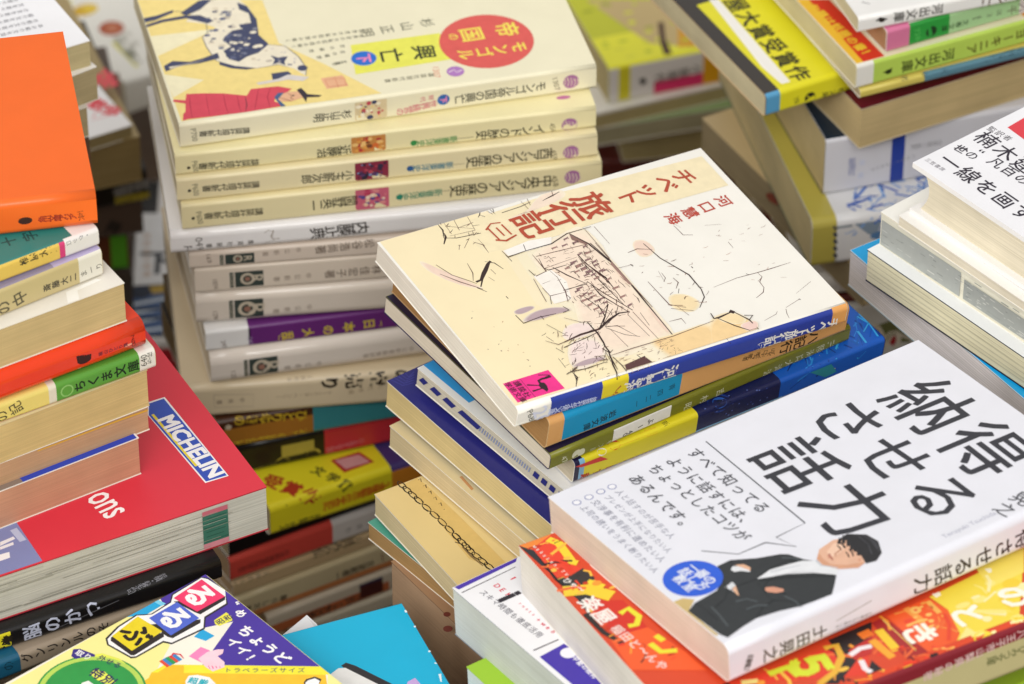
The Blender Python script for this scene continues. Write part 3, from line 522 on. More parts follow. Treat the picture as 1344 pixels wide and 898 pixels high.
('E','picture','3d4465','w',3,[(76.8,-4.1,.6,.4),(74.3,-3.3,.7,.4),(76.3,-6.6,1.3,.7),(78.6,-9.6,1.3,1.2),(80.5,-2.4,1.1,.9),(74.9,-3.3,.8,.4)]),
('E','picture','efe6cf','w',3,[(75.5,-7.5,.8,.7),(75.1,-7.8,.6,.6),(74,-3.6,1.4,.7),(82.2,-3.2,1,.8),(79.1,-6.3,.6,.6),(73.8,-3.9,.8,.6),(77.1,-6.4,1.1,.9),(75.7,-8.3,.8,.6)]),
('E','picture','b5525a','w',3,[(76,-5.6,.9,.9),(79.4,-7.2,.5,.4),(78.1,-3.4,.4,.2),(76.7,-6.6,.6,.3),(81.2,-4.3,.4,.2)]),
('E','picture','c04a58','w',3,[(82.4,-5.8,.7,.4),(82.3,-7.7,.8,.8),(83.8,-7.1,.5,.5),(74.9,-2.7,.5,.2),(78.2,-2.5,1,1),(82.2,-8.7,.4,.3)]),
('E','volume_mark','2c66b0','w',2,[(109.4,-6.1,2.6,2.6)]),
],
'D2': [
('E','publisher_emblem','a9709f','w',2,[(162.9,-7.3,3.3,3.3)]),
('L','publisher_emblem','e8dcc0','w',3,[(.35,[159.9,-4.7,160.6,-7.4,160,-9.3]),(.35,[161.3,-5.1,162,-7.6,161.4,-9.4]),(.35,[162.7,-5.5,163.4,-7.8,162.7,-9.6]),(.35,[164.1,-5.9,164.8,-8,164.1,-9.8]),(.35,[165.5,-6.3,166.2,-8.1,165.5,-10])]),
('T','title','1c1c12','w',4,[('v','インドの歴史',150.1,-7.9,126.2,-7.7,-1.16,.01)]),
('T','author_name','26261c','w',4,[('v','近藤治',69.5,-6.9,60.3,-7.2,-1.12,.01)]),
('T','subtitle','3a8f4e','w',4,[('v','新書東洋史',114.3,-7.9,100.9,-8.1,-1.1,.01)]),
('T','series_number','6a6046','w',4,[('w','456',155.4,-5.5,156.4,-10.1,2.2,0)]),
('T','publisher_name','22221c','w',4,[('v','講談社現代新書',32.3,-8.2,11.2,-7,-1.1,.01)]),
('T','price','77745e','w',4,[('w','P600',7.9,-4,8.3,-9.6,2.3,0)]),
('E','price','22221c','w',2,[(5.4,-7,.7,.7)]),
('P','picture','c98a4a','w',2,[([86.4,-2,86.3,-1.5,86,-1.1,85.6,-.8,85.1,-.7,73.5,-.7,73,-.8,72.6,-1.1,72.3,-1.5,72.2,-2,72.2,-8.2,72.3,-8.7,72.6,-9.2,73,-9.4,73.5,-9.5,85.1,-9.5,85.6,-9.4,86,-9.2,86.3,-8.7,86.4,-8.2],)]),
('E','picture','d9703a','w',3,[(75.4,-6.7,.6,.5),(80.5,-7,1.1,.8),(82.1,-6.1,1.3,.9),(76.4,-8.3,1.1,.7),(83.3,-7.4,1,.7),(75.2,-2.9,.4,.4),(77.9,-4.3,1.2,1),(79.6,-3,.4,.3),(78.5,-3.6,1,.7),(83,-5.4,.9,.5)]),
('E','picture','b33a3a','w',3,[(75.8,-8,.9,.8),(77.2,-2.4,.7,.4),(77.2,-3.3,.6,.3),(77.2,-4.5,1.1,.7),(75.3,-5.4,1.2,.7),(83.5,-3.4,1.1,.6),(78.7,-2.4,.8,.7)]),
('E','picture','efc27a','w',3,[(75.6,-3.8,.6,.5),(77,-5.6,1.1,1),(85,-7.1,.7,.4),(77.4,-4.6,1.1,1),(73.8,-5.1,1.4,.9),(84,-4.8,1.4,.9),(80,-2.9,.9,.9)]),
('E','picture','e0a050','w',3,[(84.1,-7.7,.9,.9),(84.6,-5.6,.6,.5),(76.7,-2.5,.5,.5),(74.5,-8,.8,.7),(75.3,-3.7,1,.6),(78.2,-6.7,1.3,.9),(80.3,-6.6,.6,.3)]),
('E','picture','7a4a30','w',3,[(80.5,-6.9,.4,.3),(79.6,-6.3,1.2,1),(79,-4.5,.9,.5)]),
('L','subtitle','8a8468','w',3,[(.3,[115.1,-7.8,122.8,-7.9])]),
('E','subtitle','3a8f4e','w',3,[(98,-7.5,1.4,1.4)]),
('E','publisher_emblem','c070a0','w',2,[(162.2,9.4,3,1.3)]),
],
'D3': [
('E','publisher_emblem','a9709f','w',2,[(162.9,-7.5,3.3,3.3)]),
('L','publisher_emblem','e8dcc0','w',3,[(.35,[160,-4.9,160.7,-7.6,160,-9.5]),(.35,[161.4,-5.3,162,-7.8,161.4,-9.7]),(.35,[162.8,-5.7,163.4,-8,162.8,-9.8]),(.35,[164.2,-6.1,164.8,-8.1,164.2,-10]),(.35,[165.5,-6.5,166.2,-8.3,165.6,-10.2])]),
('T','title','1c1c12','w',4,[('v','西アジアの歴史',152.3,-6.8,121.8,-7,-1.16,.01)]),
('T','author_name','26261c','w',4,[('v','小玉新次郎',70.4,-6.9,53,-6.6,-1.12,.01)]),
('T','subtitle','2f7d96','w',4,[('v','新書東洋史',112,-7.3,98.7,-7.1,-1.1,.01)]),
('T','series_number','6a6046','w',4,[('w','459',155.3,-5.3,156.3,-10.4,2.2,0)]),
('T','publisher_name','22221c','w',4,[('v','講談社現代新書',32.1,-6.5,12.1,-5.9,-1.1,.01)]),
('T','price','77745e','w',4,[('w','P600',7.4,-3,7.9,-8.8,2.3,0)]),
('E','price','22221c','w',2,[(5.1,-6,.7,.7)]),
('P','picture','8a2f46','w',2,[([87,-2,86.9,-1.5,86.6,-1.1,86.2,-.8,85.7,-.7,74.4,-.7,73.9,-.8,73.5,-1.1,73.2,-1.5,73.1,-2,73.1,-9.1,73.2,-9.6,73.5,-10,73.9,-10.3,74.4,-10.4,85.7,-10.4,86.2,-10.3,86.6,-10,86.9,-9.6,87,-9.1],)]),
('E','picture','3a3048','w',3,[(82.1,-7.4,.9,.8),(83.6,-4,1.3,1.2),(78.8,-6.5,1,.8),(76.4,-7.4,1.3,.7),(78.6,-7.8,.6,.4),(78.6,-7.4,.8,.8),(78.6,-6.7,.7,.6),(80.1,-3.6,.8,.7),(83.2,-5.4,1,.6)]),
('E','picture','7d8fb8','w',3,[(79.5,-7.7,.8,.7),(76.4,-2.6,.8,.4),(82,-8.2,.8,.6),(79.3,-2.6,.5,.4),(81.5,-7.7,1.1,.7),(74.6,-6.5,.7,.5)]),
('E','picture','2f2a3c','w',3,[(75.7,-7,1.1,1),(74.7,-8.8,.5,.3),(77.5,-7.8,1.3,.7),(76.9,-9,1.3,.9),(77.3,-2.7,1,.6),(85.5,-2.7,.7,.6),(78.3,-4.7,.5,.3),(79.6,-5.2,.6,.4),(83.9,-5.8,.5,.5),(77.4,-8.2,.9,.8)]),
('E','picture','b8485a','w',3,[(78,-2.8,.5,.3),(82,-3.8,.6,.4),(79.5,-6.2,1,1),(77.8,-5.2,.8,.7)]),
('E','picture','5a3a66','w',3,[(83.6,-8.8,.5,.4),(76.1,-7.6,1.2,.7),(84,-7.3,.6,.5),(81.1,-7.5,1.1,1),(75.6,-6.1,.6,.5)]),
('L','subtitle','8a8468','w',3,[(.3,[112.6,-7.3,118.5,-7.4])]),
('E','subtitle','2f5f96','w',3,[(95.9,-6.9,1.4,1.4)]),
],
'D4': [
('E','publisher_emblem','a9709f','w',2,[(161.7,-6.1,3.3,3.3)]),
('L','publisher_emblem','e8dcc0','w',3,[(.35,[158.6,-3.4,159.3,-6.2,158.7,-8.2]),(.35,[160.1,-3.8,160.8,-6.4,160.1,-8.4]),(.35,[161.6,-4.2,162.3,-6.6,161.6,-8.6]),(.35,[163,-4.6,163.7,-6.8,163,-8.8]),(.35,[164.5,-5,165.2,-7,164.5,-8.9])]),
('T','title','1c1c12','w',4,[('v','中央アジアの歴史',150.7,-6.8,113.3,-6.9,-1.16,.01)]),
('T','author_name','26261c','w',4,[('v','間野英二',69.8,-6.3,55.7,-6.7,-1.12,.01)]),
('T','subtitle','2f8a70','w',4,[('v','新書東洋史',105.5,-6.8,91.7,-7.1,-1.1,.01)]),
('T','series_number','6a6046','w',4,[('w','458',154,-4.3,154.9,-10,2.2,0)]),
('T','publisher_name','22221c','w',4,[('v','講談社現代新書',31.5,-6.9,10.9,-6.5,-1.1,.01)]),
('T','price','77745e','w',4,[('w','P600',6.9,-3.9,7.5,-10,2.3,0)]),
('E','price','22221c','w',2,[(4.6,-6.9,.7,.7)]),
('P','picture','c9637a','w',2,[([85.3,-2,85.2,-1.5,84.9,-1.1,84.5,-.8,84,-.7,72.7,-.7,72.2,-.8,71.8,-1.1,71.5,-1.5,71.4,-2,71.4,-10.4,71.5,-10.9,71.8,-11.3,72.2,-11.6,72.7,-11.7,84,-11.7,84.5,-11.6,84.9,-11.3,85.2,-10.9,85.3,-10.4],)]),
('E','picture','5a4a8a','w',3,[(82.5,-7.7,1,.6),(80.3,-5.2,1.3,1.3),(78.6,-6.2,1,.9),(79.7,-5.2,1.3,1),(80.8,-5.9,.8,.6),(73.3,-4.8,.8,.6),(74.6,-5.3,1,1),(76.3,-8.4,1,.8),(80.3,-8.3,1,.6),(76.6,-8.5,.6,.5)]),
('E','picture','b83a5a','w',3,[(75.7,-4.5,.6,.4),(80.3,-6,.9,.7),(75.8,-3.5,.9,.5),(76.4,-2.1,1.2,.6),(80.6,-7.9,.4,.3),(76,-3.6,.7,.5),(77,-3.6,1.1,.8),(79.3,-9.3,.5,.5)]),
('E','picture','d98a8a','w',3,[(79.3,-2.4,1,.6),(82.7,-8.6,1.3,1),(80.3,-2.8,1.1,.8),(78.9,-4.1,.6,.6),(83.8,-4.8,.5,.3),(76,-7.1,.6,.4),(74.8,-9,.7,.6),(76.4,-6.1,.9,.8)]),
('E','picture','f0d8c0','w',3,[(77.9,-9.8,.7,.6),(78.6,-4.7,1.4,.9),(76.5,-5.5,.9,.9),(77.3,-4.9,.6,.4),(83,-6.7,.7,.6)]),
('E','picture','e8c8a8','w',3,[(75.7,-9.1,.9,.9),(76.4,-7.3,.9,.7),(79.7,-4.9,.8,.6)]),
('L','subtitle','8a8468','w',3,[(.3,[106.1,-6.4,110.7,-6.4])]),
('E','subtitle','2f8a70','w',3,[(89.6,-7.1,1.4,1.4)]),
],
'D5': [
('T','author_name','3a3430','w',4,[('v','内藤正典',78.4,-5.7,60.3,-6.8,-1.12,.02)]),
('T','publisher_name','5a544c','w',4,[('v','集英社新書',32.7,-8,15.6,-7.8,2.6,.01)]),
('L','publisher_name','8a8480','w',3,[(.25,[13.9,-.5,13.7,-10.9])]),
('T','series_number','6a6460','w',4,[('w','0491',11.5,-3.1,12.1,-11.5,3,0)]),
('T','series_number','5a5450','w',4,[('w','A',6.7,-6.3,7.9,-9.4,3.4,0)]),
('L','publisher_logo','8a7a68','w',3,[(.3,[38.5,-3.8,40.3,-2.4,42.3,-3.7,41,-5.6,42.6,-7.9,40.1,-8.7,38.4,-9.5]),(.3,[42.3,-2.7,41.4,-7.2,44.7,-7.3])]),
],
'D6': [
('T','author_name','77685c','w',4,[('v','松谷浩尚著',74.2,-1.7,54,-3.2,0,.01)]),
('T','publisher_name','8a7a6c','w',4,[('v','中公新書',44.8,-2.3,31.3,-3.1,2.6,0)]),
('R','publisher_logo','3a4440','w',2,[(14.7,26.7,-7.06,-1.97)]),
('R','publisher_logo','4a544e','w',2,[(12.5,14.1,-7.06,-1.97)]),
('E','publisher_logo','c8bca8','w',3,[(19.9,-4.5,1.9,1.9)]),
('E','publisher_logo','3a4440','w',4,[(19.9,-4.5,1.2,1.2)]),
('E','publisher_logo','9a7060','w',5,[(19.9,-4.5,.7,.7)]),
('T','publisher_logo','c8bca8','w',4,[('v','R',24.1,-4.5,23.7,-4.5,4.8,.01)]),
('T','publisher_logo','b8ac98','w',4,[('w','中公新書',13.3,-2.5,13.3,-6.6,.9,0)]),
('T','series_number','77685c','w',4,[('w','169',7.9,-1.1,8.2,-5.5,2,0)]),
],
'D7': [
('T','author_name','77685c','w',4,[('v','林佳宏子著',75,-7.4,55.6,-7.9,0,.01)]),
('T','publisher_name','8a7a6c','w',4,[('v','中公新書',46.7,-7.7,33.6,-8.2,2.8,0)]),
('R','publisher_logo','3a4440','w',2,[(16.5,28.2,-10.84,-3.03)]),
('R','publisher_logo','4a544e','w',2,[(14.3,15.9,-10.84,-3.03)]),
('E','publisher_logo','c8bca8','w',3,[(21.6,-6.9,3,3)]),
('E','publisher_logo','3a4440','w',4,[(21.6,-6.9,1.9,1.9)]),
('E','publisher_logo','9a7060','w',5,[(21.6,-6.9,1.1,1.1)]),
('T','publisher_logo','c8bca8','w',4,[('v','R',25.6,-6.9,25.2,-6.9,7.4,.01)]),
('T','publisher_logo','b8ac98','w',4,[('w','中公新書',15.1,-3.8,15.1,-10.1,.9,0)]),
('T','series_number','77685c','w',4,[('w','1834',8.1,-6,8.5,-10.8,2,0)]),
],
'D8': [
('T','publisher_name','8a7a6c','w',4,[('v','中公新書',46.7,-10.4,33,-11.2,2.8,0)]),
('R','publisher_logo','3a4440','w',2,[(15.9,27.8,-13.99,-3.9)]),
('R','publisher_logo','4a544e','w',2,[(13.7,15.3,-13.99,-3.9)]),
('E','publisher_logo','c8bca8','w',3,[(21.1,-8.9,3.8,3.8)]),
('E','publisher_logo','3a4440','w',4,[(21.1,-8.9,2.4,2.4)]),
('E','publisher_logo','9a7060','w',5,[(21.1,-8.9,1.4,1.4)]),
('T','publisher_logo','c8bca8','w',4,[('v','R',25.2,-8.9,24.8,-8.9,9.6,.01)]),
('T','publisher_logo','b8ac98','w',4,[('w','中公新書',14.5,-4.9,14.5,-13,.9,0)]),
('T','series_number','77685c','w',4,[('w','1296',7.7,-9.1,8.1,-14.2,2,0)]),
],
'D9': [
('R','paper_band','6a2d78','w',1,[(18,173.8,-10.2,20)]),
('R','paper_band','3a2440','w',2,[(18,18.8,-9.2,-.6)]),
('T','band_title','d8c23a','w',4,[('v','日本の大乱',68.7,-6.2,34.2,-7.6,5.4,.03),('v','「',74.5,-5.9,72.6,-6.2,4,0),('v','」',29.9,-8.1,27.5,-7.9,4,0)]),
('T','series_number','b09ac0','w',4,[('w','2401',18.4,-5.4,19,-10.3,2,0)]),
('T','series_number','77685c','w',4,[('w','2401',7.2,-5.5,8,-10.1,2,0)]),
],
'D10': [
('T','publisher_name','8a7a6c','w',4,[('v','中公新書',45.5,-11.2,32.2,-11.1,2.8,0)]),
('R','publisher_logo','3a4440','w',2,[(16.2,28.2,-13.54,-3.78)]),
('R','publisher_logo','4a544e','w',2,[(14,15.6,-13.54,-3.78)]),
('E','publisher_logo','c8bca8','w',3,[(21.4,-8.7,3.7,3.7)]),
('E','publisher_logo','3a4440','w',4,[(21.4,-8.7,2.3,2.3)]),
('E','publisher_logo','9a7060','w',5,[(21.4,-8.7,1.4,1.4)]),
('T','publisher_logo','c8bca8','w',4,[('v','R',25.6,-8.7,25.2,-8.7,9.3,.01)]),
('T','publisher_logo','b8ac98','w',4,[('w','中公新書',14.8,-4.7,14.8,-12.6,.9,0)]),
('T','author_name','9a8a7a','w',4,[('v','中公新書編集部著',84.9,-9.9,65.5,-10.5,2.6,0)]),
('T','series_number','77685c','w',4,[('w','1252',9.3,-9,9.6,-14.5,2,0)]),
],
'D11': [
('T','title','1a120a','w',4,[('v','の空売り',92,-2.7,61.5,-3.4,8,.05)]),
('T','author_name','a08c70','w',4,[('v','トーエンタ・ヘンリー',61.3,-8.5,39.9,-8.5,2.6,0)]),
('T','subtitle','a08c70','w',4,[('v','禁じられた市場',95.3,-5.9,70.4,-8.9,2.6,0),('v','文庫判本',53.5,1,44.9,.5,2.6,0)]),
('L','publisher_logo','b0a08a','w',3,[(.3,[12.9,-4.8,29.5,-6.2,29.3,-12.6,12.9,-11.5,12.9,-4.8])]),
('T','publisher_name','8a7a68','w',4,[('v','中央書',24.6,-8.7,15.1,-8.9,2.6,0)]),
],
'D12': [
('R','cover_print','3a8a94','w',1,[(41.5,151.8,-15.4,50)]),
('R','cover_print','a8702a','w',1,[(.2,41.5,-15.4,-5)]),
('R','cover_print','4a2a18','w',1,[(.2,41.5,-5,50)]),
('T','title','cfae2e','w',4,[('v','ひとり歩きの',36.4,-4.4,10,-1.3,6,.03)]),
('T','subtitle','d8b838','w',4,[('v','本当の旅行案内',37,-14.4,9.5,-14.5,5,.03)]),
('E','publisher_logo','c8b8a0','w',2,[(5,-3.9,1.4,1.4)]),
],
'D13': [
('R','cover_print','cc343c','w',1,[(43,151.8,-15.3,50)]),
('R','title_oval','b8a848','w',2,[(24,38.4,-11,-4.6)]),
('E','title_oval','b8a848','w',2,[(24.3,-13.8,3.2,3.2),(38.1,-12.8,3.2,3.2)]),
('T','title','2a2218','w',4,[('v','遠い国',36,-12.4,26.4,-13.1,4.4,.03)]),
('T','author_name','d88890','w',4,[('v','ハードボイルド小説',59.6,-10.7,45.1,-12.1,3.2,0)]),
('T','publisher_name','8a7a50','w',4,[('v','文庫',20.4,-13.8,14.9,-14.6,3,0)]),
],
'D14': [
('R','paper_band','f2e42a','w',1,[(.2,57.5,-15.6,46)]),
('R','cover_print','4a3a78','w',1,[(57.5,151.8,-2,50)]),
('R','cover_print','d88a2a','w',1,[(57.5,151.8,-15.6,-2)]),
('T','band_title','b83a20','w',4,[('h','受賞作',8.6,14.9,19.3,-.6,9,.04)]),
('T','band_title','3a3a1c','w',4,[('h','文学賞',29,12.3,35.8,-1,6,.03)]),
('T','band_text','d86a20','w',4,[('v','３週連続第一位太平記',54.3,-8.1,27.3,-8.9,5,.03)]),
('T','band_text','5a5420','w',4,[('v','芥川龍之介文',21.4,-13.4,6.2,-13.4,4,.02)]),
('P','band_picture','b8322a','w',2,[([36.8,16.5,50.1,16.1,52.8,7.1,38.3,6.5],)]),
('P','band_picture','d8a0a0','w',3,[([38.3,15.7,49.1,14.5,51.2,7.9,39.9,8.3],)]),
('L','band_picture','6a6020','w',3,[(.6,[2.9,4.2,7.8,-1.3,15.4,-2.8,21.8,-.1,26.1,3.7])]),
],
'D16': [
('R','cover_print','e85448','w',1,[(.2,49.4,-12.6,2.5)]),
('R','cover_print','e6e0da','w',1,[(49.4,151.8,-12.6,2.5)]),
('T','author_name','7a2a26','w',4,[('v','社会問題資料研究会',26.9,-7.5,5.5,-7.6,3.6,0)]),
('T','publisher_name','8a8480','w',4,[('v','集英社',67.6,-7.7,57,-7.2,3,0)]),
],
'D17': [
('T','title','5a4a38','w',4,[('v','古典文学全集',60.1,-.3,41.6,0,5,.03)]),
('T','publisher_name','6a5844','w',4,[('v','文庫の大黒',16.6,-.6,1,.1,3.4,0)]),
],
'D18': [
('R','cover_print','dc8c54','w',1,[(.2,151.8,-14,-10)]),
('T','author_name','5a4a38','w',4,[('v','古波蔵著一',65,-7.7,49,-7.9,4,.02)]),
('T','publisher_name','5a4a38','w',4,[('v','暮らし文庫',22.6,-8.8,5.7,-7.6,3.4,.02)]),
('P','picture','8a3a28','w',2,[([70.4,-3.9,75.6,-13.1,74.9,-14.1,71,-8.8],)]),
],
'D19': [
('R','cover_print','d87a4a','w',1,[(.2,60,-12,-6)]),
('P','picture','5a2a26','w',2,[([45.3,-2.6,56.8,-3,57,-10.6,45.8,-10.3],)]),
('P','picture','3a4468','w',3,[([45.3,-1.5,56.8,-1.9,56.8,-3.4,45.3,-3],)]),
('T','title','4a3c30','w',4,[('v','江戸・上方の食',43.5,-8.9,21,-8.5,5,.02)]),
],
'E1': [
('P','cover_print',(243,239,226),'w',1,[([1.1,104.8,71,95.2,66.7,65.4,63.1,37.5,72.3,14.2,85.2,-8.4,7.3,1.4,.1,1],)]),
('P','cover_print',(244,237,220),'w',1,[([1.1,104.8,66.6,97.1,62.3,67.3,58.8,39.4,68.1,16.1,79.4,-6.4,7.3,1.4,.1,1],)]),
('P','cover_print',(244,236,214),'w',1,[([1.1,104.8,62.2,98.9,58,69.2,54.5,41.3,63.8,17.9,73.6,-4.3,7.3,1.4,.1,1],)]),
('P','cover_print',(244,234,208),'w',1,[([1.1,104.8,57.8,100.8,53.6,71.1,50.2,43.2,59.5,19.8,67.8,-2.3,7.3,1.4,.1,1],)]),
('P','cover_print',(244,233,202),'w',1,[([1.1,104.8,53.4,102.7,49.3,73,45.9,45,55.2,21.7,62,-.2,7.3,1.4,.1,1],)]),
('P','cover_print',(245,231,196),'w',1,[([1.1,104.8,49.1,104.6,44.9,74.8,41.6,46.9,51,23.6,57.6,1.6,7.3,1.4,.1,1],)]),
('P','cover_print',(245,230,190),'w',1,[([1.1,104.8,44.7,104.8,40.6,76.7,37.3,48.8,46.7,25.4,53.3,3.5,7.3,1.4,.1,1],)]),
('P','title_panel','f1e3bd','w',2,[([145.4,100.2,145.2,80.5,90.5,81.5,55.1,80.4,34.7,82.8,32.8,102,69.2,103.6],)]),
('P','picture',(244,233,209),'w',3,[([64.7,99.4,67.8,101.8,70.8,103.5,73.7,104.7,76.4,104.7,79,104.7,80.9,104.7,82.2,104,82.8,102.9,82.8,101.5,81.6,100.3,79.4,99.3,76.1,98.6,71.7,98,67.4,97.6,63.3,97.3,59.3,97,55.4,96.9,53.1,96.7,52.4,96.6,53.4,96.4,56,96.2,58.8,96.6,61.6,97.7],)]),
('P','picture',(244,230,207),'w',3,[([64.9,99.5,67.9,101.7,70.7,103.4,73.5,104.4,76.1,104.7,78.5,104.7,80.3,104.5,81.5,103.8,82.1,102.7,82.1,101.4,81,100.3,78.9,99.3,75.7,98.6,71.6,98.1,67.5,97.7,63.6,97.4,59.7,97.2,56,97,53.9,96.9,53.2,96.7,54.2,96.6,56.6,96.4,59.3,96.8,62,97.8],)]),
('P','picture',(243,228,206),'w',3,[([65.1,99.5,67.9,101.6,70.6,103.2,73.2,104.2,75.7,104.7,78,104.6,79.7,104.2,80.9,103.6,81.4,102.6,81.4,101.3,80.3,100.2,78.3,99.4,75.4,98.7,71.4,98.2,67.6,97.8,63.8,97.5,60.2,97.3,56.7,97.2,54.6,97,54,96.9,54.9,96.7,57.3,96.6,59.8,97,62.3,97.9],)]),
('P','picture',(243,225,204),'w',3,[([65.3,99.5,68,101.5,70.5,103,73,104,75.3,104.4,77.5,104.4,79.1,104,80.2,103.4,80.7,102.4,80.7,101.2,79.7,100.2,77.8,99.4,75,98.8,71.3,98.3,67.6,97.9,64.1,97.7,60.7,97.5,57.4,97.3,55.4,97.2,54.9,97.1,55.7,96.9,57.9,96.7,60.2,97.1,62.7,98],)]),
('P','picture',(243,223,203),'w',3,[([65.5,99.5,68,101.4,70.4,102.8,72.7,103.7,74.9,104.2,77,104.1,78.5,103.8,79.6,103.2,80,102.3,80,101.2,79.1,100.2,77.3,99.4,74.6,98.8,71.1,98.4,67.7,98.1,64.4,97.8,61.2,97.6,58,97.5,56.2,97.4,55.7,97.2,56.4,97.1,58.5,96.9,60.7,97.3,63.1,98.2],)]),
('P','picture',(244,233,209),'w',2,[([57.9,78.1,63.1,79.6,67.6,80.8,71.2,81.7,74.1,82.2,76.1,82.4,77.6,81.1,78.7,78.4,79.2,74.2,79.2,68.7,78.2,62.9,76.3,56.9,73.3,50.7,69.3,44.3,65.3,39.9,61.3,37.6,57.4,37.2,53.4,39,50.8,41.6,49.5,45.1,49.5,49.5,50.8,54.7,51.5,59,51.7,62.1,51.4,64.3,50.4,65.3,49.8,66.7,49.5,68.3,49.4,70.3,49.6,72.4,51.1,74.5,53.9,76.3],),([76.7,70.4,77.5,67,78,62.5,78.3,56.9,78.2,50.2,77.9,42.4,77.7,35.2,77.6,28.6,77.5,22.7,77.5,17.3,76.8,13.3,75.4,10.7,73.2,9.5,70.3,9.8,66.8,9.8,62.8,9.7,58.2,9.5,53.1,9.1,49.2,10,46.5,12.3,45.1,15.8,44.9,20.7,45.1,25.1,45.6,29.2,46.4,32.8,47.7,36,48.9,39.1,50,42.1,51.2,45,52.3,47.7,53.3,50.4,54.1,53.1,54.7,55.7,55.1,58.2,56,61.1,57.4,64.3,59.3,67.9,61.7,71.8,64.2,74.6,66.7,76.3,69.2,76.9,71.7,76.3,73.9,75,75.5,73.1],)]),
('P','picture',(244,230,207),'w',2,[([58,77.3,63.1,78.8,67.3,80,70.8,80.8,73.5,81.3,75.4,81.4,76.8,80.2,77.8,77.6,78.3,73.7,78.3,68.4,77.4,62.9,75.5,57.2,72.7,51.3,68.9,45.2,65.1,41.1,61.3,38.8,57.6,38.5,53.8,40.2,51.3,42.6,50.1,46,50.1,50.1,51.3,55.2,52,59.2,52.2,62.2,51.9,64.2,51,65.2,50.4,66.5,50.1,68.1,50,69.9,50.2,72,51.6,73.9,54.2,75.7],),([76,69,76.8,65.7,77.3,61.5,77.5,56.2,77.5,49.8,77.2,42.4,77,35.5,76.8,29.3,76.8,23.6,76.8,18.5,76.1,14.7,74.8,12.2,72.7,11.1,69.9,11.3,66.6,11.4,62.8,11.3,58.4,11.1,53.6,10.7,49.9,11.6,47.3,13.7,46,17.1,45.8,21.7,45.9,25.9,46.4,29.8,47.2,33.2,48.4,36.3,49.5,39.2,50.7,42.1,51.8,44.8,52.8,47.4,53.8,50,54.5,52.5,55.1,55,55.5,57.4,56.3,60.1,57.7,63.2,59.5,66.6,61.8,70.3,64.1,73,66.5,74.6,68.9,75.1,71.3,74.6,73.3,73.4,74.9,71.5],)]),
('P','picture',(243,228,206),'w',2,[([58.2,76.6,63,78,67,79.1,70.3,79.9,72.8,80.3,74.7,80.5,76,79.3,77,76.9,77.4,73.2,77.5,68.1,76.6,62.9,74.8,57.5,72.1,51.9,68.5,46.2,64.9,42.2,61.3,40.1,57.8,39.8,54.2,41.4,51.9,43.7,50.7,46.9,50.7,50.8,51.8,55.6,52.5,59.4,52.7,62.2,52.4,64.2,51.5,65.1,51,66.4,50.7,67.8,50.6,69.6,50.8,71.5,52.1,73.4,54.6,75.1],),([75.3,67.5,76,64.5,76.5,60.4,76.7,55.4,76.7,49.4,76.4,42.3,76.2,35.9,76.1,29.9,76,24.5,76.1,19.7,75.4,16.1,74.1,13.8,72.2,12.7,69.5,12.9,66.4,13,62.8,12.9,58.7,12.7,54,12.3,50.5,13.2,48.1,15.2,46.8,18.4,46.7,22.7,46.8,26.7,47.3,30.4,48,33.7,49.1,36.5,50.2,39.3,51.3,42,52.3,44.6,53.4,47.1,54.2,49.5,54.9,51.9,55.5,54.2,55.8,56.6,56.7,59.2,57.9,62.1,59.7,65.3,61.8,68.8,64,71.3,66.3,72.8,68.5,73.3,70.8,72.8,72.8,71.7,74.2,69.9],)]),
('P','picture',(243,225,204),'w',2,[([58.4,75.9,62.9,77.2,66.7,78.2,69.8,79,72.2,79.4,73.9,79.5,75.2,78.4,76.1,76.1,76.6,72.6,76.6,67.9,75.8,62.9,74.1,57.8,71.5,52.6,68.1,47.1,64.7,43.4,61.3,41.4,58,41.1,54.6,42.6,52.4,44.8,51.3,47.8,51.3,51.5,52.4,56,53,59.6,53.2,62.3,52.9,64.1,52.1,65,51.5,66.2,51.3,67.6,51.2,69.2,51.4,71.1,52.7,72.8,55,74.4],),([74.7,66.1,75.3,63.2,75.7,59.4,75.9,54.6,75.9,48.9,75.7,42.3,75.5,36.2,75.4,30.6,75.3,25.5,75.3,20.9,74.7,17.5,73.5,15.3,71.6,14.3,69.2,14.5,66.2,14.5,62.8,14.5,58.9,14.3,54.5,13.9,51.2,14.7,48.9,16.6,47.7,19.6,47.5,23.8,47.7,27.6,48.1,31,48.9,34.1,49.9,36.8,50.9,39.5,51.9,42,52.9,44.4,53.9,46.8,54.7,49.1,55.4,51.3,55.9,53.5,56.2,55.7,57,58.2,58.2,60.9,59.8,64,61.9,67.3,64,69.7,66.1,71.1,68.2,71.6,70.4,71.1,72.2,70,73.6,68.4],)]),
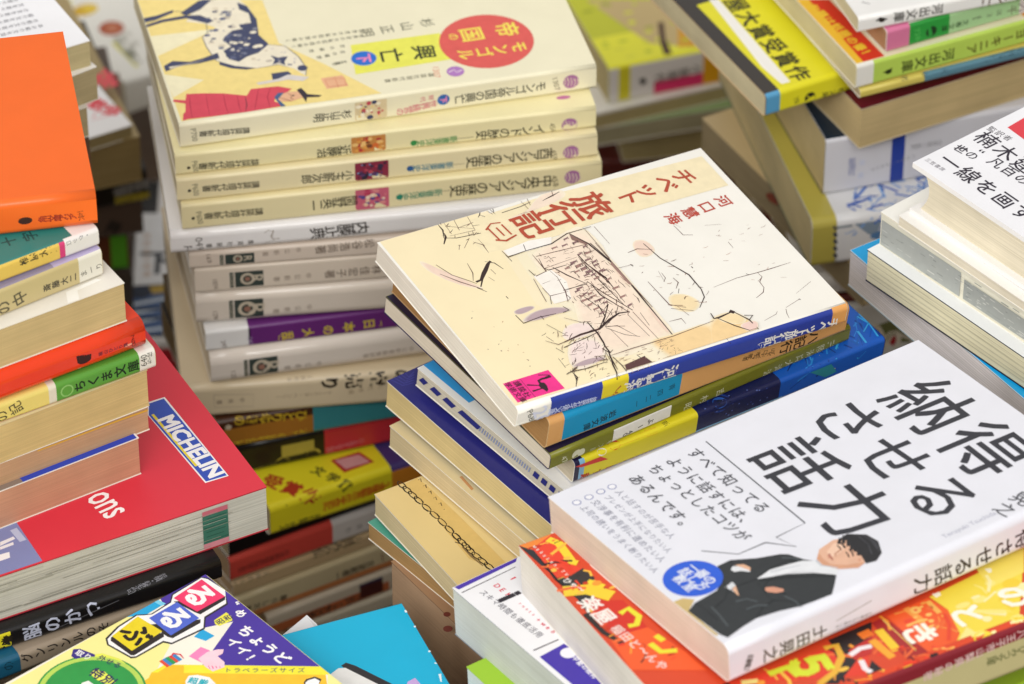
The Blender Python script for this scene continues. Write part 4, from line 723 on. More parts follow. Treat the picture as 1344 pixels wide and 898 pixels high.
('P','picture',(243,223,203),'w',2,[([58.6,75.1,62.8,76.4,66.4,77.4,69.3,78,71.6,78.5,73.2,78.6,74.4,77.6,75.3,75.4,75.7,72.1,75.7,67.6,74.9,63,73.3,58.2,70.9,53.2,67.7,48,64.5,44.5,61.4,42.7,58.2,42.4,55,43.8,52.9,45.9,51.9,48.7,51.9,52.2,52.9,56.4,53.5,59.8,53.7,62.4,53.4,64.1,52.6,64.9,52.1,66,51.8,67.3,51.8,68.9,52,70.6,53.2,72.3,55.4,73.8],),([74,64.7,74.6,61.9,75,58.3,75.2,53.9,75.1,48.5,74.9,42.2,74.7,36.5,74.6,31.2,74.6,26.4,74.6,22.1,74,18.9,72.9,16.8,71.1,15.9,68.8,16,66,16.1,62.8,16,59.1,15.8,55,15.5,51.9,16.3,49.7,18.1,48.6,20.9,48.4,24.8,48.6,28.4,49,31.6,49.7,34.5,50.6,37.1,51.6,39.6,52.5,42,53.5,44.3,54.4,46.5,55.2,48.6,55.8,50.8,56.3,52.8,56.6,54.9,57.3,57.2,58.5,59.8,60,62.7,61.9,65.8,63.9,68,65.9,69.4,67.9,69.8,70,69.4,71.6,68.4,73,66.8],)]),
('P','picture',(242,230,206),'w',3,[([71.5,77,72.6,74.6,73.3,72.8,73.6,71.5,73.6,70.9,73.3,70.8,72.8,71.1,72.2,71.7,71.5,72.6,70.6,73.9,70,75.2,69.7,76.4,69.6,77.7,69.7,78.9,70.1,79.2,70.7,78.6],),([77.2,53.2,77.2,48.8,77,45.6,76.6,43.7,76.2,43,75.6,43.6,75.2,44.9,75.1,47,75.2,49.9,75.5,53.6,75.9,56.4,76.2,58.3,76.5,59.4,76.8,59.5,77.1,58.6,77.2,56.5],),([76.5,29.8,76.5,27.5,76.5,25,76.4,22.4,76.2,19.7,75.9,16.9,75.6,14.8,75.2,13.5,74.8,12.9,74.4,13.1,74.1,14.2,74,16.1,74.1,18.9,74.3,22.6,74.6,25.7,74.9,28.1,75.3,30,75.7,31.3,76.1,31.7,76.3,31.2],),([11.2,86.5,12.6,84,14.1,81.4,15.6,78.7,17.3,76,18.9,73.2,20.4,70.7,21.6,68.7,22.6,67.1,23.3,65.9,23.5,65.2,23.1,65,22.2,65.3,20.8,66.2,19.3,67.3,17.8,68.7,16.2,70.5,14.6,72.6,13.1,74.7,11.9,76.8,10.8,79,9.9,81.1,9.2,83,8.9,84.8,8.7,86.5,8.9,88,9.4,88.6,10.2,88.1],)]),
('P','picture',(241,225,203),'w',3,[([71.5,76.9,72.5,74.6,73.2,72.8,73.5,71.7,73.5,71,73.2,71,72.7,71.3,72.2,71.8,71.5,72.7,70.7,73.9,70.1,75.1,69.8,76.3,69.7,77.5,69.8,78.7,70.2,79,70.7,78.4],),([77.2,53.1,77.1,48.9,76.9,45.9,76.6,44.1,76.2,43.4,75.6,44,75.2,45.2,75.1,47.2,75.2,50,75.6,53.5,75.9,56.1,76.2,57.9,76.5,59,76.8,59.1,77,58.2,77.1,56.2],),([76.4,29.4,76.5,27.2,76.5,24.9,76.4,22.4,76.2,19.8,75.9,17.2,75.6,15.2,75.3,13.9,74.9,13.4,74.5,13.6,74.2,14.6,74.1,16.4,74.1,19.1,74.3,22.6,74.6,25.5,74.9,27.8,75.3,29.6,75.7,30.9,76,31.3,76.3,30.8],),([11.5,86,12.8,83.6,14.2,81.1,15.6,78.6,17.2,76,18.8,73.3,20.2,71,21.3,69.1,22.2,67.6,22.9,66.4,23.1,65.8,22.7,65.6,21.9,65.9,20.5,66.6,19.1,67.7,17.6,69.1,16.2,70.8,14.6,72.8,13.3,74.8,12.1,76.8,11,78.8,10.2,80.8,9.5,82.7,9.2,84.4,9.1,86,9.2,87.4,9.7,87.9,10.4,87.5],)]),
('P','picture',(239,220,199),'w',3,[([71.5,76.8,72.5,74.6,73.1,72.9,73.4,71.8,73.4,71.2,73.1,71.2,72.7,71.4,72.1,72,71.5,72.8,70.7,74,70.2,75.1,69.9,76.2,69.8,77.4,69.9,78.5,70.2,78.7,70.8,78.2],),([77.1,53,77.1,49.1,76.9,46.2,76.6,44.5,76.2,43.9,75.6,44.4,75.3,45.6,75.2,47.5,75.3,50.1,75.6,53.3,75.9,55.9,76.2,57.6,76.5,58.6,76.8,58.7,77,57.9,77.1,56],),([76.4,29.1,76.4,27,76.4,24.7,76.3,22.4,76.1,20,75.9,17.4,75.6,15.6,75.3,14.4,74.9,13.9,74.5,14,74.3,15,74.2,16.7,74.2,19.2,74.4,22.5,74.7,25.3,75,27.6,75.3,29.3,75.7,30.4,76,30.8,76.2,30.3],),([11.7,85.5,12.9,83.2,14.2,80.9,15.6,78.5,17.1,76,18.6,73.4,19.9,71.2,21,69.4,21.9,68,22.5,66.9,22.7,66.3,22.4,66.1,21.5,66.4,20.2,67.1,18.9,68.1,17.5,69.4,16.1,71,14.7,73,13.4,74.8,12.2,76.7,11.3,78.6,10.4,80.5,9.9,82.3,9.5,84,9.4,85.5,9.6,86.8,10,87.3,10.7,86.9],)]),
('P','picture',(238,215,196),'w',3,[([71.5,76.7,72.4,74.6,73,73,73.3,72,73.3,71.4,73,71.4,72.6,71.6,72.1,72.1,71.5,72.9,70.8,74,70.3,75.1,70,76.1,69.9,77.2,70,78.2,70.3,78.5,70.8,78],),([77.1,52.9,77,49.2,76.9,46.5,76.6,44.8,76.2,44.3,75.7,44.7,75.3,45.9,75.2,47.7,75.3,50.1,75.6,53.2,75.9,55.6,76.2,57.3,76.5,58.2,76.8,58.3,76.9,57.5,77,55.7],),([76.3,28.7,76.4,26.7,76.3,24.6,76.2,22.4,76.1,20.1,75.8,17.7,75.6,15.9,75.3,14.8,74.9,14.3,74.5,14.5,74.3,15.4,74.2,17,74.3,19.4,74.5,22.5,74.7,25.2,75,27.3,75.3,28.9,75.7,30,76,30.3,76.2,29.9],),([11.9,85,13.1,82.8,14.3,80.6,15.6,78.3,17,76,18.4,73.6,19.7,71.5,20.7,69.8,21.5,68.4,22.1,67.4,22.3,66.8,22,66.6,21.2,66.9,20,67.6,18.7,68.6,17.4,69.8,16.1,71.3,14.7,73.1,13.5,74.9,12.4,76.7,11.5,78.5,10.7,80.3,10.2,82,9.9,83.5,9.8,84.9,9.9,86.2,10.3,86.7,11,86.2],)]),
('P','picture',(236,210,192),'w',3,[([71.5,76.6,72.4,74.6,72.9,73.1,73.2,72.1,73.2,71.6,72.9,71.5,72.5,71.8,72.1,72.3,71.5,73,70.8,74,70.3,75.1,70.1,76.1,70,77,70.1,78,70.4,78.3,70.9,77.8],),([77,52.9,77,49.3,76.8,46.8,76.6,45.2,76.2,44.7,75.7,45.1,75.4,46.2,75.3,47.9,75.4,50.2,75.7,53.1,76,55.4,76.2,56.9,76.5,57.8,76.7,57.9,76.9,57.2,77,55.5],),([76.3,28.3,76.3,26.4,76.3,24.5,76.2,22.4,76,20.2,75.8,18,75.6,16.3,75.3,15.2,75,14.8,74.6,14.9,74.4,15.8,74.3,17.3,74.3,19.6,74.5,22.5,74.7,25,75,27,75.3,28.5,75.7,29.5,75.9,29.9,76.1,29.4],),([12.1,84.4,13.2,82.4,14.4,80.3,15.6,78.2,16.9,76,18.3,73.7,19.4,71.8,20.4,70.1,21.2,68.9,21.8,67.9,21.9,67.3,21.6,67.2,20.9,67.4,19.7,68.1,18.5,69,17.3,70.1,16.1,71.6,14.8,73.3,13.6,75,12.6,76.7,11.7,78.3,11,80,10.5,81.6,10.2,83.1,10.1,84.4,10.2,85.6,10.6,86,11.2,85.6],)]),
('P','picture',(243,230,199),'w',2,[([68.9,13.6,71.8,13.4,75.3,13.3,79.3,13.2,83.8,13.3,88.9,13.5,92.3,12.8,93.8,11,93.6,8.3,91.6,4.7,88.9,2.4,85.5,2.4,81.3,2.4,76.5,2.4,72.7,2.4,70.1,2.4,68.6,2.4,68.2,2.4,67.8,2.4,67.4,2.6,67.1,3.8,66.7,5,66.3,6.4,65.9,7.8,65.5,9.5,65.1,11.3,65.5,12.5,66.8,13.3],),([96.4,15.2,99.4,15.6,101.9,15.4,103.9,14.8,105.5,13.6,106.6,11.8,107.4,10,108,8.2,108.4,6.3,108.5,4.3,108.2,2.7,107.5,2.4,106.4,2.4,104.9,2.4,103.2,2.4,101.4,2.4,99.5,2.4,97.4,2.4,95.1,2.4,92.6,2.4,89.8,2.4,86.8,2.4,85.1,2.4,84.8,2.4,85.9,4.6,88.4,8.6,90.9,11.7,93.6,13.9],)]),
('P','picture',(242,224,188),'w',2,[([69.2,13.2,72,13,75.3,12.9,79.1,12.9,83.4,13,88.3,13.2,91.4,12.4,92.9,10.8,92.7,8.2,90.8,4.8,88.2,2.4,85,2.4,81,2.4,76.4,2.4,72.9,2.4,70.4,2.4,68.9,2.4,68.6,2.4,68.2,2.4,67.8,2.8,67.5,3.9,67.1,5.1,66.8,6.4,66.4,7.8,66,9.3,65.6,11,66,12.2,67.2,13],),([96.6,14.7,99.4,15.1,101.7,14.9,103.6,14.3,105.1,13.1,106.2,11.5,107,9.8,107.6,8,107.9,6.2,108,4.4,107.7,2.9,107.1,2.4,106,2.4,104.6,2.4,103,2.4,101.3,2.4,99.5,2.4,97.5,2.4,95.3,2.4,92.9,2.4,90.3,2.4,87.4,2.4,85.8,2.4,85.5,2.4,86.6,4.7,88.9,8.5,91.3,11.4,93.9,13.5],)]),
('P','picture',(242,219,176),'w',2,[([69.5,12.9,72.2,12.7,75.3,12.6,78.9,12.6,83,12.7,87.6,12.8,90.6,12.1,92,10.6,91.8,8.2,90,4.8,87.6,2.4,84.5,2.4,80.7,2.4,76.4,2.4,73,2.4,70.6,2.4,69.3,2.4,68.9,2.4,68.6,2.4,68.2,3,67.9,4,67.6,5.1,67.2,6.4,66.9,7.7,66.5,9.2,66.2,10.8,66.5,11.9,67.7,12.6],),([96.7,14.2,99.3,14.6,101.6,14.4,103.4,13.8,104.8,12.7,105.8,11.2,106.6,9.5,107.1,7.9,107.5,6.2,107.5,4.4,107.3,3,106.6,2.4,105.6,2.4,104.3,2.4,102.8,2.4,101.2,2.4,99.4,2.4,97.6,2.4,95.5,2.4,93.2,2.4,90.7,2.4,88,2.4,86.5,2.4,86.2,2.4,87.2,4.7,89.4,8.3,91.7,11.1,94.1,13.1],)]),
('P','picture',(241,213,165),'w',2,[([69.9,12.6,72.3,12.4,75.3,12.3,78.7,12.3,82.6,12.3,86.9,12.5,89.8,11.8,91.1,10.4,90.9,8.1,89.2,4.9,86.9,2.5,84,2.4,80.5,2.4,76.3,2.4,73.1,2.4,70.9,2.4,69.6,2.4,69.3,2.4,69,2.4,68.6,3.2,68.3,4.2,68,5.2,67.7,6.4,67.4,7.7,67,9.1,66.7,10.6,67,11.7,68.1,12.3],),([96.8,13.7,99.3,14.1,101.4,13.9,103.1,13.4,104.5,12.3,105.4,10.8,106.1,9.3,106.7,7.7,107,6.1,107.1,4.5,106.8,3.1,106.2,2.4,105.3,2.4,104,2.4,102.6,2.4,101,2.4,99.4,2.4,97.6,2.4,95.7,2.4,93.5,2.4,91.2,2.4,88.6,2.4,87.2,2.4,86.9,2.4,87.8,4.7,89.9,8.1,92.1,10.8,94.4,12.6],)]),
('P','picture',(240,208,154),'w',2,[([70.2,12.2,72.5,12,75.3,11.9,78.5,11.9,82.2,12,86.3,12.2,88.9,11.5,90.2,10.1,90,8,88.4,5,86.2,2.8,83.5,2.4,80.2,2.4,76.3,2.4,73.3,2.4,71.2,2.4,70,2.4,69.7,2.4,69.3,2.4,69,3.4,68.8,4.3,68.5,5.3,68.2,6.4,67.9,7.6,67.5,8.9,67.2,10.3,67.5,11.4,68.5,12],),([96.9,13.2,99.3,13.6,101.3,13.4,102.9,12.9,104.1,11.9,105,10.5,105.7,9.1,106.2,7.6,106.5,6.1,106.6,4.5,106.4,3.2,105.8,2.4,104.9,2.4,103.7,2.4,102.3,2.4,100.9,2.4,99.4,2.4,97.7,2.4,95.9,2.4,93.8,2.4,91.6,2.4,89.2,2.4,87.9,2.4,87.6,2.4,88.5,4.8,90.4,8,92.5,10.5,94.7,12.2],)]),
('P','picture',(244,232,203),'w',3,[([98.3,14.1,100.5,14.6,102.4,14.5,104,13.9,105.3,12.7,106.2,10.9,106.6,9.5,106.4,8.4,105.5,7.7,104.1,7.4,102.6,7.6,101,8.2,99.3,9.3,97.5,10.9,96.8,12.3,97,13.3],)]),
('P','picture',(244,229,196),'w',3,[([98.4,13.9,100.6,14.4,102.4,14.3,103.9,13.7,105.1,12.6,106,10.9,106.4,9.6,106.1,8.5,105.4,7.9,104,7.6,102.6,7.7,101.1,8.3,99.5,9.4,97.8,10.9,97,12.2,97.3,13.2],)]),
('P','picture',(243,226,188),'w',3,[([98.6,13.8,100.7,14.2,102.4,14.2,103.8,13.6,105,12.5,105.8,10.9,106.1,9.6,105.9,8.7,105.2,8,103.9,7.7,102.6,7.9,101.1,8.5,99.6,9.5,98,10.9,97.3,12.1,97.5,13.1],)]),
('P','picture',(243,223,181),'w',3,[([98.8,13.6,100.7,14,102.4,14,103.7,13.4,104.8,12.4,105.6,10.9,105.9,9.7,105.7,8.8,105,8.2,103.8,7.9,102.5,8.1,101.2,8.6,99.7,9.6,98.2,10.9,97.6,12.1,97.8,13],)]),
('P','picture',(243,220,174),'w',3,[([99,13.5,100.8,13.9,102.4,13.8,103.6,13.3,104.7,12.3,105.4,10.9,105.7,9.8,105.5,8.9,104.8,8.4,103.7,8.1,102.5,8.2,101.2,8.7,99.9,9.6,98.5,10.9,97.8,12,98,12.8],)]),
('P','picture',(243,229,207),'w',3,[([104.9,7.4,107.1,7.3,108.6,6.9,109.4,6.2,109.6,5.3,109,4,108.3,3.1,107.4,2.4,106.4,2.4,105.1,2.4,104.1,2.4,103.2,2.9,102.6,4,102.2,5.4,102.4,6.5,103.3,7.1],)]),
('P','picture',(242,224,204),'w',3,[([104.9,7.3,107,7.2,108.4,6.8,109.2,6.2,109.4,5.2,108.9,4.1,108.2,3.1,107.4,2.5,106.3,2.4,105.2,2.4,104.2,2.4,103.4,3,102.8,4,102.4,5.4,102.6,6.4,103.4,7],)]),
('P','picture',(241,218,202),'w',3,[([105,7.1,106.9,7.1,108.3,6.7,109.1,6.1,109.2,5.2,108.7,4.1,108.1,3.2,107.3,2.6,106.3,2.4,105.2,2.4,104.2,2.5,103.5,3.1,102.9,4.1,102.6,5.3,102.8,6.3,103.6,6.9],)]),
('P','picture',(240,213,199),'w',3,[([105,7,106.9,6.9,108.2,6.6,108.9,6,109,5.2,108.6,4.1,108,3.3,107.2,2.7,106.3,2.4,105.2,2.4,104.3,2.6,103.6,3.2,103.1,4.1,102.7,5.3,102.9,6.2,103.7,6.8],)]),
('P','picture',(239,207,196),'w',3,[([105.1,6.9,106.8,6.8,108,6.5,108.7,5.9,108.8,5.2,108.4,4.2,107.8,3.4,107.1,2.9,106.3,2.6,105.3,2.5,104.4,2.7,103.8,3.3,103.3,4.1,102.9,5.3,103.1,6.1,103.8,6.7],)]),
('P','picture',(244,232,203),'w',2,[([89.1,32.9,91.1,32.3,92.7,31.4,94,30.2,95,28.6,95.7,26.7,95.7,25,95.2,23.6,94.1,22.5,92.4,21.6,90.8,21.2,89.1,21.4,87.5,22.1,86,23.3,85,24.8,84.5,26.4,84.6,28.4,85.3,30.5,86.2,32,87.5,32.8],)]),
('P','picture',(243,229,196),'w',2,[([89.2,32.6,91,32.1,92.6,31.2,93.8,30,94.7,28.5,95.4,26.7,95.4,25.1,95,23.8,93.9,22.7,92.3,21.8,90.7,21.5,89.2,21.7,87.7,22.3,86.2,23.5,85.2,24.9,84.8,26.5,84.9,28.3,85.5,30.4,86.4,31.8,87.6,32.5],)]),
('P','picture',(243,226,190),'w',2,[([89.2,32.3,91,31.8,92.4,31,93.6,29.8,94.5,28.4,95.1,26.7,95.2,25.2,94.7,23.9,93.7,22.9,92.2,22.1,90.7,21.8,89.2,21.9,87.8,22.6,86.4,23.7,85.5,25,85.1,26.5,85.2,28.2,85.7,30.2,86.6,31.5,87.8,32.2],)]),
('P','picture',(242,223,183),'w',2,[([89.3,32,90.9,31.5,92.3,30.7,93.4,29.7,94.3,28.3,94.8,26.7,94.9,25.3,94.5,24.1,93.5,23.1,92.1,22.4,90.7,22.1,89.3,22.2,87.9,22.8,86.6,23.8,85.7,25.1,85.4,26.5,85.4,28.2,86,30,86.8,31.3,87.9,31.9],)]),
('P','picture',(242,220,176),'w',2,[([89.3,31.7,90.9,31.2,92.2,30.5,93.2,29.5,94,28.2,94.5,26.7,94.6,25.4,94.2,24.3,93.3,23.3,92,22.6,90.6,22.3,89.3,22.5,88.1,23,86.8,24,86,25.2,85.6,26.5,85.7,28.1,86.2,29.8,87,31,88,31.6],)]),
('P','picture',(243,231,207),'w',2,[([92.9,66.2,94.5,66,95.8,65.2,96.6,63.9,97.1,62.2,97.2,60,96.8,58.3,95.7,57,94,56.2,91.7,55.9,90.1,56.4,89.2,57.6,89,59.6,89.6,62.4,90.4,64.5,91.5,65.7],)]),
('P','picture',(242,227,204),'w',2,[([92.9,66,94.5,65.7,95.6,65,96.5,63.8,96.9,62.2,97,60,96.6,58.4,95.5,57.2,93.9,56.4,91.7,56.2,90.2,56.6,89.4,57.8,89.2,59.7,89.8,62.4,90.6,64.3,91.6,65.5],)]),
('P','picture',(242,222,202),'w',2,[([92.9,65.7,94.4,65.5,95.5,64.8,96.3,63.7,96.8,62.1,96.9,60.1,96.4,58.5,95.4,57.4,93.9,56.7,91.8,56.4,90.4,56.8,89.6,58,89.5,59.8,90,62.3,90.7,64.1,91.7,65.3],)]),
('P','picture',(241,218,199),'w',2,[([92.9,65.5,94.3,65.2,95.4,64.6,96.1,63.5,96.6,62,96.7,60.2,96.2,58.7,95.3,57.6,93.9,56.9,91.9,56.7,90.5,57.1,89.8,58.1,89.7,59.9,90.1,62.2,90.8,64,91.8,65],)]),
('P','picture',(240,214,196),'w',2,[([92.9,65.2,94.3,65,95.3,64.4,96,63.4,96.4,62,96.5,60.2,96.1,58.8,95.2,57.8,93.8,57.2,92,56.9,90.7,57.3,90,58.3,89.9,59.9,90.3,62.2,91,63.8,91.9,64.8],)]),
('P','picture','f7f1ea','w',3,[([41.9,81,54.1,82.4,63.6,80.8,61.1,76.9,50.9,77.1,42.1,77.6],)]),
('P','picture','f6efe6','w',3,[([44.8,63.2,53.1,63.8,55,55.6,51.2,45.8,43.5,46.1,44.6,53.5],)]),
('P','picture',(243,232,211),'w',3,[([44.3,33.5,47.2,32.9,49.2,32.1,50.3,30.9,50.6,29.4,50.1,27.7,48.7,26.3,46.6,25.5,43.7,25,39.9,25.1,37.5,25.7,36.4,26.8,36.5,28.6,37.9,30.9,39.7,32.4,41.8,33.3],),([41,24.9,44.3,24.2,46.7,23,48.1,21.2,48.5,18.8,48,15.8,46.4,13.4,43.8,11.6,40,10.3,35.3,9.5,32.2,10,30.8,11.8,31.1,14.9,33,19.3,35.3,22.5,38,24.3],)]),
('P','picture',(242,229,212),'w',3,[([44.3,33.3,47,32.7,48.9,31.9,50,30.8,50.3,29.4,49.8,27.7,48.5,26.5,46.5,25.6,43.7,25.2,40.1,25.3,37.8,25.8,36.7,26.9,36.9,28.6,38.2,30.8,39.9,32.3,41.9,33.1],),([40.9,24.5,44.1,23.9,46.4,22.7,47.7,21,48.1,18.7,47.6,15.9,46.1,13.6,43.6,11.9,40,10.6,35.5,9.9,32.6,10.4,31.2,12.1,31.5,15,33.4,19.2,35.6,22.2,38.1,24],)]),
('P','picture',(241,226,212),'w',3,[([44.3,33,46.8,32.5,48.6,31.8,49.7,30.7,50,29.4,49.5,27.8,48.2,26.6,46.3,25.8,43.7,25.4,40.3,25.5,38.1,26,37.1,27,37.2,28.6,38.5,30.7,40.1,32.1,42,32.9],),([40.9,24.2,43.9,23.5,46,22.4,47.3,20.8,47.7,18.6,47.2,16,45.8,13.8,43.4,12.1,40.1,11,35.8,10.2,33,10.7,31.7,12.4,32,15.2,33.7,19.1,35.8,22,38.2,23.6],)]),
('P','picture',(240,223,213),'w',3,[([44.2,32.8,46.7,32.4,48.4,31.6,49.4,30.6,49.6,29.4,49.1,27.9,48,26.7,46.2,26,43.7,25.6,40.5,25.7,38.4,26.2,37.5,27.2,37.6,28.6,38.8,30.6,40.3,32,42.1,32.7],),([40.9,23.8,43.7,23.2,45.7,22.1,46.9,20.6,47.3,18.5,46.8,16,45.5,14,43.2,12.4,40.1,11.3,36,10.6,33.4,11.1,32.2,12.6,32.4,15.3,34.1,19,36.1,21.7,38.3,23.3],)]),
('P','picture',(239,220,214),'w',3,[([44.2,32.6,46.5,32.2,48.1,31.5,49,30.5,49.3,29.4,48.8,27.9,47.7,26.9,46,26.2,43.7,25.8,40.7,25.9,38.8,26.3,37.8,27.3,37.9,28.7,39.1,30.5,40.5,31.8,42.2,32.5],),([40.8,23.4,43.5,22.8,45.4,21.8,46.5,20.4,46.9,18.5,46.4,16.1,45.2,14.2,43,12.7,40.1,11.6,36.2,11,33.8,11.4,32.6,12.9,32.9,15.4,34.4,18.9,36.3,21.4,38.4,22.9],)]),
('P','picture',(232,220,202),'w',4,[([33,45.1,34.3,45.3,35.6,45.4,37.1,45.4,38.7,45.3,40.3,45.1,41.9,44.7,43.4,44.3,44.8,43.7,46.1,43.1,47.1,42.4,47.7,41.8,47.9,41.2,47.7,40.7,47.2,40.3,46.4,40.1,45.2,40.2,43.7,40.4,42.1,40.5,40.3,40.6,38.4,40.6,36.3,40.4,34.2,40.5,32.2,40.6,30.3,40.9,28.5,41.3,27.5,41.7,27.2,42.3,27.8,43,29.1,43.7,30.4,44.3,31.7,44.8],),([30.2,49.3,32.1,49.3,33.7,49.1,34.8,48.9,35.6,48.5,36,47.9,35.9,47.5,35.2,47,33.9,46.6,32.1,46.3,30.5,46.1,29.3,46.1,28.3,46.3,27.6,46.6,27.1,46.9,26.9,47.4,26.9,47.9,27,48.4,27.7,48.8,28.7,49.1],),([32.5,13.1,34.8,13.5,37,13.7,39.1,13.7,41,13.5,42.8,13.1,44.1,12.7,44.9,12.3,45.2,11.8,45.1,11.4,44.3,11,43,10.8,41.1,10.7,38.7,10.7,36.4,10.8,34.5,11,32.7,11.3,31.3,11.8,30.7,12.2,31.2,12.6],)]),
('P','picture',(220,206,193),'w',4,[([33.3,45,34.5,45.2,35.8,45.3,37.2,45.3,38.6,45.1,40.2,44.9,41.7,44.6,43.1,44.2,44.5,43.7,45.8,43,46.7,42.4,47.2,41.8,47.4,41.3,47.2,40.8,46.7,40.4,46,40.3,44.9,40.3,43.5,40.5,41.9,40.6,40.2,40.7,38.4,40.7,36.4,40.5,34.4,40.6,32.5,40.7,30.7,40.9,29,41.3,28,41.8,27.8,42.3,28.3,42.9,29.5,43.6,30.8,44.2,32,44.7],),([30.2,49.2,32.1,49.2,33.5,49.1,34.6,48.8,35.4,48.4,35.8,47.9,35.6,47.5,35,47.1,33.8,46.7,32,46.4,30.6,46.2,29.4,46.2,28.4,46.3,27.8,46.6,27.3,47,27.1,47.4,27.1,47.9,27.2,48.4,27.8,48.8,28.8,49],),([32.8,13,35,13.4,37.1,13.6,39,13.6,40.9,13.4,42.6,13.1,43.8,12.7,44.6,12.3,44.9,11.9,44.7,11.4,44,11.1,42.8,10.8,41,10.7,38.6,10.7,36.5,10.8,34.7,11,33,11.4,31.6,11.8,31.1,12.2,31.5,12.6],)]),
('P','picture',(208,191,185),'w',4,[([33.5,44.9,34.7,45,35.9,45.1,37.2,45.1,38.6,45,40.1,44.8,41.5,44.5,42.8,44.1,44.1,43.6,45.4,43,46.2,42.4,46.8,41.9,46.9,41.4,46.8,40.9,46.3,40.5,45.5,40.4,44.5,40.4,43.2,40.6,41.7,40.7,40.1,40.8,38.4,40.8,36.5,40.7,34.6,40.7,32.8,40.8,31.1,41,29.5,41.4,28.5,41.8,28.3,42.3,28.8,42.9,30,43.6,31.2,44.1,32.4,44.6],),([30.3,49.1,32,49.1,33.4,49,34.5,48.7,35.2,48.4,35.5,47.9,35.4,47.5,34.8,47.1,33.6,46.8,32,46.4,30.6,46.3,29.4,46.3,28.6,46.4,27.9,46.7,27.5,47,27.3,47.4,27.3,47.9,27.4,48.4,28,48.7,28.9,49],),([33.1,13,35.2,13.3,37.1,13.5,39,13.5,40.7,13.4,42.4,13,43.5,12.7,44.3,12.3,44.6,11.9,44.4,11.4,43.8,11.1,42.6,10.9,40.9,10.8,38.6,10.8,36.6,10.9,34.9,11.1,33.3,11.4,32,11.8,31.5,12.2,31.9,12.6],)]),
('P','picture',(196,177,176),'w',4,[([33.8,44.7,34.9,44.9,36,45,37.3,45,38.6,44.9,40,44.7,41.3,44.4,42.6,44,43.8,43.5,45,43,45.8,42.4,46.3,41.9,46.5,41.4,46.3,40.9,45.9,40.6,45.1,40.5,44.2,40.5,42.9,40.7,41.5,40.8,40,40.9,38.3,40.8,36.5,40.8,34.8,40.8,33.1,40.9,31.5,41.1,30,41.4,29.1,41.8,28.9,42.3,29.3,42.9,30.5,43.5,31.6,44,32.7,44.4],),([30.3,49,32,49,33.3,48.9,34.3,48.7,34.9,48.3,35.3,47.9,35.2,47.5,34.6,47.1,33.5,46.8,31.9,46.5,30.6,46.4,29.5,46.4,28.7,46.5,28.1,46.7,27.7,47.1,27.5,47.4,27.5,47.8,27.6,48.3,28.2,48.7,29.1,48.9],),([33.4,12.9,35.4,13.3,37.2,13.5,39,13.5,40.6,13.3,42.2,13,43.3,12.6,44,12.3,44.2,11.9,44.1,11.5,43.5,11.2,42.3,11,40.7,10.9,38.6,10.9,36.7,11,35.1,11.2,33.6,11.4,32.3,11.8,31.9,12.2,32.3,12.6],)]),
('P','picture',(184,162,168),'w',4,[([34,44.6,35.1,44.8,36.2,44.8,37.3,44.8,38.6,44.7,39.9,44.5,41.1,44.3,42.3,43.9,43.5,43.5,44.6,42.9,45.4,42.4,45.8,41.9,46,41.5,45.8,41,45.4,40.7,44.7,40.6,43.8,40.6,42.6,40.8,41.3,40.9,39.9,41,38.3,40.9,36.6,40.9,35,40.9,33.4,41,31.9,41.2,30.4,41.5,29.6,41.9,29.4,42.3,29.8,42.9,30.9,43.5,32,44,33,44.3],),([30.4,48.9,31.9,48.9,33.1,48.8,34.1,48.6,34.7,48.3,35,47.9,34.9,47.5,34.4,47.2,33.3,46.9,31.9,46.6,30.6,46.4,29.6,46.4,28.8,46.6,28.3,46.8,27.9,47.1,27.7,47.4,27.7,47.8,27.8,48.3,28.3,48.6,29.2,48.8],),([33.7,12.9,35.6,13.2,37.3,13.4,38.9,13.4,40.5,13.2,41.9,12.9,43,12.6,43.6,12.2,43.9,11.9,43.8,11.5,43.2,11.2,42.1,11,40.6,10.9,38.6,10.9,36.8,11,35.3,11.2,33.9,11.5,32.7,11.8,32.3,12.2,32.6,12.5],)]),
